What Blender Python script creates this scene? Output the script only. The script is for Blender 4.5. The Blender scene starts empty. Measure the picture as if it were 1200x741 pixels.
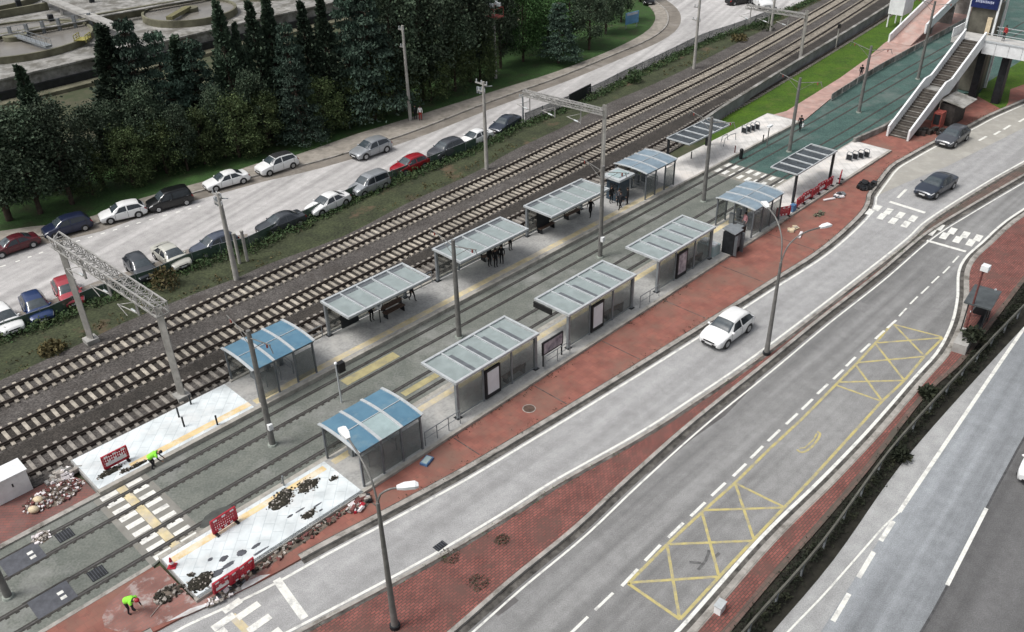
import bpy, math, random
from mathutils import Vector, Matrix
from mathutils.geometry import tessellate_polygon
R = math.radians
random.seed(7)
sc = bpy.context.scene
COL = sc.collection

# ------------------------------------------------------------------ camera, world, sun, exposure
FPX, PITCH, ROLL, CAMH = 1045.5, R(32.51), R(-1.466), 36.2
_c, _s = math.cos(PITCH), math.sin(PITCH)
FWD = Vector((0, _c, -_s))
_r0, _u0 = Vector((1, 0, 0)), Vector((0, _s, _c))
RGT = _r0*math.cos(ROLL) + _u0*math.sin(ROLL)
UPV = -_r0*math.sin(ROLL) + _u0*math.cos(ROLL)
cam = bpy.data.cameras.new('camera')
cam.sensor_width = 36.0
cam.lens = FPX/1200*36
cam.clip_start = 0.5
cam.clip_end = 3000
co = bpy.data.objects.new('camera', cam)
COL.objects.link(co)
m3 = Matrix((RGT, UPV, -FWD)).transposed()
co.matrix_world = Matrix.Translation((0, 0, CAMH)) @ m3.to_4x4()
sc.camera = co

world = bpy.data.worlds.new('World')
sc.world = world
world.use_nodes = True
nt = world.node_tree
bg = nt.nodes['Background']
sky = nt.nodes.new('ShaderNodeTexSky')
sky.sky_type = 'NISHITA'
sky.sun_disc = False
SUN_EL, SUN_AZ = 58, 250          # azimuth measured clockwise from +Y
sky.sun_elevation = R(SUN_EL)
sky.sun_rotation = R(SUN_AZ)
sky.air_density = 1.0
sky.dust_density = 6.0
sky.ozone_density = 1.0
hs = nt.nodes.new('ShaderNodeHueSaturation')      # the cloud layer: a grey version of the sky
hs.inputs['Saturation'].default_value = 0.30
nt.links.new(sky.outputs[0], hs.inputs['Color'])
nt.links.new(hs.outputs[0], bg.inputs[0])
bg.inputs[1].default_value = 0.13
sl = bpy.data.lights.new('sun', 'SUN')
sl.energy = 1.5
sl.angle = R(18)
sl.color = (1.0, 0.97, 0.92)
so = bpy.data.objects.new('sun', sl)
COL.objects.link(so)
az, el = R(SUN_AZ), R(SUN_EL)
sdir = Vector((math.sin(az)*math.cos(el), math.cos(az)*math.cos(el), math.sin(el)))
so.rotation_euler = sdir.to_track_quat('Z', 'Y').to_euler()
so.location = (0, 60, 80)
sc.view_settings.view_transform = 'Standard'
sc.view_settings.look = 'None'
sc.view_settings.gamma = 1
sc.view_settings.use_curve_mapping = False
sc.view_settings.exposure = 0.2

# ------------------------------------------------------------------ coordinates
# The railway, tram line and platforms run at 45 degrees: s runs along them, q across them.
Q2 = math.sqrt(0.5)
def S(s, q, z=0.0):
    return Vector(((s-q)*Q2, (s+q)*Q2, z))
def G(px, py, z=0.0):                       # a surveyed point of the plan: ground point under a photo pixel
    d = FWD + RGT*((px-600)/FPX) - UPV*((py-370.5)/FPX)
    t = (z-CAMH)/d.z
    return Vector((d.x*t, d.y*t, z))
def SQ(v):
    return ((v.x+v.y)*Q2, (v.y-v.x)*Q2)
def HT(base, topy):                         # height of a thing standing at `base` whose top shows at row topy
    g = base - Vector((0, 0, CAMH))
    k = (370.5-topy)/FPX
    a, b = g.dot(UPV), g.dot(FWD)
    return (k*b-a)/(UPV.z-k*FWD.z)
A45 = R(45)

# ------------------------------------------------------------------ materials
MATS = {}
def lin(c):
    return tuple(((x/12.92) if x <= 0.04045 else ((x+0.055)/1.055)**2.4) for x in c)
def mat(name, col, rough=0.8, metal=0.0, var=0.12, scale=3.0, col2=None, stain=None, stain_scale=0.25, stain_lo=0.52, stain_hi=0.7,
        bump=0.0, bscale=40.0, alpha=None, trans=0.0, rand=0.0, spec=0.4, fine=0.0, fscale=30.0):
    if name in MATS: return MATS[name]
    m = bpy.data.materials.new(name)
    MATS[name] = m
    m.use_nodes = True
    n, l = m.node_tree.nodes, m.node_tree.links
    b = n['Principled BSDF']
    b.inputs['Roughness'].default_value = rough
    b.inputs['Metallic'].default_value = metal
    b.inputs['Specular IOR Level'].default_value = spec
    tc = n.new('ShaderNodeTexCoord')
    out = None
    if col2 is None:
        col2 = tuple(max(0, c*(1-2*var)) for c in col)
        c1 = tuple(min(1, c*(1+var)) for c in col)
    else:
        c1 = col
    nz = n.new('ShaderNodeTexNoise'); nz.inputs['Scale'].default_value = scale; nz.inputs['Detail'].default_value = 6
    nz.inputs['Roughness'].default_value = 0.65
    l.new(tc.outputs['Object'], nz.inputs['Vector'])
    mr = n.new('ShaderNodeMapRange'); mr.inputs[1].default_value = 0.35; mr.inputs[2].default_value = 0.65
    l.new(nz.outputs['Fac'], mr.inputs[0])
    mx = n.new('ShaderNodeMix'); mx.data_type = 'RGBA'
    mx.inputs[6].default_value = (*c1, 1); mx.inputs[7].default_value = (*col2, 1)
    l.new(mr.outputs[0], mx.inputs[0])
    out = mx.outputs[2]
    if fine > 0:
        nf = n.new('ShaderNodeTexNoise'); nf.inputs['Scale'].default_value = fscale; nf.inputs['Detail'].default_value = 2
        l.new(tc.outputs['Object'], nf.inputs['Vector'])
        rf = n.new('ShaderNodeMapRange'); rf.inputs[1].default_value = 0.3; rf.inputs[2].default_value = 0.7
        rf.inputs[3].default_value = 1-fine; rf.inputs[4].default_value = 1+fine
        l.new(nf.outputs['Fac'], rf.inputs[0])
        mm = n.new('ShaderNodeMix'); mm.data_type = 'RGBA'; mm.blend_type = 'MULTIPLY'; mm.inputs[0].default_value = 1
        l.new(out, mm.inputs[6]); l.new(rf.outputs[0], mm.inputs[7])
        out = mm.outputs[2]
    if stain is not None:
        ns = n.new('ShaderNodeTexNoise'); ns.inputs['Scale'].default_value = stain_scale; ns.inputs['Detail'].default_value = 8
        ns.inputs['Roughness'].default_value = 0.7
        l.new(tc.outputs['Object'], ns.inputs['Vector'])
        rs = n.new('ShaderNodeMapRange'); rs.inputs[1].default_value = stain_lo; rs.inputs[2].default_value = stain_hi
        l.new(ns.outputs['Fac'], rs.inputs[0])
        ms = n.new('ShaderNodeMix'); ms.data_type = 'RGBA'
        l.new(rs.outputs[0], ms.inputs[0]); l.new(out, ms.inputs[6]); ms.inputs[7].default_value = (*stain, 1)
        out = ms.outputs[2]
    if rand > 0:
        oi = n.new('ShaderNodeObjectInfo')
        rr = n.new('ShaderNodeMapRange'); rr.inputs[3].default_value = 1-rand; rr.inputs[4].default_value = 1+rand
        l.new(oi.outputs['Random'], rr.inputs[0])
        mm = n.new('ShaderNodeMix'); mm.data_type = 'RGBA'; mm.blend_type = 'MULTIPLY'; mm.inputs[0].default_value = 1
        l.new(out, mm.inputs[6]); l.new(rr.outputs[0], mm.inputs[7])
        out = mm.outputs[2]
    m['out'] = 1
    l.new(out, b.inputs['Base Color'])
    if bump > 0:
        nb = n.new('ShaderNodeTexNoise'); nb.inputs['Scale'].default_value = bscale; nb.inputs['Detail'].default_value = 4
        l.new(tc.outputs['Object'], nb.inputs['Vector'])
        bp = n.new('ShaderNodeBump'); bp.inputs['Strength'].default_value = bump; bp.inputs['Distance'].default_value = 0.03
        l.new(nb.outputs['Fac'], bp.inputs['Height']); l.new(bp.outputs[0], b.inputs['Normal'])
    if alpha is not None:
        b.inputs['Alpha'].default_value = alpha
    return m

def brickmat(name, col, col2, mortar, bw=0.4, bh=0.2, ms=0.018, ang=45.0, stain=None, stain_scale=0.2, lo=0.5, hi=0.72, rough=0.9, stain2=None):
    m = mat(name, col, rough)
    n, l = m.node_tree.nodes, m.node_tree.links
    b = n['Principled BSDF']
    tc = n.new('ShaderNodeTexCoord')
    mp = n.new('ShaderNodeMapping'); mp.inputs['Rotation'].default_value[2] = R(-ang)
    l.new(tc.outputs['Object'], mp.inputs['Vector'])
    br = n.new('ShaderNodeTexBrick')
    br.inputs['Scale'].default_value = 1.0
    br.inputs['Color1'].default_value = (*col, 1); br.inputs['Color2'].default_value = (*col2, 1); br.inputs['Mortar'].default_value = (*mortar, 1)
    br.inputs['Brick Width'].default_value = bw; br.inputs['Row Height'].default_value = bh
    br.inputs['Mortar Size'].default_value = ms; br.inputs['Mortar Smooth'].default_value = 0.3
    l.new(mp.outputs[0], br.inputs['Vector'])
    out = br.outputs['Color']
    def over(out, c, sca, lo, hi, amt=1.0):
        ns = n.new('ShaderNodeTexNoise'); ns.inputs['Scale'].default_value = sca; ns.inputs['Detail'].default_value = 9
        ns.inputs['Roughness'].default_value = 0.72
        l.new(tc.outputs['Object'], ns.inputs['Vector'])
        rs = n.new('ShaderNodeMapRange'); rs.inputs[1].default_value = lo; rs.inputs[2].default_value = hi; rs.inputs[4].default_value = amt
        l.new(ns.outputs['Fac'], rs.inputs[0])
        mx = n.new('ShaderNodeMix'); mx.data_type = 'RGBA'
        l.new(rs.outputs[0], mx.inputs[0]); l.new(out, mx.inputs[6]); mx.inputs[7].default_value = (*c, 1)
        return mx.outputs[2]
    ns = n.new('ShaderNodeTexNoise'); ns.inputs['Scale'].default_value = 0.9; ns.inputs['Detail'].default_value = 8
    l.new(tc.outputs['Object'], ns.inputs['Vector'])
    rs = n.new('ShaderNodeMapRange'); rs.inputs[1].default_value = 0.3; rs.inputs[2].default_value = 0.7; rs.inputs[3].default_value = 0.78; rs.inputs[4].default_value = 1.2
    l.new(ns.outputs['Fac'], rs.inputs[0])
    mm = n.new('ShaderNodeMix'); mm.data_type = 'RGBA'; mm.blend_type = 'MULTIPLY'; mm.inputs[0].default_value = 1
    l.new(out, mm.inputs[6]); l.new(rs.outputs[0], mm.inputs[7])
    out = mm.outputs[2]
    if stain: out = over(out, stain, stain_scale, lo, hi)
    if stain2: out = over(out, stain2, 1.6, 0.58, 0.72, 0.8)
    l.new(out, b.inputs['Base Color'])
    return m

def asphalt(name, col, dark=0.75, streak_ang=45.0, streak=0.12, crack=0.18):
    m = mat(name, col, 0.9, var=0.07, scale=1.2, fine=0.20, fscale=16, bump=0.3, bscale=60)
    n, l = m.node_tree.nodes, m.node_tree.links
    b = n['Principled BSDF']
    src = b.inputs['Base Color'].links[0].from_socket
    tc = n.new('ShaderNodeTexCoord')
    mp = n.new('ShaderNodeMapping'); mp.inputs['Rotation'].default_value[2] = R(-streak_ang)
    l.new(tc.outputs['Object'], mp.inputs['Vector'])
    mp2 = n.new('ShaderNodeMapping'); mp2.inputs['Scale'].default_value = (0.035, 0.9, 1)
    l.new(mp.outputs[0], mp2.inputs['Vector'])
    ns = n.new('ShaderNodeTexNoise'); ns.inputs['Scale'].default_value = 1.0; ns.inputs['Detail'].default_value = 5
    l.new(mp2.outputs[0], ns.inputs['Vector'])
    rs = n.new('ShaderNodeMapRange'); rs.inputs[1].default_value = 0.35; rs.inputs[2].default_value = 0.65
    rs.inputs[3].default_value = 1+streak*0.6; rs.inputs[4].default_value = 1-streak
    l.new(ns.outputs['Fac'], rs.inputs[0])
    mm = n.new('ShaderNodeMix'); mm.data_type = 'RGBA'; mm.blend_type = 'MULTIPLY'; mm.inputs[0].default_value = 1
    l.new(src, mm.inputs[6]); l.new(rs.outputs[0], mm.inputs[7])
    ng = n.new('ShaderNodeTexNoise'); ng.inputs['Scale'].default_value = 0.16; ng.inputs['Detail'].default_value = 7; ng.inputs['Roughness'].default_value = 0.7
    l.new(tc.outputs['Object'], ng.inputs['Vector'])
    rg = n.new('ShaderNodeMapRange'); rg.inputs[1].default_value = 0.35; rg.inputs[2].default_value = 0.7; rg.inputs[3].default_value = 1.03; rg.inputs[4].default_value = 0.5+0.5*dark
    l.new(ng.outputs['Fac'], rg.inputs[0])
    mg = n.new('ShaderNodeMix'); mg.data_type = 'RGBA'; mg.blend_type = 'MULTIPLY'; mg.inputs[0].default_value = 1
    l.new(mm.outputs[2], mg.inputs[6]); l.new(rg.outputs[0], mg.inputs[7])
    # fine cracks
    dn = n.new('ShaderNodeTexNoise'); dn.inputs['Scale'].default_value = 0.8; dn.inputs['Detail'].default_value = 6
    l.new(tc.outputs['Object'], dn.inputs['Vector'])
    dm = n.new('ShaderNodeMix'); dm.data_type = 'VECTOR'; dm.inputs[0].default_value = 0.55
    l.new(tc.outputs['Object'], dm.inputs[4])
    da = n.new('ShaderNodeVectorMath'); da.operation = 'MULTIPLY_ADD'; da.inputs[1].default_value = (2.2, 2.2, 0); 
    l.new(dn.outputs['Color'], da.inputs[0]); l.new(tc.outputs['Object'], da.inputs[2])
    vo = n.new('ShaderNodeTexVoronoi'); vo.feature = 'DISTANCE_TO_EDGE'; vo.inputs['Scale'].default_value = 0.13
    l.new(da.outputs[0], vo.inputs['Vector'])
    rv = n.new('ShaderNodeMapRange'); rv.inputs[1].default_value = 0.0; rv.inputs[2].default_value = 0.011; rv.inputs[3].default_value = 0.72; rv.inputs[4].default_value = 1.0
    l.new(vo.outputs['Distance'], rv.inputs[0])
    mc = n.new('ShaderNodeMix'); mc.data_type = 'RGBA'; mc.blend_type = 'MULTIPLY'; mc.inputs[0].default_value = crack
    l.new(mg.outputs[2], mc.inputs[6]); l.new(rv.outputs[0], mc.inputs[7])
    l.new(mc.outputs[2], b.inputs['Base Color'])
    return m

def glassmat(name, col, rough=0.12, t=0.55):
    if name in MATS: return MATS[name]
    m = bpy.data.materials.new(name); MATS[name] = m
    m.use_nodes = True
    n, l = m.node_tree.nodes, m.node_tree.links
    b = n['Principled BSDF']
    b.inputs['Base Color'].default_value = (*col, 1)
    b.inputs['Roughness'].default_value = rough
    tr = n.new('ShaderNodeBsdfTransparent'); tr.inputs[0].default_value = (*[min(1, c*0.6+0.45) for c in col], 1)
    mx = n.new('ShaderNodeMixShader'); 
    nz = n.new('ShaderNodeTexNoise'); nz.inputs['Scale'].default_value = 1.4; nz.inputs['Detail'].default_value = 5
    tc = n.new('ShaderNodeTexCoord'); l.new(tc.outputs['Object'], nz.inputs['Vector'])
    mr = n.new('ShaderNodeMapRange'); mr.inputs[1].default_value = 0.3; mr.inputs[2].default_value = 0.7
    mr.inputs[3].default_value = max(0, t-0.1); mr.inputs[4].default_value = min(1, t+0.1)
    l.new(nz.outputs['Fac'], mr.inputs[0]); l.new(mr.outputs[0], mx.inputs[0])
    l.new(b.outputs[0], mx.inputs[1]); l.new(tr.outputs[0], mx.inputs[2])
    l.new(mx.outputs[0], n['Material Output'].inputs[0])
    return m

M = {}
M['soil'] = mat('soil', (0.075, 0.075, 0.045), 1, scale=0.8, col2=(0.04, 0.055, 0.025), stain=(0.10, 0.085, 0.06), stain_scale=0.15)
M['verge'] = mat('verge_grass', (0.040, 0.092, 0.022), 1, scale=0.6, col2=(0.026, 0.06, 0.016), stain=(0.055, 0.06, 0.028), stain_scale=0.3, fine=0.3, fscale=6, bump=0.8, bscale=9)
M['lawn'] = mat('lawn_grass', (0.060, 0.122, 0.006), 1, scale=0.35, col2=(0.036, 0.080, 0.006), stain=(0.078, 0.108, 0.018), stain_scale=0.5, fine=0.3, fscale=6, bump=0.7, bscale=10)
M['strip'] = mat('strip_grass', (0.055, 0.066, 0.032), 1, scale=0.5, col2=(0.030, 0.036, 0.019), stain=(0.110, 0.078, 0.050), stain_scale=0.22, stain_lo=0.57, stain_hi=0.66, fine=0.4, fscale=5, bump=0.8, bscale=8)
M['ballast'] = mat('ballast', (0.100, 0.092, 0.087), 1, scale=0.45, col2=(0.062, 0.056, 0.052), stain=(0.050, 0.043, 0.038), stain_scale=0.35, fine=0.55, fscale=9, bump=1.0, bscale=12)
M['ballast_rust'] = mat('ballast_rust', (0.050, 0.044, 0.039), 1, scale=0.5, col2=(0.030, 0.027, 0.024), fine=0.5, fscale=9, bump=1.0, bscale=12)
M['far_road'] = asphalt('far_road_asphalt', (0.455, 0.445, 0.44), 0.80, 62, 0.24)
M['road1'] = asphalt('slip_road_asphalt', (0.332, 0.333, 0.334), 0.88, 45, 0.17, 0.12)
M['road2'] = asphalt('bus_road_asphalt', (0.236, 0.237, 0.236), 0.80, 45, 0.30)
M['hwy'] = asphalt('highway_asphalt', (0.258, 0.275, 0.292), 0.86, 49, 0.30, 0.1)
M['hwy_dark'] = asphalt('highway_dark_asphalt', (0.135, 0.135, 0.137), 0.82, 49, 0.22)
M['shoulder'] = asphalt('shoulder_asphalt', (0.34, 0.345, 0.345), 0.82, 49, 0.14)
M['paint'] = mat('road_paint_white', (0.72, 0.72, 0.68), 0.7, var=0.06, scale=5, stain=(0.42, 0.42, 0.41), stain_scale=1.4, stain_lo=0.52, stain_hi=0.66)
M['ypaint'] = mat('road_paint_yellow', (0.48, 0.41, 0.17), 0.75, var=0.08, scale=4, stain=(0.30, 0.28, 0.21), stain_scale=1.6, stain_lo=0.45, stain_hi=0.62)
M['tarmac_patch'] = mat('old_tar', (0.075, 0.075, 0.078), 0.85, var=0.2)
M['red'] = brickmat('red_stamped_paving', (0.265, 0.105, 0.080), (0.225, 0.090, 0.072), (0.19, 0.08, 0.064), 0.5, 0.5, 0.012, 45, stain=(0.20, 0.115, 0.09), stain_scale=0.3, lo=0.46, hi=0.66, stain2=(0.125, 0.075, 0.06))
M['redbrick'] = brickmat('red_brick_paving', (0.265, 0.090, 0.074), (0.165, 0.062, 0.054), (0.085, 0.056, 0.048), 0.30, 0.15, 0.026, 45, stain=(0.125, 0.066, 0.056), stain_scale=0.4, lo=0.5, hi=0.64, stain2=(0.085, 0.062, 0.050))
M['redgrey'] = brickmat('red_grey_paving', (0.21, 0.085, 0.072), (0.17, 0.082, 0.075), (0.12, 0.08, 0.07), 0.4, 0.2, 0.02, 0, stain=(0.13, 0.10, 0.09), stain_scale=0.4, lo=0.5, hi=0.7)
M['pinkpave'] = brickmat('pink_paving', (0.42, 0.27, 0.235), (0.37, 0.24, 0.21), (0.36, 0.26, 0.23), 0.5, 0.5, 0.02, 45, stain=(0.40, 0.34, 0.31), stain_scale=0.5)
M['kerb'] = mat('kerb_concrete', (0.34, 0.325, 0.30), 0.9, scale=1.5, var=0.15, stain=(0.12, 0.11, 0.095), stain_scale=0.8, stain_lo=0.52, stain_hi=0.68)
M['gutter'] = mat('gutter_dark', (0.09, 0.085, 0.078), 1, scale=2, var=0.3, stain=(0.2, 0.19, 0.175), stain_scale=0.6)
M['sidewalk'] = mat('sidewalk_slabs', (0.30, 0.275, 0.24), 0.9, scale=1.2, var=0.12, stain=(0.18, 0.165, 0.14), stain_scale=0.5)
M['concrete'] = mat('concrete', (0.34, 0.335, 0.32), 0.9, scale=0.8, var=0.12, stain=(0.19, 0.185, 0.165), stain_scale=0.3, bump=0.2)
M['trambed'] = mat('tram_bed', (0.165, 0.175, 0.156), 0.9, scale=0.7, col2=(0.12, 0.132, 0.118), stain=(0.255, 0.26, 0.248), stain_scale=0.25, stain_lo=0.5, stain_hi=0.70, fine=0.18, fscale=8)
M['teal'] = mat('tram_turf_teal', (0.062, 0.118, 0.104), 0.95, scale=0.5, col2=(0.042, 0.082, 0.075), stain=(0.118, 0.148, 0.138), stain_scale=0.2, stain_lo=0.5, stain_hi=0.68, fine=0.3, fscale=6)
M['groove'] = mat('rail_groove', (0.055, 0.052, 0.048), 0.9, var=0.25, scale=3)
M['rail'] = mat('rail_steel', (0.075, 0.062, 0.055), 0.55, 0.4, var=0.2, scale=2)
M['tramrail'] = mat('tram_rail_steel', (0.13, 0.125, 0.12), 0.4, 0.6, var=0.2, scale=2)
M['bridge_deck'] = mat('bridge_deck_concrete', (0.46, 0.455, 0.44), 0.9, scale=0.8, var=0.12, stain=(0.30, 0.295, 0.28), stain_scale=0.4)
M['brown_brick'] = brickmat('mossy_brick_paving', (0.16, 0.10, 0.085), (0.12, 0.085, 0.072), (0.085, 0.072, 0.06), 0.42, 0.21, 0.025, 45, stain=(0.085, 0.075, 0.062), stain_scale=0.3, lo=0.46, hi=0.62, stain2=(0.06, 0.052, 0.042))
M['sleeper'] = mat('sleeper_concrete', (0.39, 0.355, 0.30), 0.9, scale=2, var=0.16, rand=0.22, stain=(0.22, 0.19, 0.16), stain_scale=0.5)
M['sleeper_old'] = mat('sleeper_old', (0.26, 0.24, 0.215), 0.9, scale=2, var=0.2, rand=0.25)
M['platform'] = mat('platform_paving', (0.385, 0.385, 0.375), 0.9, scale=1.0, col2=(0.29, 0.29, 0.283), stain=(0.45, 0.44, 0.42), stain_scale=0.4, fine=0.14, fscale=6)
M['platedge'] = mat('platform_edge', (0.37, 0.355, 0.32), 0.9, scale=1.5, var=0.14, stain=(0.16, 0.15, 0.13), stain_scale=0.9, stain_lo=0.55)
M['tactile'] = mat('yellow_tactile_paving', (0.60, 0.51, 0.31), 0.85, scale=1.4, var=0.12, stain=(0.47, 0.43, 0.36), stain_scale=1.0, stain_lo=0.46, stain_hi=0.62)
M['orange'] = mat('orange_tactile_paving', (0.70, 0.53, 0.28), 0.85, scale=1.2, var=0.1, stain=(0.70, 0.64, 0.52), stain_scale=0.9, stain_lo=0.46, stain_hi=0.62)
M['white_deck'] = brickmat('white_new_paving', (0.62, 0.665, 0.68), (0.58, 0.63, 0.65), (0.50, 0.55, 0.57), 1.2, 0.6, 0.03, 45, stain=(0.67, 0.68, 0.675), stain_scale=0.5, stain2=(0.56, 0.60, 0.61))
M['white_deck_warm'] = brickmat('white_warm_paving', (0.62, 0.605, 0.585), (0.58, 0.57, 0.55), (0.50, 0.485, 0.46), 1.2, 0.6, 0.03, 45, stain=(0.65, 0.60, 0.545), stain_scale=0.45, stain2=(0.53, 0.50, 0.47))
M['gravel_dark'] = mat('dark_gravel', (0.040, 0.036, 0.027), 1, scale=5, col2=(0.018, 0.017, 0.013), stain=(0.085, 0.075, 0.055), stain_scale=2.5, stain_lo=0.55, fine=0.5, fscale=12, bump=1, bscale=14)
M['white_metal'] = mat('white_metal', (0.72, 0.74, 0.75), 0.5, scale=1.5, var=0.06)
M['frame'] = mat('grey_painted_steel', (0.50, 0.53, 0.545), 0.45, 0.2, scale=2, var=0.08)
M['frame_mid'] = mat('mid_grey_steel', (0.24, 0.26, 0.275), 0.5, 0.3, scale=2, var=0.1)
M['post'] = mat('dark_grey_post', (0.15, 0.165, 0.18), 0.5, 0.3, scale=2, var=0.1)
M['dark'] = mat('dark_steel', (0.025, 0.028, 0.032), 0.5, 0.3, scale=2, var=0.2)
M['black'] = mat('black_plastic', (0.012, 0.012, 0.013), 0.5, var=0.2)
M['pole'] = mat('galvanised_pole', (0.195, 0.193, 0.185), 0.6, 0.3, scale=1.4, var=0.14, stain=(0.12, 0.118, 0.11), stain_scale=0.7)
M['conc_pole'] = mat('concrete_pole', (0.36, 0.35, 0.325), 0.9, scale=1.4, var=0.12, stain=(0.22, 0.21, 0.195), stain_scale=0.6)
M['lattice'] = mat('lattice_steel', (0.37, 0.365, 0.35), 0.6, 0.3, scale=2, var=0.1)
M['lamp'] = mat('lamp_head_white', (0.75, 0.77, 0.78), 0.4, var=0.04)
M['roofglass'] = glassmat('roof_glass', (0.33, 0.385, 0.385), 0.15, 0.22)
M['bluepanel'] = mat('blue_roof_panel', (0.105, 0.215, 0.30), 0.35, scale=0.8, col2=(0.075, 0.165, 0.245), stain=(0.16, 0.25, 0.30), stain_scale=0.9)
M['bluepale'] = mat('pale_blue_panel', (0.33, 0.42, 0.43), 0.35, scale=0.8, var=0.1)
M['bluegrey'] = mat('blue_grey_panel', (0.20, 0.265, 0.32), 0.35, scale=0.8, var=0.12, stain=(0.27, 0.325, 0.36), stain_scale=0.9)
M['wallglass'] = glassmat('wall_glass', (0.40, 0.42, 0.41), 0.1, 0.84)
M['solar'] = mat('dark_glass_panel', (0.045, 0.055, 0.062), 0.25, scale=1.5, var=0.2)
M['poster'] = mat('poster_white', (0.68, 0.70, 0.73), 0.4, scale=1.2, var=0.04)
M['poster_pic'] = mat('poster_picture', (0.55, 0.52, 0.55), 0.4, scale=1.6, col2=(0.10, 0.09, 0.13))
M['wood'] = mat('brown_bench', (0.10, 0.065, 0.05), 0.8, scale=2, var=0.2)
M['barrier'] = mat('red_plastic', (0.40, 0.018, 0.035), 0.45, scale=2, var=0.15, stain=(0.5, 0.06, 0.08), stain_scale=1.5)
M['barrier_white'] = mat('white_plastic', (0.74, 0.70, 0.71), 0.5, var=0.05)
M['hivis'] = mat('hi_vis_green', (0.28, 0.80, 0.06), 0.7, var=0.06)
M['skin'] = mat('skin', (0.42, 0.26, 0.19), 0.6, var=0.05)
M['tyre'] = mat('tyre_rubber', (0.016, 0.016, 0.017), 0.8, var=0.2)
M['rim'] = mat('alloy_rim', (0.42, 0.43, 0.44), 0.35, 0.7, var=0.1)
M['carglass'] = mat('car_window_glass', (0.022, 0.028, 0.034), 0.06, var=0.1, spec=0.8)
M['screenglass'] = mat('car_windscreen_glass', (0.05, 0.065, 0.075), 0.06, var=0.15, spec=0.9)
M['headlight'] = mat('headlight_lens', (0.70, 0.72, 0.74), 0.15, var=0.05)
M['taillight'] = mat('tail_light_lens', (0.32, 0.015, 0.015), 0.2, var=0.1)
M['trim'] = mat('black_trim', (0.02, 0.02, 0.022), 0.6, var=0.1)
M['plate'] = mat('plate_white', (0.65, 0.66, 0.66), 0.5, var=0.05)
M['bark'] = mat('bark', (0.07, 0.052, 0.04), 1, scale=3, var=0.25)
def leafmat(name, c1, c2, tip):
    m = mat(name, c1, 0.75, scale=0.8, col2=c2, stain=tip, stain_scale=1.1, stain_lo=0.52, stain_hi=0.7, rand=0.42, fine=0.35, fscale=5, spec=0.25)
    return m
M['leaf_cypress'] = leafmat('leaf_cypress', (0.050, 0.080, 0.050), (0.024, 0.040, 0.027), (0.082, 0.116, 0.070))
M['leaf_cedar'] = leafmat('leaf_cedar', (0.066, 0.112, 0.080), (0.031, 0.053, 0.040), (0.120, 0.175, 0.132))
M['leaf_olive'] = leafmat('leaf_olive', (0.078, 0.116, 0.044), (0.037, 0.054, 0.023), (0.140, 0.172, 0.064))
M['leaf_pine'] = leafmat('leaf_pine', (0.066, 0.102, 0.060), (0.031, 0.048, 0.032), (0.130, 0.160, 0.100))
M['leaf_bright'] = leafmat('leaf_bright', (0.085, 0.19, 0.055), (0.04, 0.095, 0.03), (0.13, 0.26, 0.08))
M['leaf_hedge'] = leafmat('leaf_hedge', (0.052, 0.092, 0.036), (0.030, 0.052, 0.022), (0.095, 0.115, 0.045))
M['leaf_dark'] = leafmat('leaf_dark_hedge', (0.022, 0.028, 0.016), (0.012, 0.015, 0.010), (0.045, 0.048, 0.026))
M['leaf_dry'] = leafmat('leaf_dry', (0.13, 0.11, 0.045), (0.075, 0.062, 0.03), (0.17, 0.15, 0.07))
M['fencegreen'] = glassmat('green_wire_mesh', (0.055, 0.10, 0.072), 0.8, 0.30)
M['wirefence'] = glassmat('grey_wire_mesh', (0.22, 0.23, 0.23), 0.6, 0.78)
M['wall_grey'] = mat('grey_wall', (0.23, 0.235, 0.25), 0.9, scale=0.6, var=0.14, stain=(0.15, 0.15, 0.155), stain_scale=0.4)
M['water'] = mat('grey_water', (0.19, 0.178, 0.16), 0.25, scale=0.3, var=0.12, stain=(0.25, 0.235, 0.205), stain_scale=0.15)
M['oldconc'] = mat('weathered_concrete', (0.29, 0.285, 0.27), 0.95, scale=0.6, var=0.22, stain=(0.125, 0.12, 0.105), stain_scale=0.45, stain_lo=0.46, stain_hi=0.60)
M['mossconc'] = mat('mossy_concrete', (0.15, 0.145, 0.10), 0.95, scale=0.5, var=0.2, stain=(0.085, 0.085, 0.05), stain_scale=0.3)
M['yellowmetal'] = mat('yellow_green_railing', (0.30, 0.27, 0.07), 0.6, var=0.15)
M['navy'] = mat('navy_sign', (0.012, 0.022, 0.10), 0.4, var=0.15)
M['skyblue'] = mat('sky_blue_sign', (0.11, 0.27, 0.46), 0.5, scale=0.7, var=0.15)
M['redpaint'] = mat('red_painted_steel', (0.28, 0.07, 0.055), 0.6, var=0.2)
M['redpole'] = mat('dark_red_pole', (0.16, 0.055, 0.05), 0.6, var=0.2)
M['brickred'] = mat('rubble_red', (0.20, 0.075, 0.065), 0.95, scale=3, col2=(0.12, 0.05, 0.05))
M['rubblegrey'] = mat('rubble_grey', (0.36, 0.33, 0.30), 0.95, scale=3, var=0.25)
M['cream'] = mat('cream_sack', (0.62, 0.52, 0.36), 0.8, var=0.1)
M['bluebox'] = mat('blue_plastic', (0.08, 0.17, 0.32), 0.5, var=0.1)
M['slate'] = mat('slate_plate', (0.085, 0.09, 0.105), 0.7, scale=2, var=0.15)
M['green_roof'] = mat('striped_turf', (0.065, 0.135, 0.115), 0.95, scale=0.6, var=0.2)

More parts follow.
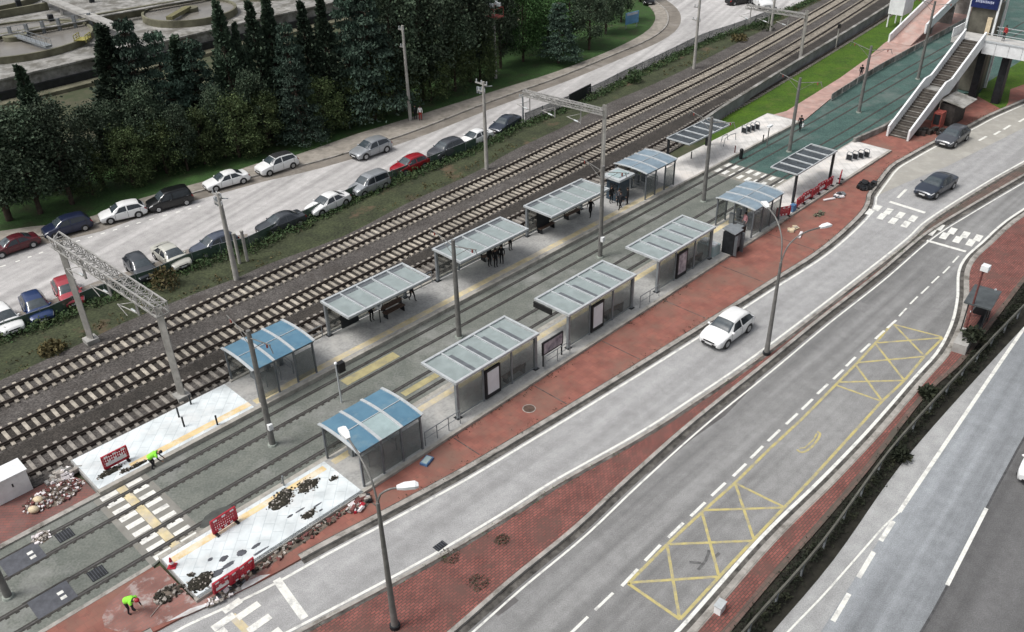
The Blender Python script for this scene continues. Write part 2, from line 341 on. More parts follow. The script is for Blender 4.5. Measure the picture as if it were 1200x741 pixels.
# ------------------------------------------------------------------ mesh builder
class MB:
    def __init__(s):
        s.v = []; s.f = []; s.mi = []; s.sm = []
    def add(s, vs, fs, mi=0, smooth=False):
        o = len(s.v)
        s.v.extend([tuple(x) for x in vs])
        for f in fs:
            s.f.append([i+o for i in f]); s.mi.append(mi); s.sm.append(smooth)
        return s
    def box(s, c, size, rz=0.0, mi=0, rot=None):
        hx, hy, hz = size[0]/2, size[1]/2, size[2]/2
        mt = rot if rot is not None else Matrix.Rotation(rz, 3, 'Z')
        c = Vector(c)
        vs = [c+mt@Vector((x, y, z)) for z in (-hz, hz) for x, y in ((-hx, -hy), (hx, -hy), (hx, hy), (-hx, hy))]
        return s.add(vs, [(3, 2, 1, 0), (4, 5, 6, 7), (0, 1, 5, 4), (1, 2, 6, 5), (2, 3, 7, 6), (3, 0, 4, 7)], mi)
    def beam(s, p0, p1, w, h, mi=0):
        p0, p1 = Vector(p0), Vector(p1)
        d = p1-p0; L = d.length
        if L < 1e-6: return s
        x = d/L
        up = Vector((0, 0, 1)) if abs(x.z) < 0.95 else Vector((1, 0, 0))
        y = up.cross(x).normalized(); z = x.cross(y)
        rot = Matrix((x, y, z)).transposed()
        return s.box((p0+p1)/2, (L, w, h), mi=mi, rot=rot)
    def tube(s, pts, r, n=8, mi=0, cap=True, smooth=True):
        pts = [Vector(p) for p in pts]
        rs = r if isinstance(r, (list, tuple)) else [r]*len(pts)
        prev = None; rings = []
        for i, p in enumerate(pts):
            a = pts[max(0, i-1)]; b = pts[min(len(pts)-1, i+1)]
            d = (b-a).normalized()
            up = Vector((0, 0, 1)) if abs(d.z) < 0.9 else Vector((1, 0, 0))
            if prev is not None: up = prev
            x = up.cross(d)
            if x.length < 1e-4: x = Vector((1, 0, 0)).cross(d)
            x.normalize(); y = d.cross(x); prev = y
            rings.append([p+(x*math.cos(2*math.pi*k/n)+y*math.sin(2*math.pi*k/n))*rs[i] for k in range(n)])
        vs = [q for rg in rings for q in rg]; fs = []
        for i in range(len(pts)-1):
            for k in range(n):
                fs.append((i*n+k, i*n+(k+1) % n, (i+1)*n+(k+1) % n, (i+1)*n+k))
        s.add(vs, fs, mi, smooth)
        if cap:
            s.add(rings[0], [tuple(reversed(range(n)))], mi); s.add(rings[-1], [tuple(range(n))], mi)
        return s
    def cyl(s, c, r, h, n=16, mi=0, r2=None):
        c = Vector(c)
        return s.tube([c, c+Vector((0, 0, h))], [r, r if r2 is None else r2], n, mi)
    def quad(s, a, b, c, d, mi=0):
        return s.add([a, b, c, d], [(0, 1, 2, 3)], mi)
    def prism(s, pts, z0, z1, mi=0):
        n = len(pts)
        p2 = [Vector((p[0], p[1], 0)) for p in pts]
        area = sum(p2[i].x*p2[(i+1) % n].y-p2[(i+1) % n].x*p2[i].y for i in range(n))
        if area < 0: p2.reverse()
        tris = tessellate_polygon([p2])
        vs = [(p.x, p.y, z1) for p in p2]+[(p.x, p.y, z0) for p in p2]
        fs = []
        for t in tris:
            a, b, c = t
            nz = (p2[b]-p2[a]).cross(p2[c]-p2[a]).z
            if abs(nz) < 1e-9: continue
            fs.append((a, b, c) if nz > 0 else (a, c, b))
        for i in range(n):
            j = (i+1) % n
            fs.append((i, n+i, n+j, j))
        return s.add(vs, fs, mi)
    def sphere(s, c, r, n=10, m=6, mi=0, sc_=(1, 1, 1)):
        c = Vector(c); vs = []; fs = []
        for i in range(m+1):
            th = math.pi*i/m
            for k in range(n):
                ph = 2*math.pi*k/n
                vs.append(c+Vector((r*sc_[0]*math.sin(th)*math.cos(ph), r*sc_[1]*math.sin(th)*math.sin(ph), r*sc_[2]*math.cos(th))))
        for i in range(m):
            for k in range(n):
                fs.append((i*n+k, (i+1)*n+k, (i+1)*n+(k+1) % n, i*n+(k+1) % n))
        return s.add(vs, fs, mi, True)
    def mesh(s, name, mats):
        me = bpy.data.meshes.new(name)
        me.from_pydata(s.v, [], s.f)
        for m in (mats if isinstance(mats, (list, tuple)) else [mats]):
            me.materials.append(m)
        me.polygons.foreach_set('material_index', s.mi)
        me.polygons.foreach_set('use_smooth', s.sm)
        me.update()
        return me
    def build(s, name, mats, parent=None, loc=None):
        o = bpy.data.objects.new(name, s.mesh(name, mats))
        COL.objects.link(o)
        if parent is not None: o.parent = parent
        if loc is not None: o.location = loc
        return o

def tag(o, label=None, cat=None, group=None, kind=None):
    if label: o['label'] = label
    if cat: o['category'] = cat
    if group: o['group'] = group
    if kind: o['kind'] = kind
    return o
def thing(name, label, cat, loc=(0, 0, 0), rz=0.0, group=None):
    o = bpy.data.objects.new(name, None)
    o.empty_display_size = 0.5
    COL.objects.link(o)
    o.location = loc; o.rotation_euler = (0, 0, rz)
    return tag(o, label, cat, group)
def dup(src, loc, rz, label=None, group=None, scale=None):
    r = src.copy(); COL.objects.link(r)
    r.location = loc; r.rotation_euler = (0, 0, rz)
    if scale: r.scale = scale
    if label: r['label'] = label
    if group: r['group'] = group
    for ch in list(src.children):
        c = ch.copy(); COL.objects.link(c); c.parent = r
        for g in ch.children:
            d = g.copy(); COL.objects.link(d); d.parent = c
    return r
def struct(o, label=None):
    o['kind'] = 'structure'
    if label: o['label'] = label
    return o
def smooth_line(pts, step=1.0):
    pts = [Vector(p) for p in pts]; out = []
    for i in range(len(pts)-1):
        p0 = pts[max(0, i-1)]; p1 = pts[i]; p2 = pts[i+1]; p3 = pts[min(len(pts)-1, i+2)]
        n = max(1, int((p2-p1).length/step))
        for k in range(n):
            t = k/n
            out.append(0.5*((2*p1)+(p2-p0)*t+(2*p0-5*p1+4*p2-p3)*t*t+(3*p1-p0-3*p2+p3)*t**3))
    out.append(pts[-1])
    return out
def normals2d(pts):
    r = []
    for i in range(len(pts)):
        a = pts[max(0, i-1)]; b = pts[min(len(pts)-1, i+1)]
        d = Vector((b.x-a.x, b.y-a.y, 0)).normalized()
        r.append(Vector((-d.y, d.x, 0)))
    return r
def offset(pts, d):
    return [p+n*d for p, n in zip(pts, normals2d(pts))]
def strip_mb(mb, pts, o0, o1, z0, z1, mi=0):           # a solid band along a line between offsets o0 and o1, from z0 to z1
    ns = normals2d(pts)
    vs = []; fs = []
    for p, n in zip(pts, ns):
        a = p+n*o0; b = p+n*o1
        vs += [(a.x, a.y, z1), (b.x, b.y, z1), (a.x, a.y, z0), (b.x, b.y, z0)]
    for i in range(len(pts)-1):
        k = i*4; j = k+4
        if o1 > o0:
            fs += [(k, j, j+1, k+1), (k+2, j+2, j, k), (k+1, j+1, j+3, k+3)]
        else:
            fs += [(k, k+1, j+1, j), (k, j, j+2, k+2), (k+3, j+3, j+1, k+1)]
    n = len(pts)-1
    fs += [(0, 1, 3, 2), (n*4, n*4+2, n*4+3, n*4+1)]
    return mb.add(vs, fs, mi)
def L(pix, z=0.0, step=1.0):
    return smooth_line([G(x, y, z) for x, y in pix], step)
def area(name, line_a, line_b, z, m, thick=0.3, parent=None):
    """ground sheet between two plan lines"""
    mb = MB()
    mb.prism([(p.x, p.y) for p in line_a]+[(p.x, p.y) for p in reversed(line_b)], z-thick, z)
    return struct(mb.build(name, m, parent)) if parent is None else mb.build(name, m, parent)
# ------------------------------------------------------------------ the setting: ground, roads, pavements
mb = MB(); mb.box((0, 250, -0.6), (1600, 1400, 1.0))
struct(mb.build('ground', M['soil']))

S1 = L([(-260, 352), (-120, 305), (0, 272), (64, 264), (110, 254), (164, 234), (223, 218), (256, 209), (300, 193), (346, 183), (415, 159), (474, 141), (556, 115), (600, 101), (651, 85), (715, 60), (754, 40), (767, 26), (766, 14), (756, 4), (738, -8), (700, -24)], 0.03, 2)
S2 = L([(-260, 366), (-120, 318), (0, 284), (64, 273), (110, 262), (164, 243), (223, 226), (256, 217), (300, 205), (345, 195), (390, 183), (464, 160), (513, 142), (556, 125), (600, 109), (651, 91), (715, 65), (759, 46), (779, 31), (781, 15), (768, 2), (745, -12), (705, -30)], 0.12, 2)
S2g = L([(-260, 366), (-120, 318), (0, 284), (64, 273), (110, 262), (164, 243), (223, 226), (256, 217), (300, 205), (345, 195), (390, 183), (464, 160), (513, 142), (556, 125), (600, 109), (651, 91), (715, 65), (759, 46), (779, 31), (781, 15), (768, 2), (745, -12), (705, -30)], 0.0, 2)
S3 = L([(-260, 490), (-120, 440), (0, 393), (60, 372), (110, 350), (179, 328), (218, 311), (256, 298), (290, 290), (326, 272), (359, 257), (413, 230), (454, 213), (505, 193), (556, 172), (600, 150), (690, 113), (728, 94), (779, 70), (820, 50), (856, 38), (885, 27), (915, 14), (945, 0), (990, -25)], 0.0, 2)
S4 = L([(-260, 545), (-120, 498), (0, 447), (85, 408), (113, 395), (143, 380), (231, 344), (277, 327), (310, 312), (402, 278), (454, 251), (479, 238), (556, 203), (600, 178), (667, 146), (710, 123), (764, 100), (813, 77), (856, 55), (900, 33), (940, 12), (990, -12), (1030, -32)], 0.0, 2)
# grass verge under the trees, footpath, far road
back = [G(-260, 150), G(60, 60), G(300, 20), G(500, -20), G(640, -60)]
area('verge_grass', S1, [G(-300, 270), G(0, 212), G(150, 180), G(300, 135), G(480, 88), G(600, 30), G(690, -40)], -0.02, M['verge'], 0.1)
area('footpath', S1, S2, 0.12, M['sidewalk'], 0.3)
mb = MB(); strip_mb(mb, S2, -0.02, -0.22, -0.1, 0.145); struct(mb.build('kerb', M['kerb']))
fr = area('far_road', S2g, S3, 0.0, M['far_road'], 0.3)
mb = MB(); mb.prism([(p.x, p.y) for p in [G(764, 3), G(779, 10), G(785, 30), G(830, 44), G(856, 38), G(930, 4), G(985, -25), G(700, -50)]], -0.2, 0.004)
mb.build('road_mouth', M['far_road'], fr)
# parking bay marks on the far road
mb = MB()
dl = L([(-120, 348), (0, 313), (67, 290), (160, 262), (240, 240)], 0.0, 0.35)
for i in range(0, len(dl)-2, 3):
    strip_mb(mb, dl[i:i+2], -0.1, 0.1, 0.0, 0.006)
mb.build('bay_marking', M['paint'], fr)
mb = MB(); mb.prism([(p.x, p.y) for p in L([(0, 393), (60, 372), (110, 350), (179, 328), (218, 311), (256, 298), (290, 290)], 0, 2)]+[(p.x, p.y) for p in reversed(L([(0, 374), (60, 352), (110, 331), (179, 309), (218, 293), (256, 280), (290, 274)], 0, 2))], -0.1, 0.005)
mb.build('bay_surface', mat('parking_dirt', (0.25, 0.225, 0.20), 0.95, scale=0.6, stain=(0.15, 0.13, 0.11), stain_scale=0.4), fr)
mb = MB(); mb.prism([(p.x, p.y) for p in offset(S2g[:60], -0.25)]+[(p.x, p.y) for p in reversed(offset(S2g[:60], -2.1))], -0.1, 0.005)
mb.build('parking_lane', mat('parking_lane_dirt', (0.20, 0.18, 0.155), 0.95, scale=0.5, stain=(0.30, 0.28, 0.26), stain_scale=0.35), fr)

area('strip_grass', S3, S4, 0.03, M['strip'], 0.12)
# ballast
PLAT_OUT = [S(-40, 47.8), S(5, 47.8), S(30, 48.3), S(60, 49.0), S(80, 50.6), S(90, 52.0), S(105, 53.7), S(134, 56.8), S(170, 61.4)]
area('ballast', S4, PLAT_OUT, 0.06, M['ballast'], 0.3)
# tram bed
tb = MB(); tb.prism([(p.x, p.y) for p in [S(-45, 47.6), S(4, 46.6), S(10, 46.0), S(10.2, 44.25), S(92, 44.25), S(150, 47.0), S(150, 33.5), S(94, 36.6), S(89, 37.2), S(10.2, 37.2), S(9, 36.8), S(-45, 36.8)]], -0.3, 0.0)
struct(tb.build('tram_bed', M['trambed']))
# teal tram corridor
far_edge = [S(76.0, 44.2), S(92, 44.3), S(100, 45.5), S(112, 46.2), S(128, 46.6), S(170, 47.4)]
near_edge = [S(76.0, 37.2), S(89.5, 37.2), S(94, 36.4), S(110, 36.6), S(118, 30.0), S(170, 26)]
area('tram_turf', far_edge, near_edge, 0.008, M['teal'], 0.1)

# red walkway between near platform and slip road
K1pix = [(120, 772), (179, 741), (215, 722), (300, 683), (377, 641), (444, 606), (495, 579), (546, 551), (600, 519), (677, 473), (754, 426), (831, 378), (900, 334), (964, 293), (1008, 254), (1019, 237), (1020, 229), (1033, 211), (1046, 195), (1064, 184), (1097, 166), (1134, 149), (1161, 135), (1200, 118), (1260, 92), (1340, 58)]
K1 = L(K1pix, 0.12, 1.0)
K1g = [Vector((p.x, p.y, 0)) for p in offset(K1, -0.02)]
red_back = [S(-20, 36.9), S(9.6, 36.9), S(9.9, 33.0), S(89.0, 33.0), S(89.4, 37.0), S(94.4, 36.5), S(110, 36.2), S(112, 33), S(117, 31.5), S(135, 28), S(160, 24)]
area('red_walkway', K1, red_back, 0.12, M['red'], 0.3)
ka = [p for p in K1 if SQ(p)[0] > 14.3]; kb = [p for p in K1 if SQ(p)[0] < 8.6]
for kk in (ka, kb):
    mb = MB(); strip_mb(mb, kk, 0.28, -0.05, -0.1, 0.15); struct(mb.build('kerb', M['kerb']))
for kk in (ka, kb):
    mb = MB(); strip_mb(mb, kk, 0.36, 0.28, 0.0, 0.126); strip_mb(mb, kk, -0.05, -0.36, -0.1, 0.0075); struct(mb.build('kerb_gutter', M['gutter']))
jm = MB()
for s_ in (20.5, 27.5, 34.8, 42.0, 49.5, 57.0, 64.5):
    q0 = min(((abs(SQ(p)[0]-s_), SQ(p)[1]) for p in K1))[1]
    jm.beam(S(s_, q0+0.5, 0.121), S(s_, 32.9, 0.121), 0.07, 0.012)
struct(jm.build('paving_joint', M['gutter']))
# red patch at the end of the far platform
mb = MB(); mb.prism([(p.x, p.y) for p in [S(-30, 44.6), S(10.0, 44.6), S(10.0, 46.2), S(9.4, 47.7), S(-30, 47.7)]], -0.2, 0.10)
struct(mb.build('red_pavement', M['redgrey']))
mb = MB(); mb.prism([(p.x, p.y) for p in [S(-30, 44.25), S(10.1, 44.25), S(10.1, 44.6), S(-30, 44.6)]], -0.2, 0.11); struct(mb.build('kerb', M['kerb']))
mb = MB(); mb.prism([(p.x, p.y) for p in [S(-30, 36.9), S(9.6, 36.9), S(9.6, 37.15), S(-30, 37.15)]], -0.2, 0.135); struct(mb.build('kerb', M['kerb']))
# dusty trampled paving round the broken end of the platform
rd = random.Random(5)
dm = brickmat('dusty_red_paving', (0.26, 0.125, 0.105), (0.22, 0.11, 0.095), (0.20, 0.12, 0.105), 0.4, 0.2, 0.02, 45, stain=(0.46, 0.44, 0.425), stain_scale=0.8, lo=0.52, hi=0.68, stain2=(0.17, 0.125, 0.105))
pts = []
for k in range(26):
    a = 2*math.pi*k/26; f = rd.uniform(0.85, 1.12)
    pts.append(S(10.0+2.6*f*math.cos(a)-0.2*math.sin(a), 34.3+2.15*f*math.sin(a)))
mb = MB(); mb.prism([(p.x, p.y) for p in pts if not (SQ(p)[0] > 9.7 and SQ(p)[1] > 32.9)]+[], 0.1, 0.124) if False else None
mb = MB(); mb.prism([(p.x, p.y) for p in [S(6.9, 36.3), S(8.6, 36.75), S(9.9, 36.7), S(10.0, 33.0), S(13.0, 32.9), S(14.6, 32.7), S(13.4, 31.95), S(11.6, 32.2), S(10.1, 32.55), S(8.7, 32.95), S(7.6, 33.3), S(6.6, 34.0), S(6.1, 35.0), S(6.3, 35.7)]], 0.1, 0.124)
struct(mb.build('dusty_pavement', dm))
mb = MB(); mb.prism([(p.x, p.y) for p in [S(10.4, 32.6), S(12.0, 32.5), S(13.2, 32.2), S(13.6, 31.9), S(12.6, 31.98), S(11.0, 32.3), S(9.3, 32.7), S(8.4, 33.05), S(9.6, 32.95)]], 0.1, 0.127)
struct(mb.build('white_dust', mat('white_dust', (0.58, 0.60, 0.61), 0.95, scale=1.5, col2=(0.40, 0.37, 0.35), stain=(0.66, 0.69, 0.70), stain_scale=0.8)))

# roads and medians
K2 = L([(250, 790), (345, 741), (455, 683), (527, 643), (603, 597), (653, 565), (747, 512), (808, 473), (903, 407), (1056, 289), (1092, 257), (1156, 216), (1200, 191), (1260, 158), (1340, 115)], 0.15, 1.0)
K3 = L([(470, 790), (531, 741), (600, 681), (677, 618), (738, 561), (815, 493), (900, 425), (961, 375), (1028, 323), (1085, 275), (1131, 246), (1200, 206), (1260, 172), (1340, 128)], 0.15, 1.0)
K4 = L([(745, 800), (805, 741), (900, 633), (974, 560), (1028, 503), (1079, 444), (1105, 415), (1118, 392), (1126, 370), (1130, 345), (1130, 325), (1133, 311), (1142, 298), (1158, 284), (1177, 266), (1200, 249), (1260, 212), (1340, 168)], 0.15, 1.0)
K5 = L([(790, 800), (845, 741), (900, 676), (1002, 560), (1079, 462), (1120, 425), (1146, 393), (1170, 362), (1192, 333), (1215, 305), (1260, 262), (1340, 205)], 0.12, 1.5)
K6 = L([(860, 795), (905, 741), (977, 656), (1051, 551), (1113, 478), (1200, 383), (1260, 322), (1340, 245)], 0.0, 1.5)
flat = lambda ln, z=0.0: [Vector((p.x, p.y, z)) for p in ln]
r1 = area('slip_road', flat(K1), flat(K2), 0.0, M['road1'], 0.2)
area('median', K2, K3, 0.15, M['redbrick'], 0.4)
i2 = [i for i, p in enumerate(K2) if SQ(p)[0] > 66]; i3 = [i for i, p in enumerate(K3) if SQ(p)[0] > 70]
mb = MB(); mb.prism([(p.x, p.y) for p in K2[i2[0]:]]+[(p.x, p.y) for p in reversed(K3[i3[0]:])], 0.1, 0.154); struct(mb.build('mossy_median', M['brown_brick']))
mb = MB(); strip_mb(mb, K2, 0.02, -0.2, -0.1, 0.175); strip_mb(mb, K3, -0.02, 0.22, -0.1, 0.178); struct(mb.build('kerb', M['kerb']))
mb = MB(); strip_mb(mb, K2, -0.22, -0.42, 0.1, 0.156); strip_mb(mb, K3, -0.03, -0.42, -0.1, 0.008); struct(mb.build('kerb_gutter', M['gutter']))  # dark bands along both median kerbs
r2 = area('bus_road', flat(K3), flat(K4), 0.0, M['road2'], 0.2)
area('red_sidewalk', K4, K5, 0.12, M['redbrick'], 0.3)
mb = MB(); strip_mb(mb, K4, 0.02, -0.30, -0.1, 0.16); strip_mb(mb, K4, -0.30, -0.36, 0.05, 0.128); struct(mb.build('kerb', M['kerb']))
mb = MB(); strip_mb(mb, K4, 0.30, 0.02, 0.0, 0.008); struct(mb.build('gutter', M['gutter']))
mb = MB(); strip_mb(mb, K5, 0.02, -0.32, 0.0, 0.117); struct(mb.build('mossy_edge', M['brown_brick']))
area('planting_strip', flat(K5), flat(K6), 0.02, mat('planting_soil', (0.020, 0.019, 0.014), 1, scale=1, var=0.3), 0.2)
hw_out = [G(1150, 1000), G(1500, 1000), G(1700, 600), G(1600, 250)]
hw = area('highway', flat(K6), hw_out, 0.0, M['hwy'], 0.2)
sh_line = L([(930, 795), (975, 725), (1054, 600), (1083, 557), (1200, 385), (1260, 305), (1340, 215)], 0.0, 1.5)
mb = MB(); mb.prism([(p.x, p.y) for p in flat(K6)]+[(p.x, p.y) for p in reversed(offset(sh_line, 0.1))], -0.1, 0.004); mb.build('shoulder', M['shoulder'], hw)
seam = L([(1040, 800), (1079.5, 741), (1110, 687), (1156, 596), (1179.5, 551), (1215, 490), (1300, 365)], 0.0, 1.5)
mb = MB(); mb.prism([(p.x, p.y) for p in seam]+[(p.x, p.y) for p in reversed(hw_out)], -0.1, 0.005); mb.build('dark_lane', M['hwy_dark'], hw)
mb = MB(); strip_mb(mb, seam, -0.06, 0.06, 0.0, 0.008); mb.build('seam', M['tarmac_patch'], hw)

def line_mark(parent, pix, w, name='lane_line', m='paint', z=0.011):
    mb = MB(); strip_mb(mb, L(pix, 0.0, 1.0), -w/2, w/2, 0.0, z)
    return mb.build(name, M[m], parent)
def dash_marks(parent, segs, w, name='lane_dash', m='paint', z=0.011):
    mb = MB()
    for a, b in segs: strip_mb(mb, [G(*a), G(*b)], -w/2, w/2, 0.0, z+0.0011*(segs.index((a, b)) % 4))
    return mb.build(name, M[m], parent)
# highway lines
line_mark(hw, [(1054, 600), (1083, 557), (1200, 385), (1260, 305), (1340, 215)], 0.22)
dash_marks(hw, [((1047, 611), (1032, 634)), ((1024, 647), (1006, 677)), ((995, 696), (976, 728)), ((964, 748), (940, 790))], 0.24)
line_mark(hw, [(1054, 600), (1036, 617), (1000, 658), (960, 703), (923, 741), (880, 790)], 0.10)
dash_marks(hw, [((1156, 596), (1110, 686)), ((1225, 470), (1262, 408))], 0.2)
# slip road edge lines
line_k1 = offset(flat(K1), -0.56)
mb = MB(); strip_mb(mb, line_k1, -0.08, 0.08, 0.0, 0.01); mb.build('edge_line', M['paint'], r1)
mb = MB(); strip_mb(mb, offset(flat(K2), 0.32), -0.08, 0.08, 0.0, 0.01); mb.build('edge_line', M['paint'], r1)
# pale worn surface at the far end of the slip road
mb = MB(); mb.prism([(p.x, p.y) for p in [G(1022, 232), G(1036, 212), G(1048, 197), G(1066, 186), G(1098, 168), G(1135, 151), G(1162, 137), G(1200, 121), G(1200, 150), G(1150, 175), G(1110, 195), G(1060, 215)]], -0.1, 0.004)
mb.build('worn_surface', mat('worn_road', (0.345, 0.335, 0.305), 0.95, scale=0.5, stain=(0.40, 0.39, 0.36), stain_scale=0.5), r1)
dash_marks(r1, [((1052, 232), (1062, 222)), ((1147, 165), (1156, 160)), ((1165, 158), (1172, 154)), ((1176, 152), (1184, 147)), ((1194, 143), (1203, 138))], 0.25)
# bus road edge lines and dashes
mb = MB(); strip_mb(mb, offset(flat(K3), -0.62), -0.06, 0.06, 0.0, 0.01); mb.build('edge_line', M['paint'], r2)
mb = MB(); strip_mb(mb, offset(flat(K4), 0.42), -0.1, 0.1, 0.0, 0.01); mb.build('edge_line', M['paint'], r2)
dash_c = [(1120, 304), (1109, 316.5), (1096, 328), (1084, 340), (1071, 352), (1058, 366)]
for mids, w in ((dash_c, 0.13), ([(1045, 380), (1031, 392.5), (1014, 408), (997, 424), (982.5, 439), (964, 456), (946, 474), (928, 491), (907, 510.5), (887, 530), (866.7, 551), (842, 573.6), (818, 597), (792, 621.5), (765, 648), (738, 677)], 0.17), ([(708, 705), (678, 733.6), (646, 765)], 0.15)):
    segs = []
    for i, p in enumerate(mids):
        a = mids[max(0, i-1)]; b = mids[min(len(mids)-1, i+1)]
        pa, pb, pp = G(*a), G(*b), G(*p)
        d = (pb-pa).normalized()*0.72
        segs.append((pp-d, pp+d))
    mb = MB()
    for a, b in segs: strip_mb(mb, [a, b], -w/2, w/2, 0.0, 0.013)
    mb.build('lane_dash', M['paint'], r2)
# yellow boxes of the bus stop
yl = [((736, 684), (782, 638)), ((782, 638), (823, 600)), ((823, 600), (861.5, 566)), ((861.5, 566), (900, 528)), ((900, 528), (941, 490)), ((941, 490), (979.5, 451)), ((979.5, 451), (1005, 425)), ((1005, 425), (1026, 402)), ((1026, 402), (1046, 379)),
      ((797, 726), (842, 677)), ((842, 677), (882, 634)), ((882, 634), (954, 558)), ((954, 558), (1033, 471)), ((1033, 471), (1060, 446)), ((1060, 446), (1083, 418)), ((1083, 418), (1105, 396)), ((736, 684), (797, 726))]
yx = [((737, 683), (841, 676)), ((782, 640), (796, 723)), ((785, 638), (881, 634)), ((823, 602), (842, 674)), ((826, 598), (918, 595)), ((862, 568), (883, 631)), ((863, 567), (918, 594)),
      ((981, 452), (1032, 470)), ((983, 448), (1059, 446)), ((1003, 428), (1033, 469)), ((1006, 425), (1082, 418)), ((1026, 403), (1059, 445)), ((1028, 402), (1104, 396)), ((1047, 380), (1082, 416)), ((1046, 380), (1104, 395))]
dash_marks(r2, yl, 0.17, 'yellow_box_line', 'ypaint', 0.009)
dash_marks(r2, yx, 0.16, 'yellow_cross_line', 'ypaint', 0.007)
mb = MB()
dsym = smooth_line([G(934, 527), G(938, 530), G(944, 529), G(952, 523), G(959, 514), G(961, 508), G(958, 506)], 0.1)
strip_mb(mb, dsym, -0.07, 0.07, 0.0, 0.009); strip_mb(mb, [G(937, 525.5), G(943, 525), G(953, 516), G(957, 508.5)], -0.05, 0.05, 0.0, 0.0102); mb.build('yellow_letter_mark', M['ypaint'], r2)
mb = MB()
for pl in ([(818, 668), (827, 657), (831, 645)], [(808, 659), (822, 660)], [(836, 655), (843, 648)]):
    strip_mb(mb, L(pl, 0.0, 0.3), -0.08, 0.08, 0.0, 0.006+0.001*len(pl))
for pl in ([(738, 590), (775, 560), (800, 525), (818, 497)],):
    pass
mb.build('oil_stain', mat('faded_oil', (0.135, 0.135, 0.135), 0.85, var=0.2, scale=3), r2)
mb = MB(); mb.prism([(p.x, p.y) for p in [G(752, 553), G(830, 487), G(888, 437), G(884, 452), G(850, 487), G(812, 514), G(806, 519), G(776, 545), G(758, 556)]], -0.05, 0.005)
mb.build('wet_patch', mat('wet_asphalt', (0.115, 0.11, 0.11), 0.7, var=0.15, scale=1.2), r2)
mb = MB(); mb.prism([(p.x, p.y) for p in [G(572, 716), G(600, 697), G(608, 704), G(594, 715), G(584, 722)]], -0.05, 0.005)
mb.build('wet_patch', MATS['wet_asphalt'], r2)
pr = random.Random(12)
mb = MB()
for px, py, l_, w_ in ((650, 660, 1.2, 0.8), (1010, 360, 1.3, 1.0)):
    block_p = G(px, py); d_ = Vector((Q2, Q2, 0)); n_ = Vector((-Q2, Q2, 0))
    mb.prism([((block_p+d_*l_*a+n_*w_*b).x, (block_p+d_*l_*a+n_*w_*b).y) for a, b in ((-.5, -.5), (.5, -.48), (.49, .5), (-.48, .47))], -0.05, 0.0045)
mb.build('tar_patch', mat('patched_asphalt', (0.205, 0.205, 0.205), 0.9, var=0.08, scale=2, fine=0.15, fscale=14), r2)
# crosswalks: stripe blocks defined by centre, along and across
def block(mb, c, d, l, w, z=0.011):
    n = Vector((-d.y, d.x, 0))
    strip_mb(mb, [c-d*l/2, c+d*l/2], -w/2, w/2, 0.0, z)
DS = Vector((Q2, Q2, 0))
mb = MB()
for x, y in ((500, 230), (550, 245), (605, 262), (663, 278), (466, 248), (520, 268), (573, 288), (630, 304)):
    block(mb, G(900+x/3.9, 185+y/3.9), Vector((0.62, 0.78, 0)).normalized(), 1.3, 0.55)
mb.build('crosswalk', M['paint'], r1)
dash_marks(r1, [((1042.5, 236.5), (1084, 249.5))], 0.4, 'stop_line')
mb = MB()
for x, y in ((785, 318), (843, 335), (902, 352), (960, 367), (746, 341), (806, 357), (866, 374), (926, 388)):
    block(mb, G(900+x/3.9, 185+y/3.9), Vector((0.62, 0.78, 0)).normalized(), 1.3, 0.55)
mb.build('crosswalk', M['paint'], r2)
dash_marks(r2, [((1086, 282), (1132, 295))], 0.35, 'stop_line')
# near crosswalk and stop line
dash_marks(r1, [((324, 679), (357, 725))], 0.42, 'stop_line')
mb = MB()
for k, (x, y) in enumerate(((272, 710), (262, 729), (252, 746))):
    block(mb, G(x, y), DS, 1.2 if k else 1.0, 0.42, 0.011+0.0012*k)
for k, (x, y) in enumerate(((291, 716), (304, 731), (316, 747))):
    block(mb, G(x, y), DS, 1.25, 0.42, 0.0146+0.0012*k)
mb.build('crosswalk', M['paint'], r1)
mb = MB()
block(mb, G(282, 732), Vector((0.72, -0.69, 0)), 1.6, 0.4, 0.007)
mb.build('tactile_strip', M['tactile'], r1)
# tram crosswalks are painted on the tram bed
tramcw = struct(MB().box((*S(11.2, 40.7).xy, -0.02), (3.2, 7.0, 0.05), A45).build('crossing', mat('crossing_slab', (0.225, 0.22, 0.20), 0.9, scale=1, stain=(0.29, 0.27, 0.22), stain_scale=0.5)))
mb = MB()
for k in range(9):
    qq = 43.95-k*0.81
    if k in (1, 4, 6) and False: continue
    block(mb, S(10.45, qq), DS, 0.98, 0.40, 0.012); block(mb, S(12.0, qq), DS, 0.92, 0.36, 0.012)
mb.build('crosswalk', M['paint'], tramcw)
mb = MB(); block(mb, S(11.22, 40.7), Vector((-Q2, Q2, 0)), 6.9, 0.5, 0.009); mb.build('tactile_strip', M['tactile'], tramcw)
cw2 = struct(MB().box((*S(74.3, 40.8).xy, -0.02), (3.4, 7.0, 0.052), A45).build('crossing', MATS['crossing_slab']))
mb = MB()
for k in range(8):
    block(mb, S(73.6, 43.8-k*0.84), DS, 1.0, 0.42, 0.012); block(mb, S(75.3, 43.8-k*0.84), DS, 1.0, 0.42, 0.012)
mb.build('crosswalk', M['paint'], cw2)
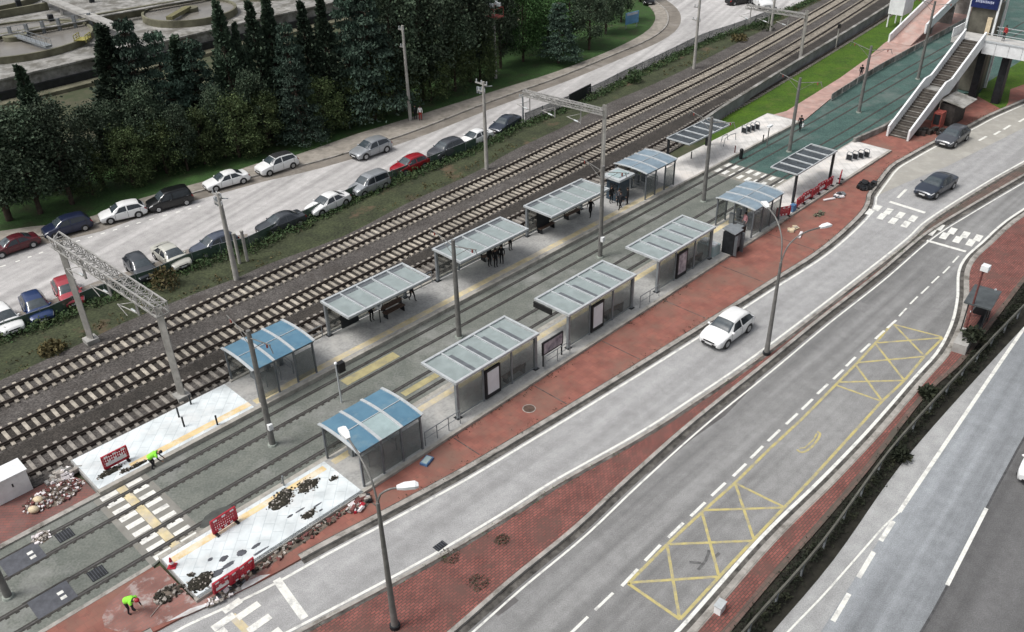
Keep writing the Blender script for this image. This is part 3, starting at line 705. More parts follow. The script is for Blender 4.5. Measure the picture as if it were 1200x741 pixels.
# lawn, path on the far side of the tram corridor
area('lawn', [S(78, 48.6), S(84, 51.2), S(90, 52.0), S(105, 53.75), S(134, 56.9), S(165, 60.8)], [S(78, 48.3), S(89.5, 48.2), S(93, 47.3), S(108, 48.4), S(118, 49.6), S(126, 51.0), S(140, 52.5), S(165, 55)], 0.05, M['lawn'], 0.2)
area('pink_path', [S(89.5, 48.2), S(93, 47.3), S(108, 48.4), S(118, 49.6), S(126, 51.0), S(140, 52.5), S(165, 55)], [S(89.5, 44.3), S(92, 44.35), S(100, 45.55), S(112, 46.25), S(128, 46.65), S(165, 47.3)], 0.09, M['pinkpave'], 0.2)
area('lawn', [S(109, 29.0), S(112, 33), S(118, 34), S(150, 34)], [S(112, 29.5), S(117, 31.0), S(135, 27.5), S(150, 25)], 0.125, M['lawn'], 0.1)

# ------------------------------------------------------------------ tram track (grooved rails flush with the bed)
for qc, lab in ((42.72, 'tram track set flush in the paving beside the railway platform'), (38.72, 'tram track set flush in the paving beside the road platform')):
    t = thing('tram_track', lab, 'tram track', S(0, qc), A45)
    for sgn in (1, -1):
        mb = MB(); pts = [Vector((x, sgn*0.72, 0)) for x in (-45, 20, 75.9)]
        strip_mb(mb, pts, -0.15, 0.15, -0.02, 0.015)
        for k in range(-90, 151):
            if -2 < k*0.5 < (20 if sgn > 0 else 26): mb.box((k*0.5, sgn*0.72-0.19, 0.004), (0.2, 0.12, 0.02))
        mb.build('rail_groove', M['groove'], t)
        mb = MB(); strip_mb(mb, pts, -0.04, 0.05, -0.02, 0.02); mb.build('rail', M['tramrail'], t)
        mb = MB(); pts2 = [Vector((x, sgn*0.72+(0.018*(x-92) if x > 92 else 0), 0)) for x in (75.9, 92, 120, 150)]
        strip_mb(mb, pts2, -0.11, 0.11, -0.02, 0.02); mb.build('turf_rail', M['groove'], t)
bk = MB(); bk.prism([(S(13.9+1.0*math.cos(k*.52)*(1+.12*math.sin(k*2.3)), 37.75+.62*math.sin(k*.52)).x, S(13.9+1.0*math.cos(k*.52)*(1+.12*math.sin(k*2.3)), 37.75+.62*math.sin(k*.52)).y) for k in range(12)], 0.0, 0.026)
tag(bk.build('oil_patch', mat('dark_wet_patch', (0.070, 0.075, 0.070), 0.8, var=0.15, scale=2)), 'dark round stain beside the tram rail behind the red barrier', 'stain')
# yellow boxes on the tram bed, manholes and plates
for s0, s1, qq, w in ((26.4, 31.0, 42.72, 0.8), (28.3, 31.4, 38.75, 0.55)):
    tag(MB().box((*S((s0+s1)/2, qq).xy, 0.004), (s1-s0, w, 0.016), A45).build('yellow_pad', mat('faded_yellow', (0.36, 0.32, 0.17), 0.9, scale=1.2, stain=(0.25, 0.24, 0.19), stain_scale=1.2)),
        'faded yellow pad between tram rails by ' + ('railway' if qq > 41 else 'road') + ' platform', 'pad')
pl = [(5.05, 42.7, 'dark slate steel cover plate in the upper tram track', 2.0, 1.5), (5.05, 38.75, 'dark slate steel cover plate in the lower tram track', 2.0, 1.5)]
for s0, q0, lab, a, b in pl:
    t = thing('cover_plate', lab, 'cover plate', S(s0, q0), A45)
    MB().box((0, 0, 0.01), (a, b, 0.03)).build('plate', M['slate'], t)
    mb = MB(); mb.box((0.45, 0.12, 0.028), (0.3, 0.22, 0.012)); mb.box((0.45, -0.3, 0.028), (0.3, 0.22, 0.012)); mb.build('white_mark', M['paint'], t)
    mb = MB()
    for yy in (-b/2-0.08, b/2+0.08): mb.box((0, yy, 0.014), (a+0.4, 0.1, 0.03))
    mb.build('edge_frame', M['groove'], t)
for s0, q0, lab in ((7.35, 42.75, 'square dark manhole grate in the upper tram track'), (7.4, 38.75, 'square dark manhole grate in the lower tram track')):
    t = thing('manhole_grate', lab, 'manhole', S(s0, q0), A45)
    MB().box((0, 0, 0.008), (0.85, 0.85, 0.024)).build('grate', M['dark'], t)
    mb = MB()
    for k in range(6): mb.box((-0.35+k*0.14, 0, 0.024), (0.03, 0.8, 0.012))
    mb.build('grate_bars', M['slate'], t)

# ------------------------------------------------------------------ railway tracks
def qline(tab):
    return smooth_line([S(a, b, 0) for a, b in tab], 2.0)
T1 = qline([(-40, 58.2), (0, 58.2), (22, 58.2), (38, 58.55), (54, 59.0), (72, 60.1), (106, 62.4), (148, 67.6), (175, 71.4)])
T2 = qline([(-40, 53.85), (0, 53.85), (31, 53.85), (51, 54.7), (70, 55.8), (98, 57.6), (123, 60.3), (148, 63.7), (175, 67.5)])
T3 = qline([(-40, 49.9), (0, 49.85), (15, 49.8), (40, 50.3), (60, 51.0), (77, 51.7), (88, 52.9), (97, 53.5), (136.6, 57.4), (175, 62.2)])
def resample(pts, step):
    out = []; acc = 0; nxt = 0
    for i in range(len(pts)-1):
        a, b = pts[i], pts[i+1]; l = (b-a).length
        while nxt <= acc+l:
            out.append((a.lerp(b, (nxt-acc)/l), (b-a).normalized())); nxt += step
        acc += l
    return out
for name, pts, label, sm, rust in (('railway_track', T1, 'railway track on clean grey ballast nearest the parked cars', 'sleeper', False),
                                   ('railway_track', T2, 'railway track with rusty dark ballast, middle one of three', 'sleeper', True),
                                   ('railway_track', T3, 'railway track with weathered grey sleepers along the platform', 'sleeper_old', False)):
    t = thing('railway_track', label, 'railway track')
    for sgn in (1, -1):
        mb = MB(); o = sgn*0.75
        strip_mb(mb, pts, o-0.11, o+0.11, 0.08, 0.22)
        strip_mb(mb, pts, o-0.04, o+0.04, 0.22, 0.34)
        mb.build('rail', M['rail'], t)
    if rust:
        mb = MB(); strip_mb(mb, pts, -3.4, -1.35, 0.0, 0.072); mb.build('dark_ballast', M['ballast_rust'], t)
    if rust:
        mb = MB(); strip_mb(mb, pts, -1.05, 1.05, 0.0, 0.085); mb.build('rust_stained_ballast', M['ballast_rust'], t)
    rs = resample(pts, 0.62)
    rs = [r for r in rs if SQ(r[0])[0] > 2.0]
    sm_me = MB().box((0, 0, 0.02), (0.235, 2.5, 0.3)).mesh('sleeper', M[sm])
    for i, (p, d) in enumerate(rs[:100]):
        o = bpy.data.objects.new('sleeper', sm_me); COL.objects.link(o); o.parent = t
        o.location = p; o.rotation_euler = (0, 0, math.atan2(d.y, d.x)+random.uniform(-0.015, 0.015))
    mb = MB()
    for p, d in rs[100:]: mb.box((p.x, p.y, 0.02), (0.235, 2.5, 0.3), math.atan2(d.y, d.x))
    for k in range(1, 40):
        p = rs[0][0]-rs[0][1]*0.62*k; mb.box((p.x, p.y, 0.02), (0.235, 2.5, 0.3), math.atan2(rs[0][1].y, rs[0][1].x))
    o = mb.build('sleeper_run', M[sm], t); o['kind'] = 'stuff'

# ------------------------------------------------------------------ platforms
def platform(name, label, s0, s1, qa, qb, tram_side):
    t = thing(name, label, 'platform', S(0, (qa+qb)/2), A45)
    w = qb-qa
    sgn = 1 if tram_side > 0 else -1      # local +y is +q
    MB().box(((s0+s1)/2, 0, 0.05), (s1-s0, w, 0.5)).build('slab', M['platform'], t)
    ye = sgn*(w/2)
    MB().box(((s0+s1)/2, ye-sgn*0.1, 0.06), (s1-s0+0.02, 0.32, 0.49)).build('edge_stone', M['platedge'], t)
    return t, w, sgn
pn, wn, sn = platform('tram_platform', 'long grey tram platform between the tram track and red walkway', 10.1, 89.0, 33.0, 37.15, 1)
pf, wf, sf = platform('tram_platform', 'long grey tram platform between the railway and the tram track', 10.1, 90.5, 44.3, 48.3, -1)
def deck(t, w, s0, s1, y0, y1, m, name, z=0.306):
    return MB().box(((s0+s1)/2, (y0+y1)/2, z-0.02), (s1-s0, y1-y0, 0.04)).build(name, M[m], t)
# near platform (local y: +w/2 is the tram side)
deck(pn, wn, 10.15, 20.6, -wn/2+0.02, wn/2-0.28, 'white_deck', 'white_paving')
deck(pn, wn, 10.4, 20.3, wn/2-1.0, wn/2-0.55, 'orange', 'tactile_strip', 0.312)
deck(pn, wn, 20.9, 68.5, wn/2-1.0, wn/2-0.5, 'tactile', 'tactile_strip')
deck(pn, wn, 68.7, 88.9, -wn/2+0.25, wn/2-0.1, 'white_deck_warm', 'white_paving')
MB().box((49.5, -wn/2+0.12, 0.06), (79.0, 0.26, 0.492)).build('back_kerb', M['platedge'], pn)
# far platform (local y: -w/2 is the tram side)
deck(pf, wf, 10.2, 20.6, -wf/2+0.28, wf/2-0.05, 'white_deck', 'white_paving')
deck(pf, wf, 12.4, 20.6, -wf/2+0.55, -wf/2+1.05, 'orange', 'tactile_strip', 0.312)
deck(pf, wf, 20.9, 66.5, -wf/2+0.42, -wf/2+0.98, 'tactile', 'tactile_strip')
deck(pf, wf, 66.8, 90.3, -wf/2+0.15, wf/2-0.05, 'white_deck_warm', 'white_paving')
MB().box((44, wf/2-0.1, 0.1), (46.0, 0.2, 0.62)).build('back_wall', M['platedge'], pf)
# dirt and dug patches on the white decks
def blob(t, cx, cy, rx, ry, m, name, z=0.318, h=0.05, seed=0, n=28, mound=0.0):
    rd = random.Random(seed)
    rim = []; f = 1.0
    for k in range(n):
        f = 0.55*f+0.45*rd.uniform(0.6, 1.25); a = 2*math.pi*k/n
        rim.append((cx+rx*f*math.cos(a), cy+ry*f*math.sin(a)))
    mb = MB()
    vs = [(cx, cy, z+mound)]; fs = []
    for ring, (g, zz) in enumerate(((0.4, mound*0.8), (0.75, mound*0.45), (1.0, 0.0))):
        for x, y in rim: vs.append((cx+(x-cx)*g, cy+(y-cy)*g, z+zz*rd.uniform(0.5, 1.3)))
    for k in range(n):
        k2 = (k+1) % n
        fs.append((0, 1+k, 1+k2))
        for r_ in (0, 1): a, b = 1+r_*n, 1+(r_+1)*n; fs.append((a+k, b+k, b+k2, a+k2))
    for k in range(n): vs.append((rim[k][0], rim[k][1], z-h))
    for k in range(n): k2 = (k+1) % n; fs.append((1+2*n+k, 1+3*n+k, 1+3*n+k2, 1+2*n+k2))
    mb.add(vs, fs, 0, True)
    if mound:
        for k in range(int(60*rx*ry/0.3)+14):
            a = rd.uniform(0, 6.28); g = rd.uniform(0.2, 1.25); sz = rd.uniform(0.03, 0.11)
            mb.box((cx+rx*g*math.cos(a), cy+ry*g*math.sin(a), z+mound*max(0, 1-g)+0.01), (sz, sz*0.8, sz*0.7), rd.uniform(0, 3), 0 if rd.random() < 0.7 else 1)
    return mb.build(name, [M[m], M['rubblegrey']], t)
for i, (px, py, rx, ry) in enumerate([(328, 588, 0.75, 0.5), (334, 580, 0.55, 0.45), (361, 569, 0.65, 0.5), (362, 603, 0.45, 0.28), (391, 561, 0.22, 0.16), (235, 683, 0.75, 0.55), (224, 674, 0.16, 0.14)]):
    s_, q_ = SQ(G(px, py, 0.3)); blob(pn, s_, q_-(33.0+37.15)/2, rx, ry, 'gravel_dark', 'dug_gravel', 0.31, 0.02, i, 28, 0.12)
for i, (px, py, rx, ry) in enumerate([(255, 672, 0.4, 0.2), (262, 655, 0.3, 0.18), (283, 648, 0.25, 0.25), (246, 656, 0.15, 0.12), (268, 662, 0.35, 0.15), (300, 640, 0.3, 0.12), (352, 598, 0.3, 0.07), (372, 592, 0.3, 0.06), (376, 598, 0.16, 0.07), (340, 605, 0.2, 0.09), (306, 646, 0.5, 0.08), (331, 566, 0.12, 0.07)]):
    s_, q_ = SQ(G(px, py, 0.3)); blob(pn, s_, q_-(33.0+37.15)/2, rx, ry, 'slate', 'grey_stain', 0.313, 0.02, 20+i)
for i, (px, py, rx, ry) in enumerate([(129, 553, 0.75, 0.3), (146, 552, 0.22, 0.18), (160, 546, 0.9, 0.16)]):
    s_, q_ = SQ(G(px, py, 0.3)); blob(pf, s_, q_-(44.3+48.3)/2, rx, ry, 'gravel_dark', 'dug_gravel', 0.31, 0.02, 40+i, 28, 0.10)
# ------------------------------------------------------------------ tram shelters
def grey_shelter(label, smid, near, dim, extras):
    L_, W_ = 7.6, 3.3
    bs = -1 if near else 1                       # side of the glass back wall
    qmid = 35.4 if near else 46.45
    t = thing('tram_shelter', label, 'shelter', S(smid, qmid, 0.3), A45, 'flat glass roofed tram shelters')
    z = 2.78
    mb = MB()
    for yy in (-W_/2+0.09, W_/2-0.09): mb.box((0, yy, z+0.07), (L_, 0.18, 0.17))
    for xx in (-L_/2+0.08, L_/2-0.08): mb.box((xx, 0, z+0.07), (0.16, W_-0.36, 0.166))
    mb.build('roof_frame', M['frame'], t)
    n = 5; bw = (L_-0.32)/n
    for k in range(n):
        x0 = -L_/2+0.16+k*bw
        MB().box((x0+bw/2, 0, z+0.035), (bw-0.1, W_-0.38, 0.02)).build('roof_pane', M['roofglass'], t)
        if k:
            MB().box((x0, 0, z+0.065), (0.09, W_-0.36, 0.15)).build('roof_beam', M['frame'], t)
            MB().box((x0, 0, z-0.08), (0.13, W_-0.5, 0.13)).build('rafter', M['post'], t)
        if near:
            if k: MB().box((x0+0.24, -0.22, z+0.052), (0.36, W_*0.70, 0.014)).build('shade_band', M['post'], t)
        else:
            MB().box((x0+bw/2, W_/2-0.37, z+0.052), (bw-0.14, 0.36, 0.014)).build('shade_band', M['post'], t)  # dark strip imitating the shade below the roof's back edge
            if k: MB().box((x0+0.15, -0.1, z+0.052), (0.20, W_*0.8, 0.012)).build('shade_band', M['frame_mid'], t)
    MB().box((0, -bs*(W_/2-0.12), z-0.06), (L_-0.2, 0.12, 0.09)).build('front_gutter', M['post'], t)
    yb = bs*(W_/2-0.22)
    for xx in (-L_/2+0.2, L_/2-0.2):
        MB().box((xx, yb, (z-0.02)/2), (0.2, 0.2, z-0.02)).build('post', M['frame_mid'], t)
        p = MB(); p.box((xx, yb, 0.015), (0.42, 0.42, 0.03)); p.build('base_plate', M['dark'], t)
    for xx in (-1.3, 1.3): MB().box((xx, yb, (z-0.02)/2), (0.1, 0.12, z-0.02)).build('post', M['frame_mid'], t)
    for a, b in ((-L_/2+0.32, -1.38), (-1.22, 1.22), (1.38, L_/2-0.32)):
        MB().box(((a+b)/2, yb, 1.42), (b-a, 0.025, 2.45)).build('glass_wall', M['wallglass'], t)
    MB().box((0, yb, 0.14), (L_-0.6, 0.05, 0.07)).build('bottom_rail', M['frame_mid'], t)
    # bench
    yq = yb-bs*0.45
    mb = MB()
    for k in range(4): mb.box((1.9, yq+(k-1.5)*0.11, 0.45), (1.9, 0.09, 0.04))
    for k in range(2): mb.box((1.9, yb-bs*0.16, 0.66+k*0.15), (1.9, 0.03, 0.1))
    bench = mb.build('bench_seat', M['wood'], t)
    for xx in (1.1, 2.7):
        mb = MB(); mb.box((xx, yq, 0.22), (0.06, 0.4, 0.42)); mb.box((xx, yb-bs*0.16, 0.42), (0.05, 0.10, 0.80)); mb.build('bench_leg', M['dark'], t)
    if 'poster' in extras:
        yp = yb+bs*0.09
        f = MB().box((-0.55, yp, 1.28), (1.36, 0.14, 2.25)).build('light_box', M['dark'], t)
        MB().box((-0.55, yp+bs*0.082, 1.36), (1.02, 0.02, 1.75)).build('poster', M[extras['poster']], f)
        MB().box((-0.55, yp-bs*0.082, 1.36), (1.02, 0.02, 1.75)).build('poster', M['poster'], f)
    if 'board' in extras:
        MB().box((-1.9, yb-bs*0.3, 1.2), (1.5, 0.12, 1.9)).build('display_case', M['dark'], t)
    if 'sign' in extras:
        MB().box((-L_/2-0.08, 0.75, z-0.25), (0.12, 1.7, 0.42)).build('dark_display', M['black'], t)
    return t
nm = [('first', 32.5, {'poster': 'poster'}), ('second', 43.1, {'poster': 'poster', 'sign': 1}), ('third', 53.5, {'poster': 'poster_pic'})]
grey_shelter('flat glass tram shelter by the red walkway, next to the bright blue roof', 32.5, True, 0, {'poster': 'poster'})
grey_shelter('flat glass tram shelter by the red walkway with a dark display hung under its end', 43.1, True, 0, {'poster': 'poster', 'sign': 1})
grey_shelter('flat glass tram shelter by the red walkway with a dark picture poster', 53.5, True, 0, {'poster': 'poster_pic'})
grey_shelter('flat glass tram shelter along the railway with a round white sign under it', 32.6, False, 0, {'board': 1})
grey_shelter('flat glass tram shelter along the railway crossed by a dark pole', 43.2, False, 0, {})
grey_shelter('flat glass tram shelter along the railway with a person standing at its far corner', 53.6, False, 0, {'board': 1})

def arch_shelter(label, smid, near, panel, odd=None, Lx=4.7):
    W_ = 3.8; bs = -1 if near else 1
    qmid = 35.15 if near else 46.5
    t = thing('arched_shelter', label, 'shelter', S(smid, qmid, 0.3), A45, 'blue roofed gate shelters')
    zr = lambda y: 2.64+0.15*(1-(y/(W_/2))**2)
    ys = [-W_/2+W_*k/10 for k in range(11)]
    nb = 3; bw = Lx/nb
    for k in range(nb):
        x0, x1 = -Lx/2+k*bw+0.09, -Lx/2+(k+1)*bw-0.09
        for half in (0, 1):
            yy = ys[:6] if half == 0 else ys[5:]
            vs = []
            for y in yy:
                vs += [(x0, y, zr(y)), (x1, y, zr(y)), (x0, y, zr(y)-0.03), (x1, y, zr(y)-0.03)]
            fs = []
            for i in range(len(yy)-1):
                a = i*4; b = a+4
                fs += [(a, a+1, b+1, b), (a+2, b+2, b+3, a+3), (a, b, b+2, a+2), (a+1, a+3, b+3, b+1)]
            e = (len(yy)-1)*4
            fs += [(0, 2, 3, 1), (e, e+1, e+3, e+2)]
            MB().add(vs, fs).build('roof_panel', M['bluepale'] if odd == (k, half) else M[panel], t)
    for k in range(nb+1):
        x = -Lx/2+k*bw
        mb = MB()
        for i in range(10): mb.beam((x, ys[i]*1.02, zr(ys[i])+0.02), (x, ys[i+1]*1.02, zr(ys[i+1])+0.02), 0.19, 0.07)
        mb.build('roof_rib', M['frame'], t)
    MB().box((0, 0, zr(0)+0.02), (Lx-0.2, 0.05, 0.05)).build('ridge_bar', M['frame'], t)
    for s_ in (-1, 1):
        MB().box((0, s_*(W_/2-0.08), 2.56), (Lx, 0.1, 0.12)).build('eaves_beam', M['post'], t)
        for k in range(4):
            x = -Lx/2+0.12+k*(Lx-0.24)/3
            MB().box((x, s_*(W_/2-0.12), 1.25), (0.11, 0.11, 2.5)).build('post', M['post'], t)
        for k in range(3):
            x = -Lx/2+0.12+(k+0.5)*(Lx-0.24)/3
            if s_ == bs or k != 1:
                MB().box((x, s_*(W_/2-0.12), 1.15), ((Lx-0.24)/3-0.14, 0.025, 2.05)).build('glass_wall', M['wallglass'], t)
    # turnstile rails
    for x in (-1.0, 0.1, 1.1):
        mb = MB()
        for z in (0.35, 0.7, 1.0): mb.tube([(x, -0.7, z), (x, 0.7, z)], 0.025, 6)
        for y in (-0.7, 0.7): mb.tube([(x, y, 0), (x, y, 1.0)], 0.035, 6)
        mb.build('gate_rail', M['frame_mid'], t)
        MB().box((x, 0.95, 0.5), (0.3, 0.42, 1.0)).build('ticket_gate', M['frame_mid'], t)
    MB().box((0, 0, 2.42), (0.7, 0.5, 0.25)).build('hanging_unit', M['dark'], t)
    return t
arch_shelter('bright blue roofed shelter with one pale panel, beside the white paving and street lamp', 23.15, True, 'bluepanel', (1, 0))
arch_shelter('bright blue roofed shelter beside the railway, a tall dark pole crossing it', 23.4, False, 'bluepanel')
arch_shelter('pale blue grey roofed shelter beside the red plastic barriers', 64.8, True, 'bluegrey')
arch_shelter('pale blue grey roofed shelter beside the railway, people gathered at its kiosk end', 64.9, False, 'bluegrey')

def pergola(label, smid, near):
    L_, W_ = 7.5, 2.75; bs = -1 if near else 1
    qmid = 35.4 if near else 46.8
    t = thing('solar_canopy', label, 'canopy', S(smid, qmid, 0.3), A45, 'dark slatted canopies')
    z = 2.85
    mb = MB()
    for yy in (-W_/2+0.05, W_/2-0.05): mb.box((0, yy, z+0.05), (L_, 0.1, 0.14))
    for xx in (-L_/2+0.05, L_/2-0.05): mb.box((xx, 0, z+0.05), (0.1, W_-0.2, 0.136))
    mb.build('roof_frame', M['frame'], t)
    for k in range(5):
        x = -L_/2+0.1+(k+0.5)*(L_-0.2)/5
        MB().box((x, 0, z+0.02), ((L_-0.2)/5-0.32, W_-0.22, 0.04)).build('dark_panel', M['solar'], t)
        if k: MB().box((x-(L_-0.2)/10, 0, z+0.03), (0.20, W_-0.2, 0.1)).build('roof_bar', M['frame'], t)
    for yy in (-0.45, 0.45): MB().box((0, yy, z-0.06), (L_-0.2, 0.06, 0.08)).build('purlin', M['post'], t)
    for xx in (-L_/2+0.22, L_/2-0.3):
        MB().box((xx, bs*(W_/2-0.16), z/2), (0.2, 0.2, z)).build('post', M['dark'], t)
        MB().beam((xx, bs*(W_/2-0.16), z-0.1), (xx, -bs*(W_/2-0.1), z-0.03), 0.14, 0.14).build('bracket', M['dark'], t)
    return t
pergola('dark slatted canopy on two black posts over the red barriers', 74.55, True)
pergola('dark slatted canopy backing onto the lawn and railway wall', 74.2, False)

# kiosks and cabinets
t = thing('ticket_kiosk', 'dark blue ticket kiosk with a pale flat roof by the waiting people', 'kiosk', S(61.3, 46.9, 0.3), A45)
MB().box((0, 0, 1.1), (1.5, 1.5, 2.2)).build('body', mat('dark_blue_panel', (0.045, 0.07, 0.095), 0.4, var=0.15), t)
mb = MB(); mb.box((0, 0, 2.3), (2.3, 2.1, 0.22)); mb.build('roof', M['frame'], t)
MB().box((0, 0, 2.45), (1.5, 1.3, 0.1)).build('roof_unit', M['bluepale'], t)
MB().box((-0.76, -0.1, 1.3), (0.03, 0.9, 0.9)).build('window', M['carglass'], t)
t = thing('ticket_cabinet', 'black cabinet with a sloping grey top at the platform edge above the red walkway', 'cabinet', S(59.35, 33.35, 0.3), A45)
MB().box((0, 0, 0.95), (1.15, 1.05, 1.9)).build('body', M['dark'], t)
mb = MB(); mb.add([(-0.65, -0.62, 1.92), (0.65, -0.62, 1.92), (0.65, 0.62, 2.12), (-0.65, 0.62, 2.12), (-0.65, -0.62, 1.98), (0.65, -0.62, 1.98), (0.65, 0.62, 2.18), (-0.65, 0.62, 2.18)], [(3, 2, 1, 0), (4, 5, 6, 7), (0, 1, 5, 4), (1, 2, 6, 5), (2, 3, 7, 6), (3, 0, 4, 7)]); mb.build('top', M['frame_mid'], t)
MB().box((0, -0.54, 1.1), (0.8, 0.03, 1.2)).build('front_panel', M['frame_mid'], t)
mb = MB()
for xx in (-0.5, 0.5): mb.box((xx, -0.7, 0.9), (0.06, 0.3, 1.8))
mb.build('side_fin', M['post'], t)
t = thing('ticket_machine', 'low black ticket machine behind the sloping topped cabinet', 'machine', S(61.1, 33.9, 0.3), A45)
MB().box((0, 0, 0.7), (1.3, 0.8, 1.4)).build('body', M['black'], t)
MB().box((-0.1, 0, 1.44), (1.1, 0.7, 0.08)).build('top', M['frame_mid'], t)
t = thing('white_counter', 'white and glass counter beside the black cabinet', 'counter', S(57.95, 34.6, 0.3), A45)
MB().box((0, 0, 0.45), (1.0, 1.6, 0.9)).build('body', M['bluepale'], t)
mb = MB(); mb.box((0.1, 0.45, 0.98), (0.7, 0.6, 0.14)); mb.box((-0.1, -0.5, 0.98), (0.6, 0.5, 0.14)); mb.build('top', M['lamp'], t)
# railings between the shelters
def railing(label, s0, s1, q, mt='frame_mid'):
    n = max(1, round((s1-s0)/1.1))
    t = thing('railing', label, 'railing', S((s0+s1)/2, q, 0.3), A45)
    l = s1-s0
    for k in range(n+1):
        MB().tube([(-l/2+l*k/n, 0, 0), (-l/2+l*k/n, 0, 1.02)], 0.03, 6).build('upright', M[mt], t)
    MB().tube([(-l/2, 0, 1.04), (l/2, 0, 1.04)], 0.032, 6).build('top_rail', M[mt], t)
    MB().tube([(-l/2, 0, 0.55), (l/2, 0, 0.55)], 0.022, 6).build('mid_rail', M[mt], t)
railing('grey railing between the pale panelled blue shelter and the flat glass roof by the road', 25.7, 28.6, 33.45)
railing('grey railing beside the picture poster between two flat roofs near the road', 36.5, 39.1, 33.45)
railing('grey railing between the display sign shelter and the last flat roof near the road', 47.1, 49.5, 33.45)
railing('grey railing behind the platform between the blue roof and first flat roof along the railway', 26.0, 28.5, 48.0)
railing('grey railing behind the platform beside the dark pole along the railway', 36.8, 39.1, 48.0)
railing('grey railing behind the platform near the standing person', 47.3, 49.6, 48.0)
t = thing('picture_board', 'low board with a dark picture on two legs between flat shelters', 'board', S(37.6, 33.75, 0.3), A45)
f = MB().box((0, 0, 1.45), (2.1, 0.1, 1.05)).build('frame', M['dark'], t)
MB().box((0, -0.06, 1.45), (1.85, 0.02, 0.82)).build('picture', M['poster_pic'], f)
for xx in (-0.95, 0.95): MB().box((xx, 0, 0.46), (0.08, 0.08, 0.92)).build('leg', M['dark'], t)
# signal post in the tram tracks
t = thing('tram_signal', 'slim tram signal post with a black box by the upper track', 'signal', S(25.0, 41.1, 0), A45)
MB().tube([(0, 0, 0), (0, 0, 3.1)], 0.06, 8).build('post', M['frame'], t)
MB().box((0.3, -0.05, 2.75), (0.5, 0.35, 0.7)).build('signal_head', M['black'], t)
MB().sphere((0, 0, 3.15), 0.12, 8, 6).build('cap', M['lamp'], t)

# ------------------------------------------------------------------ tram catenary poles
def tram_pole(label, s, q, h, box=None):
    t = thing('tram_pole', label, 'pole', S(s, q, 0), A45, 'grey poles between the tram tracks')
    MB().tube([(0, 0, 0), (0, 0, h*0.5), (0, 0, h)], [0.20, 0.17, 0.135], 12).build('shaft', M['pole'], t)
    MB().cyl((0, 0, 0), 0.32, 0.12, 16, r2=0.29).build('footing', mat('footing_concrete', (0.27, 0.30, 0.27), 0.9, var=0.15), t)
    for sg in (1, -1):
        mb = MB(); mb.tube([(0, 0, h-0.5), (0, sg*2.3, h+0.05)], 0.035, 6); mb.tube([(0, 0, h-1.3), (0, sg*1.5, h-0.16)], 0.022, 6)
        mb.tube([(0, sg*2.2, h+0.02), (0, sg*2.45, h-0.45)], 0.03, 6)
        mb.build('bracket_arm', M['pole'], t)
        MB().tube([(0, sg*1.9, h-0.06), (0, sg*1.9, h-0.3)], 0.06, 8).build('insulator', M['redpaint'], t)
    if box: 
        MB().box((-0.05, -0.26, box), (0.28, 0.24, 0.4)).build('white_box', M['lamp'], t)
tram_pole('dark tram pole rising in front of the bright blue railway side shelter', 19.5, 40.8, 8.5, 1.6)
tram_pole('dark tram pole crossing the second flat roof along the railway', 35.5, 41.0, 8.0)
tram_pole('dark tram pole beside the standing person, white box near its foot', 51.7, 41.1, 8.2, 1.8)
tram_pole('dark tram pole just before the far zebra crossing', 66.5, 40.8, 8.2)
tram_pole('dark tram pole on the teal turf nearest the black canopy', 82.5, 41.0, 7.8)
tram_pole('dark tram pole on the teal turf between the canopy and the footbridge', 98.1, 41.0, 7.6)
tram_pole('dark tram pole on the teal turf beside the bridge stairs', 114.0, 41.0, 9.5)
tram_pole('dark tram pole at the bottom left beside the slate cover plates', 3.55, 40.6, 7.6)
t = thing('lamp_bollard', 'short lamp post with a white head on the teal turf', 'lamp', S(81.9, 43.3, 0), A45)
MB().tube([(0, 0, 0), (0, 0, 2.3)], 0.06, 8).build('post', M['pole'], t)
mb = MB(); mb.box((0.1, 0, 2.38), (0.7, 0.35, 0.16)); mb.build('lamp_head', M['lamp'], t)

# ------------------------------------------------------------------ railway masts, portals, pylons
def lattice_beam(mb, p0, p1, w, h, n):
    p0, p1 = Vector(p0), Vector(p1)
    d = (p1-p0); l = d.length; x = d/l; y = Vector((0, 0, 1)).cross(x).normalized(); z = Vector((0, 0, 1))
    cs = [(-w/2, -h/2), (w/2, -h/2), (w/2, h/2), (-w/2, h/2)]
    for a, b in cs: mb.beam(p0+y*a+z*b, p1+y*a+z*b, 0.10, 0.10)
    for k in range(n):
        a, b = p0+x*l*k/n, p0+x*l*(k+1)/n
        for i in range(4):
            c0, c1 = cs[i], cs[(i+1) % 4]
            if k % 2: c0, c1 = c1, c0
            mb.beam(a+y*c0[0]+z*c0[1], b+y*c1[0]+z*c1[1], 0.055, 0.055)
        for i in range(4):
            c0, c1 = cs[i], cs[(i+1) % 4]
            mb.beam(b+y*c0[0]+z*c0[1], b+y*c1[0]+z*c1[1], 0.05, 0.05)
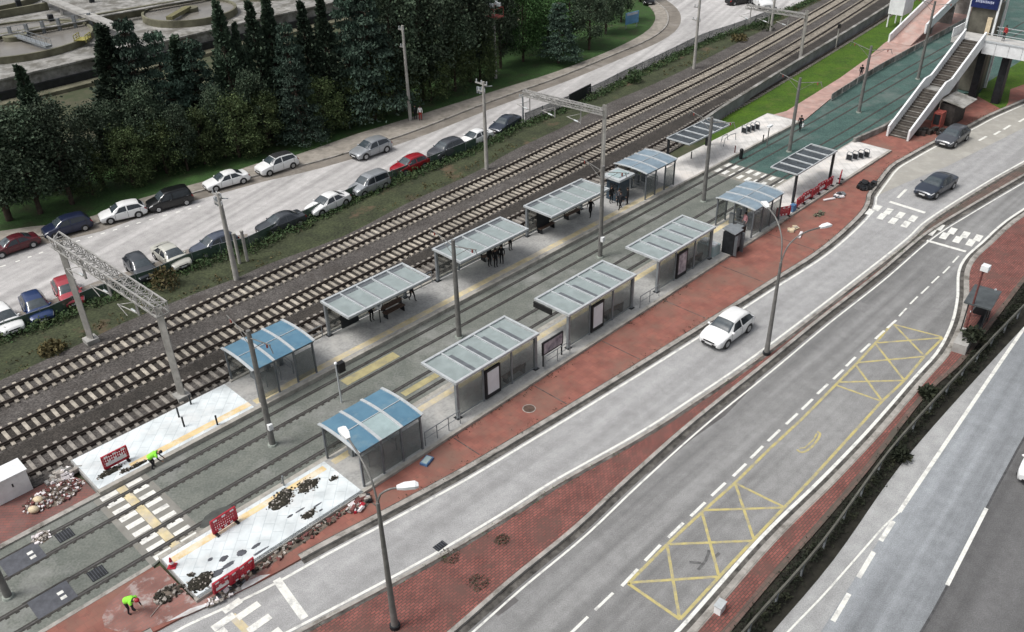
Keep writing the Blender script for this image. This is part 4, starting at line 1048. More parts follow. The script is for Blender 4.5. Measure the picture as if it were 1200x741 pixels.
def portal(label, A, B, hA, hB, over=0.6, n=18):
    t = thing('railway_portal', label, 'gantry', A)
    loc = lambda v: v-A
    up = Vector((0, 0, 1))
    for P_, h in ((A, hA), (B, hB)):
        mb = MB(); p = loc(P_)
        d = (B-A).normalized()
        for sg in (-1, 1):
            mb.beam(p+d*0.16*sg+up*0, p+d*0.16*sg+up*h, 0.10, 0.30)
        mb.box(p+up*h/2, (0.24, 0.06, h), rz=math.atan2(d.y, d.x))
        mb.build('mast', M['conc_pole'], t)
        MB().box(p+up*0.1, (0.9, 0.9, 0.5), rz=A45).build('footing', M['concrete'], t)
    mb = MB(); d = (B-A); d.z = 0; d.normalize()
    lattice_beam(mb, loc(A)+up*hA-d*over, loc(B)+up*hB+d*over, 0.85, 0.75, n)
    mb.build('lattice_beam', M['lattice'], t)
    for f in (0.22, 0.48, 0.76):
        p = loc(A).lerp(loc(B), f)+up*(hA+(hB-hA)*f-0.4)
        sd = Vector((-d.y, d.x, 0))
        mb = MB(); mb.beam(p, p-up*1.5, 0.12, 0.12)
        mb.tube([p-up*1.4, p-up*1.2-d*1.9-sd*0.3], 0.045, 6); mb.tube([p-up*0.5, p-up*1.15-d*1.7-sd*0.3], 0.03, 6)
        mb.tube([p-up*1.2-d*1.9-sd*0.3, p-up*1.75-d*1.0-sd*0.3], 0.03, 6)
        mb.build('contact_bracket', M['lattice'], t)
        q = MB(); q.tube([p-up*1.38-d*0.35, p-up*1.34-d*0.8], 0.09, 8); q.build('insulator', M['frame'], t)
    return t
portal('lattice railway gantry over the tracks at the left, beside parked cars', S(16.8, 60.5, 0.05), S(18.0, 49.3, 0.05), 8.35, 7.15, 0.5)
def half_portal(label, base, tip, h, n=12):
    t = thing('railway_mast', label, 'gantry', base)
    up = Vector((0, 0, 1)); d = (tip-base); d.z = 0; l = d.length; d.normalize()
    mb = MB()
    for sg in (-1, 1): mb.beam(d*0.11*sg, d*0.11*sg+up*(h+0.4), 0.07, 0.2)
    mb.box((0, 0, h/2), (0.22, 0.05, h), rz=math.atan2(d.y, d.x)); mb.build('mast', M['conc_pole'], t)
    mb = MB(); lattice_beam(mb, up*(h-0.3), d*l+up*(h-0.3), 0.5, 0.45, n); mb.build('lattice_beam', M['lattice'], t)
    for f in (0.28, 0.6, 0.92):
        p = d*l*f+up*(h-0.6)
        mb = MB(); mb.beam(p, p-up*1.4, 0.1, 0.1); mb.tube([p-up*1.3, p-up*1.0+d*1.6], 0.04, 6); mb.tube([p-up*0.4, p-up*0.95+d*1.4], 0.03, 6)
        mb.build('contact_bracket', M['lattice'], t)
        MB().tube([p-up*1.25+d*0.3, p-up*1.17+d*0.75], 0.08, 8).build('insulator', M['frame'], t)
    MB().box((0, 0, 0.1), (0.9, 0.9, 0.5), rz=A45).build('footing', M['concrete'], t)
b2 = S(62.5, 49.75, 0.05); h2 = HT(b2, 128)
half_portal('lattice arm railway mast beside the ticket kiosk, over the tracks', b2, S(61.6, 59.2, 0), h2, 11)
b3 = S(109.9, 55.1, 0.05); h3 = HT(b3, 16)
half_portal('lattice arm railway mast behind the lawn wall at the far end', b3, S(109.3, 63.5, 0), h3, 10)
def rail_pole(label, base, h, arms, trans=False, mt='conc_pole', r=0.17):
    t = thing('utility_pole', label, 'pole', base, A45)
    MB().tube([(0, 0, 0), (0, 0, h)], [r*1.25, r*0.8], 10).build('shaft', M[mt], t)
    for z, w in arms:
        mb = MB(); mb.box((0, 0.3, h-z), (0.12, w, 0.12)); mb.build('crossarm', M['lattice'], t)
        for yy in (-w/2+0.2, 0.1, w/2):
            MB().tube([(0, yy+0.15, h-z+0.06), (0, yy+0.15, h-z+0.34)], 0.06, 8).build('insulator', M['frame'], t)
    if trans:
        for yy in (0.55, 0.9): MB().tube([(0.1, yy, h-1.3), (0.1, yy, h-0.7)], 0.14, 8).build('switch_unit', M['frame_mid'], t)
        mb = MB(); mb.tube([(0.05, 0.35, h-0.6), (0.2, -1.0, h-0.25)], 0.05, 6); mb.build('stay', M['frame_mid'], t)
    return t
b = S(28.95, 60.6, 0.05); rail_pole('concrete pole with switch gear beside the two short white posts', b, HT(b, 226), [(0.3, 1.4), (1.0, 1.2)], True, r=0.19)
b = S(58.3, 61.4, 0.05); rail_pole('concrete railway pole in front of the white car by the mesh fence', b, HT(b, 96), [(0.25, 1.6), (1.0, 1.0)], True)
b = S(99.6, 64.6, 0.05); rail_pole('concrete railway pole beside the curving far road', b, HT(b, -6), [(1.6, 1.0), (3.2, 1.2)], False)
b = S(121.9, 66.4, 0.05); rail_pole('concrete railway pole at the top edge near the white van', b, 6.5, [(0.5, 1.0)], False)
b = G(481, 141, 0.12); rail_pole('tall grey utility pole standing in the footpath by the hedge trees', b, HT(b, 30), [(0.5, 0.9), (2.4, 0.8)], False)
b = G(613, 142, 0.05); rail_pole('short steel pole with a hooked bracket at the road edge', b, HT(b, 110), [(0.5, 0.7)], False, 'frame_mid', 0.1)
b = G(581, 92, 0.0); hr = HT(b, 4)
t = thing('floodlight_mast', 'floodlight mast with a rusty red platform among the trees', 'mast', b, A45)
MB().tube([(0, 0, 0), (0, 0, hr)], [0.2, 0.12], 10).build('shaft', M['conc_pole'], t)
mb = MB(); mb.box((0, 0, hr-1.6), (1.8, 1.8, 0.12))
for x in (-0.85, 0.85):
    for y in (-0.85, 0.85): mb.beam((x, y, hr-1.6), (x, y, hr-0.5), 0.05, 0.05)
for a in ((-0.85, -0.85, 0.85, -0.85), (0.85, -0.85, 0.85, 0.85), (0.85, 0.85, -0.85, 0.85), (-0.85, 0.85, -0.85, -0.85)): mb.beam((a[0], a[1], hr-0.5), (a[2], a[3], hr-0.5), 0.05, 0.05)
mb.build('platform_cage', M['redpaint'], t)
for k in range(4):
    a = k*math.pi/2+0.4
    MB().box((0.7*math.cos(a), 0.7*math.sin(a), hr-0.1), (0.5, 0.4, 0.4), rz=a).build('floodlight', M['frame'], t)
for px, py, top, lab in ((281, 309, 275, 'short white post left of its twin by the parked blue car'), (290, 306, 272, 'short white post right of its twin by the mesh fence')):
    b = G(px, py, 0.02); t = thing('marker_post', lab, 'post', b, A45)
    h = HT(b, top); MB().tube([(0, 0, 0), (0, 0, h)], 0.14, 8).build('shaft', M['conc_pole'], t); MB().cyl((0, 0, h), 0.17, 0.12, 8).build('cap', M['conc_pole'], t)
b = G(979, 58, 0.05); t = thing('signal_post', 'small railway signal post along the lawn wall', 'signal', b, A45)
MB().tube([(0, 0, 0), (0, 0, 2.9)], 0.08, 8).build('post', M['conc_pole'], t); MB().box((0, 0, 3.15), (0.35, 0.3, 0.55)).build('signal_head', M['black'], t)

# ------------------------------------------------------------------ street lamps
def street_lamp(label, base, h, heads, mt='pole'):
    t = thing('street_lamp', label, 'street lamp', base)
    MB().tube([(0, 0, 0), (0, 0, 1.2), (0, 0, h)], [0.20, 0.16, 0.09], 12).build('shaft', M[mt], t)
    MB().cyl((0, 0, 0), 0.27, 0.22, 10).build('base_flange', M['dark'], t)
    for hv in heads:
        v = hv-base; d = Vector((v.x, v.y, 0)); l = d.length; d.normalize()
        top = v.z
        pts = [Vector((0, 0, h-0.05)), d*l*0.12+Vector((0, 0, h+(top-h)*0.62)), d*l*0.45+Vector((0, 0, h+(top-h)*0.95)), d*(l-0.3)+Vector((0, 0, top))]
        MB().tube(smooth_line(pts, 0.25), 0.05, 8).build('arm', M[mt], t)
        a = math.atan2(d.y, d.x)
        mb = MB()
        c = d*l+Vector((0, 0, top)); n = Vector((-d.y, d.x, 0))
        vs = []
        for f, w, zz in ((-0.45, 0.10, 0.05), (-0.1, 0.19, 0.10), (0.35, 0.2, 0.10), (0.5, 0.12, 0.04)):
            for sg, z2 in ((-1, -0.05), (1, -0.05), (1, zz), (-1, zz)): vs.append(c+d*f+n*w*sg+Vector((0, 0, z2)))
        fs = [(0, 1, 2, 3), (12, 15, 14, 13)]
        for k in range(3):
            for i in range(4): fs.append((k*4+i, k*4+(i+1) % 4, k*4+4+(i+1) % 4, k*4+4+i))
        mb.add(vs, fs).build('lamp_head', M['lamp'], t)
    return t
b = G(463, 735, 0.15)
street_lamp('two armed street lamp standing on the brick median at the bottom', b, 8.3, [G(404, 508, 10.0), G(477, 570, 9.2)])
b = G(898, 415, 0.15)
street_lamp('two armed street lamp on the narrow median beside the white hatchback', b, 7.3, [G(897, 240, 9.9), G(967, 265, 9.3)])
# sign pole and bus shelter on the right hand pavement
b = G(1130, 391, 0.12)
t = thing('bus_stop_pole', 'thin dark red pole with a small white head near the grey bus shelter', 'sign', b, A45)
hp = HT(b, 312)
tip = G(1147, 312, hp)
MB().tube([(0, 0, 0), (0, 0, hp)], 0.07, 8).build('shaft', M['redpole'], t)
MB().box((0, -0.1, hp-0.1), (0.5, 0.5, 0.4)).build('sign_head', M['lamp'], t)
MB().box((0.35, 0, 1.9), (0.9, 0.06, 0.12)).build('cross_sign', M['lamp'], t)
t = thing('bus_shelter', 'small bus shelter with a flat slate roof on the red pavement', 'shelter', S(61.6, 14.3, 0.12), R(52))
MB().box((0, 0, 2.45), (3.0, 1.8, 0.12)).build('roof', mat('slate_roof', (0.075, 0.085, 0.09), 0.6, scale=1.5, var=0.15), t)
for x in (-1.2, 1.2):
    for y in (-0.6, 0.6): MB().box((x, y, 1.2), (0.08, 0.08, 2.4)).build('post', M['dark'], t)
MB().box((0, -0.62, 1.2), (2.3, 0.04, 1.8)).build('back_panel', M['wallglass'], t)
MB().box((0, -0.35, 0.45), (2.0, 0.35, 0.06)).build('bench', M['dark'], t)
MB().box((1.35, 0, 1.2), (0.06, 1.0, 1.9)).build('side_panel', M['dark'], t)
MB().box((1.42, -0.5, 1.4), (0.1, 0.14, 2.4)).build('white_edge', M['frame'], t)
t = thing('planter', 'grey planter with dark shrubs beside the bus shelter', 'planter', S(58.6, 13.95, 0.12), R(52))
mb = MB(); mb.box((0, 0, 0.35), (2.4, 0.9, 0.7)); mb.build('box', M['concrete'], t)

# ------------------------------------------------------------------ footbridge, stairs, lift tower, far ramp
ZB = 7.0
t = thing('footbridge', 'concrete footbridge with a white panelled side and long stairs', 'footbridge', S(111, 34.5, 0), A45)
loc = lambda s, q, z: Vector((s-111, q-34.5, z))
def flight(s0, z0, s1, z1, qa, qb, n):
    mb = MB()
    for k in range(n):
        a = s0+(s1-s0)*k/n; b_ = s0+(s1-s0)*(k+1)/n; zt = z0+(z1-z0)*(k+1)/n
        mb.box(loc((a+b_)/2, (qa+qb)/2, zt-0.16), (b_-a-0.001, qb-qa-0.1, 0.32))
    mb.build('stair_flight', mat('stair_treads', (0.085, 0.075, 0.065), 0.9, scale=1.2, var=0.25), t)
    mb = MB()
    for k in range(n):
        a = s0+(s1-s0)*k/n; zt = z0+(z1-z0)*(k+1)/n
        if k % 2 == 0: mb.box(loc(a+0.05, (qa+qb)/2, zt+0.004), (0.1, qb-qa-0.2, 0.016))
    mb.build('step_nosing', M['oldconc'], t)
QA, QB = 33.05, 35.3
flight(93.2, 0.12, 100.3, 3.5, QA, QB, 20)
flight(101.9, 3.5, 109.3, ZB, QA, QB, 20)
MB().box(loc(101.1, (QA+QB)/2, 3.42), (1.6, QB-QA-0.1, 0.2)).build('landing', M['oldconc'], t)
for q in (QA, QB):
    mb = MB()
    for (a, za, b_, zb) in ((92.9, 0.1, 100.3, 3.5), (100.3, 3.5, 101.9, 3.5), (101.9, 3.5, 109.4, ZB)):
        lo, hi = -0.45, 1.15
        vs = []
        for s_, z_ in ((a, za), (b_, zb)):
            for dq in (-0.1, 0.1): vs += [loc(s_, q+dq, z_+(lo if not (s_ == 92.9) else 0.0)), loc(s_, q+dq, z_+hi)]
        mb.add(vs, [(0, 1, 5, 4), (2, 6, 7, 3), (1, 3, 7, 5), (0, 4, 6, 2), (0, 2, 3, 1), (4, 5, 7, 6)])
    mb.build('parapet', M['white_metal'], t)
for s_, zt in ((100.8, 3.3), (105.5, 4.9)):
    MB().box(loc(s_, 34.2, zt/2), (0.5, 1.6, zt)).build('stair_pier', M['oldconc'], t)
QR = 2.0
MB().box(loc(111.0, (36.6+QR)/2, ZB-0.3), (3.3, 36.6-QR, 0.6)).build('deck', M['bridge_deck'], t)
for k in range(22):
    q0 = 33.0-k*1.4
    MB().box(loc(109.26, q0-0.7, ZB-0.55), (0.1, 1.36, 1.3)).build('side_panel', M['white_metal'], t)
for sx in (109.28, 112.7):
    MB().box(loc(sx, (33.0+QR)/2, ZB+1.05), (0.07, 33.0-QR, 0.06)).build('handrail', M['frame'], t)
    MB().box(loc(sx, (33.0+QR)/2, ZB+0.65), (0.05, 33.0-QR, 0.04)).build('handrail', M['frame'], t)
MB().box(loc(109.30, (33.0+QR)/2, ZB+0.16), (0.3, 33.0-QR, 0.14)).build('deck_kerb', M['frame'], t)
MB().box(loc(111.0, 36.6, ZB+0.5), (3.3, 0.1, 1.0)).build('parapet', M['white_metal'], t)
mb = MB(); mb.box(loc(111.0, 33.2, 3.2), (1.0, 0.8, 6.4)); mb.box(loc(111.0, 30.6, 3.2), (1.0, 0.8, 6.4)); mb.build('pier', M['dark'], t)
MB().box(loc(111.0, 20, 3.2), (1.0, 2.2, 6.4)).build('pier', M['oldconc'], t)
t = thing('lift_tower', 'glazed lift tower with a navy blue sign above the bridge deck', 'lift tower', S(114.3, 35.0, 0), A45)
hT = 11.6
for x in (-1.3, 1.3):
    for y in (-1.55, 1.55): MB().box((x, y, hT/2), (0.22, 0.22, hT)).build('column', M['white_metal'], t)
MB().box((0, 0, hT/2-0.6), (2.3, 2.8, hT-1.4)).build('shaft_walls', mat('smoked_panel', (0.115, 0.11, 0.09), 0.4, scale=0.7, var=0.2), t)
MB().box((0, 0, hT+0.06), (3.0, 3.5, 0.16)).build('roof', M['white_metal'], t)
sg = MB().box((-1.46, 0.0, hT-1.15), (0.1, 3.0, 1.35)).build('name_sign', M['navy'], t)
mb = MB(); rd = random.Random(3)
yy = 1.05
for k in range(11):
    w = rd.uniform(0.10, 0.16); mb.box((-1.52, yy-w/2, hT-1.1), (0.016, w, 0.24 if k % 3 else 0.32)); yy -= w+0.06
mb.build('lettering', mat('pale_lettering', (0.40, 0.43, 0.58), 0.5, var=0.05), sg)
for y in (-0.9,): MB().box((-1.3, y, ZB+0.9), (0.1, 0.5, 1.9)).build('door_post', M['cream'], t)
# kiosk under the stairs
t = thing('stair_kiosk', 'small dark kiosk with a cream awning under the bridge stairs', 'kiosk', S(101.6, 31.9, 0.12), A45)
MB().box((0, 0.2, 1.2), (3.4, 1.6, 2.4)).build('body', mat('kiosk_dark', (0.04, 0.035, 0.032), 0.7, var=0.25), t)
mb = MB(); mb.add([(-1.9, -1.5, 2.35), (1.9, -1.5, 2.35), (1.9, 0.9, 2.75), (-1.9, 0.9, 2.75), (-1.9, -1.5, 2.42), (1.9, -1.5, 2.42), (1.9, 0.9, 2.82), (-1.9, 0.9, 2.82)], [(3, 2, 1, 0), (4, 5, 6, 7), (0, 1, 5, 4), (1, 2, 6, 5), (2, 3, 7, 6), (3, 0, 4, 7)]); mb.build('awning', M['oldconc'], t)
t = thing('vending_machine', 'dull red vending machine beneath the bridge stairs', 'machine', S(98.6, 32.3, 0.12), A45)
MB().box((0, 0, 0.95), (1.2, 0.9, 1.9)).build('body', M['redpaint'], t); MB().box((-0.62, 0, 1.15), (0.03, 0.65, 1.1)).build('front_panel', M['dark'], t)
for s_, q_, lab in ((96.4, 32.2, 'dark clutter heap at the foot of the stairs'),):
    mb = MB(); rd = random.Random(8)
    for k in range(14): mb.box((rd.uniform(-1.6, 1.6), rd.uniform(-0.4, 0.4), rd.uniform(0.1, 0.5)), (rd.uniform(0.3, 0.8), rd.uniform(0.2, 0.6), rd.uniform(0.3, 0.9)), rd.uniform(0, 3))
    tag(mb.build('clutter_heap', M['kiosk'] if 'kiosk' in M else MATS['kiosk_dark'], None, S(s_, q_, 0.12)), lab, 'clutter')
# far ramp
t = thing('bridge_ramp', 'pale ramp with white parapets climbing from the pink path', 'ramp', S(127, 49.2, 0), A45)
def slab(mb, x0, z0, x1, z1, ya, yb, th):
    mb.add([(x0, ya, z0-th), (x0, yb, z0-th), (x0, yb, z0), (x0, ya, z0), (x1, ya, z1-th), (x1, yb, z1-th), (x1, yb, z1), (x1, ya, z1)], [(0, 1, 2, 3), (7, 6, 5, 4), (0, 4, 5, 1), (1, 5, 6, 2), (2, 6, 7, 3), (3, 7, 4, 0)])
mb = MB(); slab(mb, 0, 0.15, 26, 7.2, -1.5, 1.5, 0.3); mb.build('ramp_deck', M['pinkpave'], t)
for y in (-1.6, 1.6):
    mb = MB(); slab(mb, 0 if y > 0 else 4, 1.2 if y > 0 else 2.3, 26, 8.3, y-0.12, y+0.12, 1.3); mb.build('parapet', M['white_metal'], t)
for x in (8, 15, 22): MB().box((x, 0, x*0.27/2), (0.5, 2.2, x*0.27)).build('pier', M['oldconc'], t)
t = thing('white_cabin', 'white cabin on posts beside the ramp at the top edge', 'cabin', S(136, 53.6, 0), A45)
MB().box((0, 0, 3.2), (3.2, 2.2, 2.4)).build('body', M['white_metal'], t)
for x in (-1.4, 1.4):
    for y in (-0.95, 0.95): MB().box((x, y, 1.0), (0.16, 0.16, 2.0)).build('post', M['white_metal'], t)
# white panel barrier along the tram corridor
bl = smooth_line([S(99.5, 45.2, 0.05), S(112, 46.0, 0.05), S(128, 46.4, 0.05), S(160, 46.9, 0.05)], 1.0)
t = thing('panel_barrier', 'low white panelled barrier between the pink path and teal turf', 'barrier', bl[0])
for k in range(0, len(bl)-2, 2):
    mb = MB(); a, b_ = bl[k]-bl[0], bl[min(k+2, len(bl)-1)]-bl[0]
    mb.beam(a.lerp(b_, 0.04)+Vector((0, 0, 0.45)), a.lerp(b_, 0.96)+Vector((0, 0, 0.45)), 0.08, 0.8); mb.build('panel', M['oldconc'], t)
# parapet wall by the stairs foot on the corridor's near side
bl = [S(88.5, 36.9, 0.0), S(94, 36.3, 0), S(109, 36.4, 0)]
mb = MB(); strip_mb(mb, bl, -0.15, 0.15, 0, 0.75); tag(mb.build('low_wall', M['oldconc']), 'low pale wall between the teal turf and the bridge stairs', 'wall')
# grey retaining wall between railway and lawn
wl = smooth_line([S(78, 50.3), S(84, 51.4), S(90, 52.15), S(105, 53.85), S(134, 56.95), S(165, 60.9)], 1.5)
t = thing('retaining_wall', 'long grey concrete wall between the railway and the lawn', 'wall', wl[0])
mb = MB(); strip_mb(mb, [p-wl[0] for p in wl], -0.14, 0.14, 0, 1.35); mb.build('wall', M['wall_grey'], t)
mb = MB(); strip_mb(mb, [p-wl[0] for p in wl], -0.2, 0.2, 1.35, 1.45); mb.build('coping', M['oldconc'], t)

# ------------------------------------------------------------------ fences and guard rail
def mesh_fence(name, label, line, h, every, mpanel, mpost):
    t = thing(name, label, 'fence', line[0])
    ln = [p-line[0] for p in line]
    mb = MB(); strip_mb(mb, ln, -0.012, 0.012, 0.05, h); mb.build('mesh_panel', M[mpanel], t)
    rs = resample(ln, every); n = 0
    mb_rest = MB()
    for p, d in rs:
        if n < 95: MB().tube([p, p+Vector((0, 0, h+0.12))], 0.035, 6).build('fence_post', M[mpost], t)
        n += 1
    mb = MB(); strip_mb(mb, ln, -0.022, 0.022, h, h+0.04); mb.build('top_rail', M[mpost], t)
fl = offset(S3, -0.25)
i1 = min(range(len(fl)), key=lambda i: (fl[i]-G(556, 173)).length); i0 = min(range(len(fl)), key=lambda i: (fl[i]-G(-60, 417)).length)
mesh_fence('mesh_fence', 'green wire mesh fence along the parked cars', fl[i0:i1+1], 1.05, 2.5, 'fencegreen', 'frame_mid')
i2 = min(range(len(fl)), key=lambda i: (fl[i]-G(905, 15)).length); i3 = min(range(len(fl)), key=lambda i: (fl[i]-G(622, 142)).length)
mesh_fence('wire_fence', 'thin wire fence with dark posts beside the empty far road', fl[i3:i2+1], 1.2, 3.0, 'wirefence', 'post')
t = thing('hoarding_panel', 'dark slatted hoarding panel leaning at the road fence', 'panel', G(679, 118, 0.0), 0)
a, b_ = G(667, 123, 0.3), G(692, 110, 0.3)
mb = MB(); o = G(679, 118, 0.0)
mb.beam(a-o+Vector((0, 0, 0.6)), b_-o+Vector((0, 0, 0.6)), 0.12, 1.3); mb.build('board', M['dark'], t)
# guard rail on the highway side
gl = [p+n*0.75 for p, n in zip(K6, normals2d(K6))]
t = thing('guard_rail', 'steel guard rail running through the dark planting by the highway', 'guard rail', gl[0])
g0 = gl[0]; ln = [p-g0 for p in gl]
mb = MB(); strip_mb(mb, ln, -0.03, 0.03, 0.62, 0.90); strip_mb(mb, ln, -0.05, 0.05, 0.90, 0.94); mb.build('rail_beam', mat('galvanised_rail', (0.15, 0.147, 0.125), 0.5, 0.4, scale=1.5, var=0.15), t)
for p, d in resample(ln, 2.5)[:60]: MB().box(p+Vector((0, 0, 0.4)), (0.1, 0.1, 0.9), math.atan2(d.y, d.x)).build('rail_post', M['frame_mid'], t)

# ------------------------------------------------------------------ treatment plant behind the trees
t = thing('treatment_plant', 'weathered concrete treatment plant deck behind the trees', 'building', G(60, 60, 0))
o = G(60, 60, 0)
zd = 2.6
front = [G(-330, 180, zd), G(-100, 119, zd), G(0, 95, zd), G(115, 68, zd), G(250, 36, zd), G(430, -5, zd)]
mb = MB(); mb.prism([((p-o).x, (p-o).y) for p in front+[G(700, -120, zd), G(-200, -150, zd), G(-700, 0, zd)]], -0.2, zd); mb.build('deck', M['oldconc'], t)
mb = MB()
ln = [p-o for p in front]
strip_mb(mb, ln, 0.1, -0.25, zd, zd+0.25); mb.build('deck_edge', M['oldconc'], t)
mb = MB(); strip_mb(mb, ln, -0.02, -0.5, 0.4, 1.3); mb.build('dark_channel', M['dark'], t)
mb = MB(); strip_mb(mb, ln, -0.3, -2.2, -0.1, 0.35); mb.build('lower_ledge', M['mossconc'], t)
def tank(label, cpx, rim_px, z):
    c = G(*cpx, z); r = (G(*rim_px, z)-c).length
    tk = thing('settling_tank', label, 'tank', Vector((c.x, c.y, zd)))
    mb = MB(); n = 72
    vs = []; fs = []
    for k in range(n):
        a = 2*math.pi*k/n; ca, sa = math.cos(a), math.sin(a)
        vs += [(r*ca, r*sa, 0), (r*ca, r*sa, z-zd), ((r-0.35)*ca, (r-0.35)*sa, z-zd), ((r-0.35)*ca, (r-0.35)*sa, 0)]
    for k in range(n):
        a, b_ = k*4, ((k+1) % n)*4
        for i in range(3): fs.append((a+i, b_+i, b_+i+1, a+i+1))
    mb.add(vs, fs, 0, False); mb.build('tank_wall', M['mossconc'], tk)
    MB().cyl((0, 0, 0.01), r-0.34, (z-zd)*0.72, 64).build('water_surface', M['water'], tk)
    return tk, c, r
tk, c, r = tank('large round settling tank at the left with a yellow railed edge', (18, 44), (104, 41), 3.5)
mb = MB(); d1 = (G(45, 52, 3.6)-c); d1.z = 0; d1.normalize()
mb.beam(d1*0.5+Vector((0, 0, 1.2)), d1*(r-0.5)+Vector((0, 0, 1.2)), 0.9, 0.25)
for sg in (-1, 1):
    n = Vector((-d1.y, d1.x, 0))*0.42*sg
    mb.beam(d1*0.5+n+Vector((0, 0, 2.1)), d1*(r-0.5)+n+Vector((0, 0, 2.1)), 0.05, 0.05)
    for f in range(8): mb.beam(d1*(0.5+(r-1)*f/7)+n+Vector((0, 0, 1.2)), d1*(0.5+(r-1)*f/7)+n+Vector((0, 0, 2.1)), 0.04, 0.04)
mb.build('scraper_bridge', M['frame_mid'], tk)
MB().cyl((0, 0, 0), 1.6, 1.3, 24).build('centre_well', M['mossconc'], tk)
p = G(97, 46, 3.5)-Vector((c.x, c.y, zd))
mb = MB()
for sx in (-0.8, 0.8):
    mb.beam((p.x+sx, p.y-0.9, 1.6), (p.x+sx, p.y+0.9, 1.6), 0.08, 0.08); mb.beam((p.x+sx, p.y-0.9, 1.2), (p.x+sx, p.y+0.9, 1.2), 0.06, 0.06)
    for sy in (-0.9, 0, 0.9): mb.beam((p.x+sx, p.y+sy, 0.7), (p.x+sx, p.y+sy, 1.6), 0.08, 0.08)
mb.box((p.x, p.y, 0.95), (1.6, 1.8, 0.1)); mb.build('yellow_railing', M['yellowmetal'], tk)
tk, c, r = tank('second round settling tank with a curved mossy rim behind the cypresses', (222, 11), (277, 8), 3.6)
MB().cyl((0, 0, 0), 1.3, 1.3, 24).build('centre_well', M['mossconc'], tk)
d1 = (G(226, 24, 3.6)-c); d1.z = 0; d1.normalize(); d1 = Matrix.Rotation(-0.5, 3, 'Z')@d1
mb = MB(); mb.beam(d1*0.3+Vector((0, 0, 1.3)), d1*(r-0.4)+Vector((0, 0, 1.3)), 1.0, 0.5); mb.build('scraper_bridge', mat('olive_painted_steel', (0.16, 0.15, 0.07), 0.7, var=0.2), tk)
tank('third settling tank cut by the top left edge', (-30, -4), (45, -6), 3.5)
tank('small round tank at the top behind the narrow cypress', (310, -12), (345, -14), 3.4)
# walkway bridge and channels
def wbeam(name, pa, pb, z, w, h, m, legs=0):
    a, b_ = G(*pa, z)-o, G(*pb, z)-o
    mb = MB(); mb.beam(a, b_, w, h)
    for k in range(legs):
        f = (k+0.5)/legs; q = a.lerp(b_, f); mb.box((q.x, q.y, (q.z+zd)/2), (0.4, 0.4, q.z-zd))
    return mb.build(name, M[m], t)
wbeam('walkway_beam', (40, -8), (152, 38), 4.4, 1.3, 0.5, 'concrete', 5)
wbeam('channel_wall', (-40, 24), (56, 7), 3.2, 0.5, 1.1, 'mossconc')
wbeam('channel_wall', (-40, 53), (112, 25), 3.3, 0.5, 1.3, 'mossconc')
wbeam('channel_wall', (112, 22), (245, -1), 3.3, 0.6, 1.3, 'mossconc')
wbeam('channel_coping', (112, 20), (245, -4), 3.95, 0.9, 0.12, 'oldconc')
wbeam('channel_coping', (-40, 49), (112, 22), 3.95, 0.8, 0.12, 'oldconc')
wbeam('handrail', (-40, 40), (112, 14), 4.9, 0.06, 0.06, 'frame_mid', 8)
for px, py in ((24, 12), (62, 30), (235, 1), (108, 3)):
    p = G(px, py, zd)-o; MB().box((p.x, p.y, zd+0.8), (0.7, 0.7, 1.6), 0.7).build('valve_box', M['dark'], t)
t = thing('storage_shed', 'long pale roofed shed behind the conifers at the top', 'building', G(380, -8, 0), R(38))
MB().box((0, 0, 1.6), (26, 7, 3.2)).build('wall', M['oldconc'], t)
mb = MB(); mb.add([(-13.3, -3.8, 3.1), (13.3, -3.8, 3.1), (13.3, 0, 4.3), (-13.3, 0, 4.3), (13.3, 3.8, 3.1), (-13.3, 3.8, 3.1)], [(0, 1, 2, 3), (3, 2, 4, 5)]); mb.build('roof', M['concrete'], t)
# blue hoarding among the trees
bA = G(735, 34, 0.02); t = thing('blue_billboard', 'sky blue billboard standing on the verge under the dark trees', 'billboard', bA, R(35))
MB().box((0.9, 0, 1.5), (2.6, 0.1, 1.7)).build('panel', M['skyblue'], t)
mb = MB(); mb.box((0.9, -0.06, 2.1), (2.2, 0.02, 0.35)); mb.build('white_band', mat('pale_band', (0.45, 0.48, 0.55), 0.5), t)
for x in (-0.2, 2.0): MB().box((x, 0.1, 0.8), (0.1, 0.1, 1.6)).build('leg', M['frame_mid'], t)
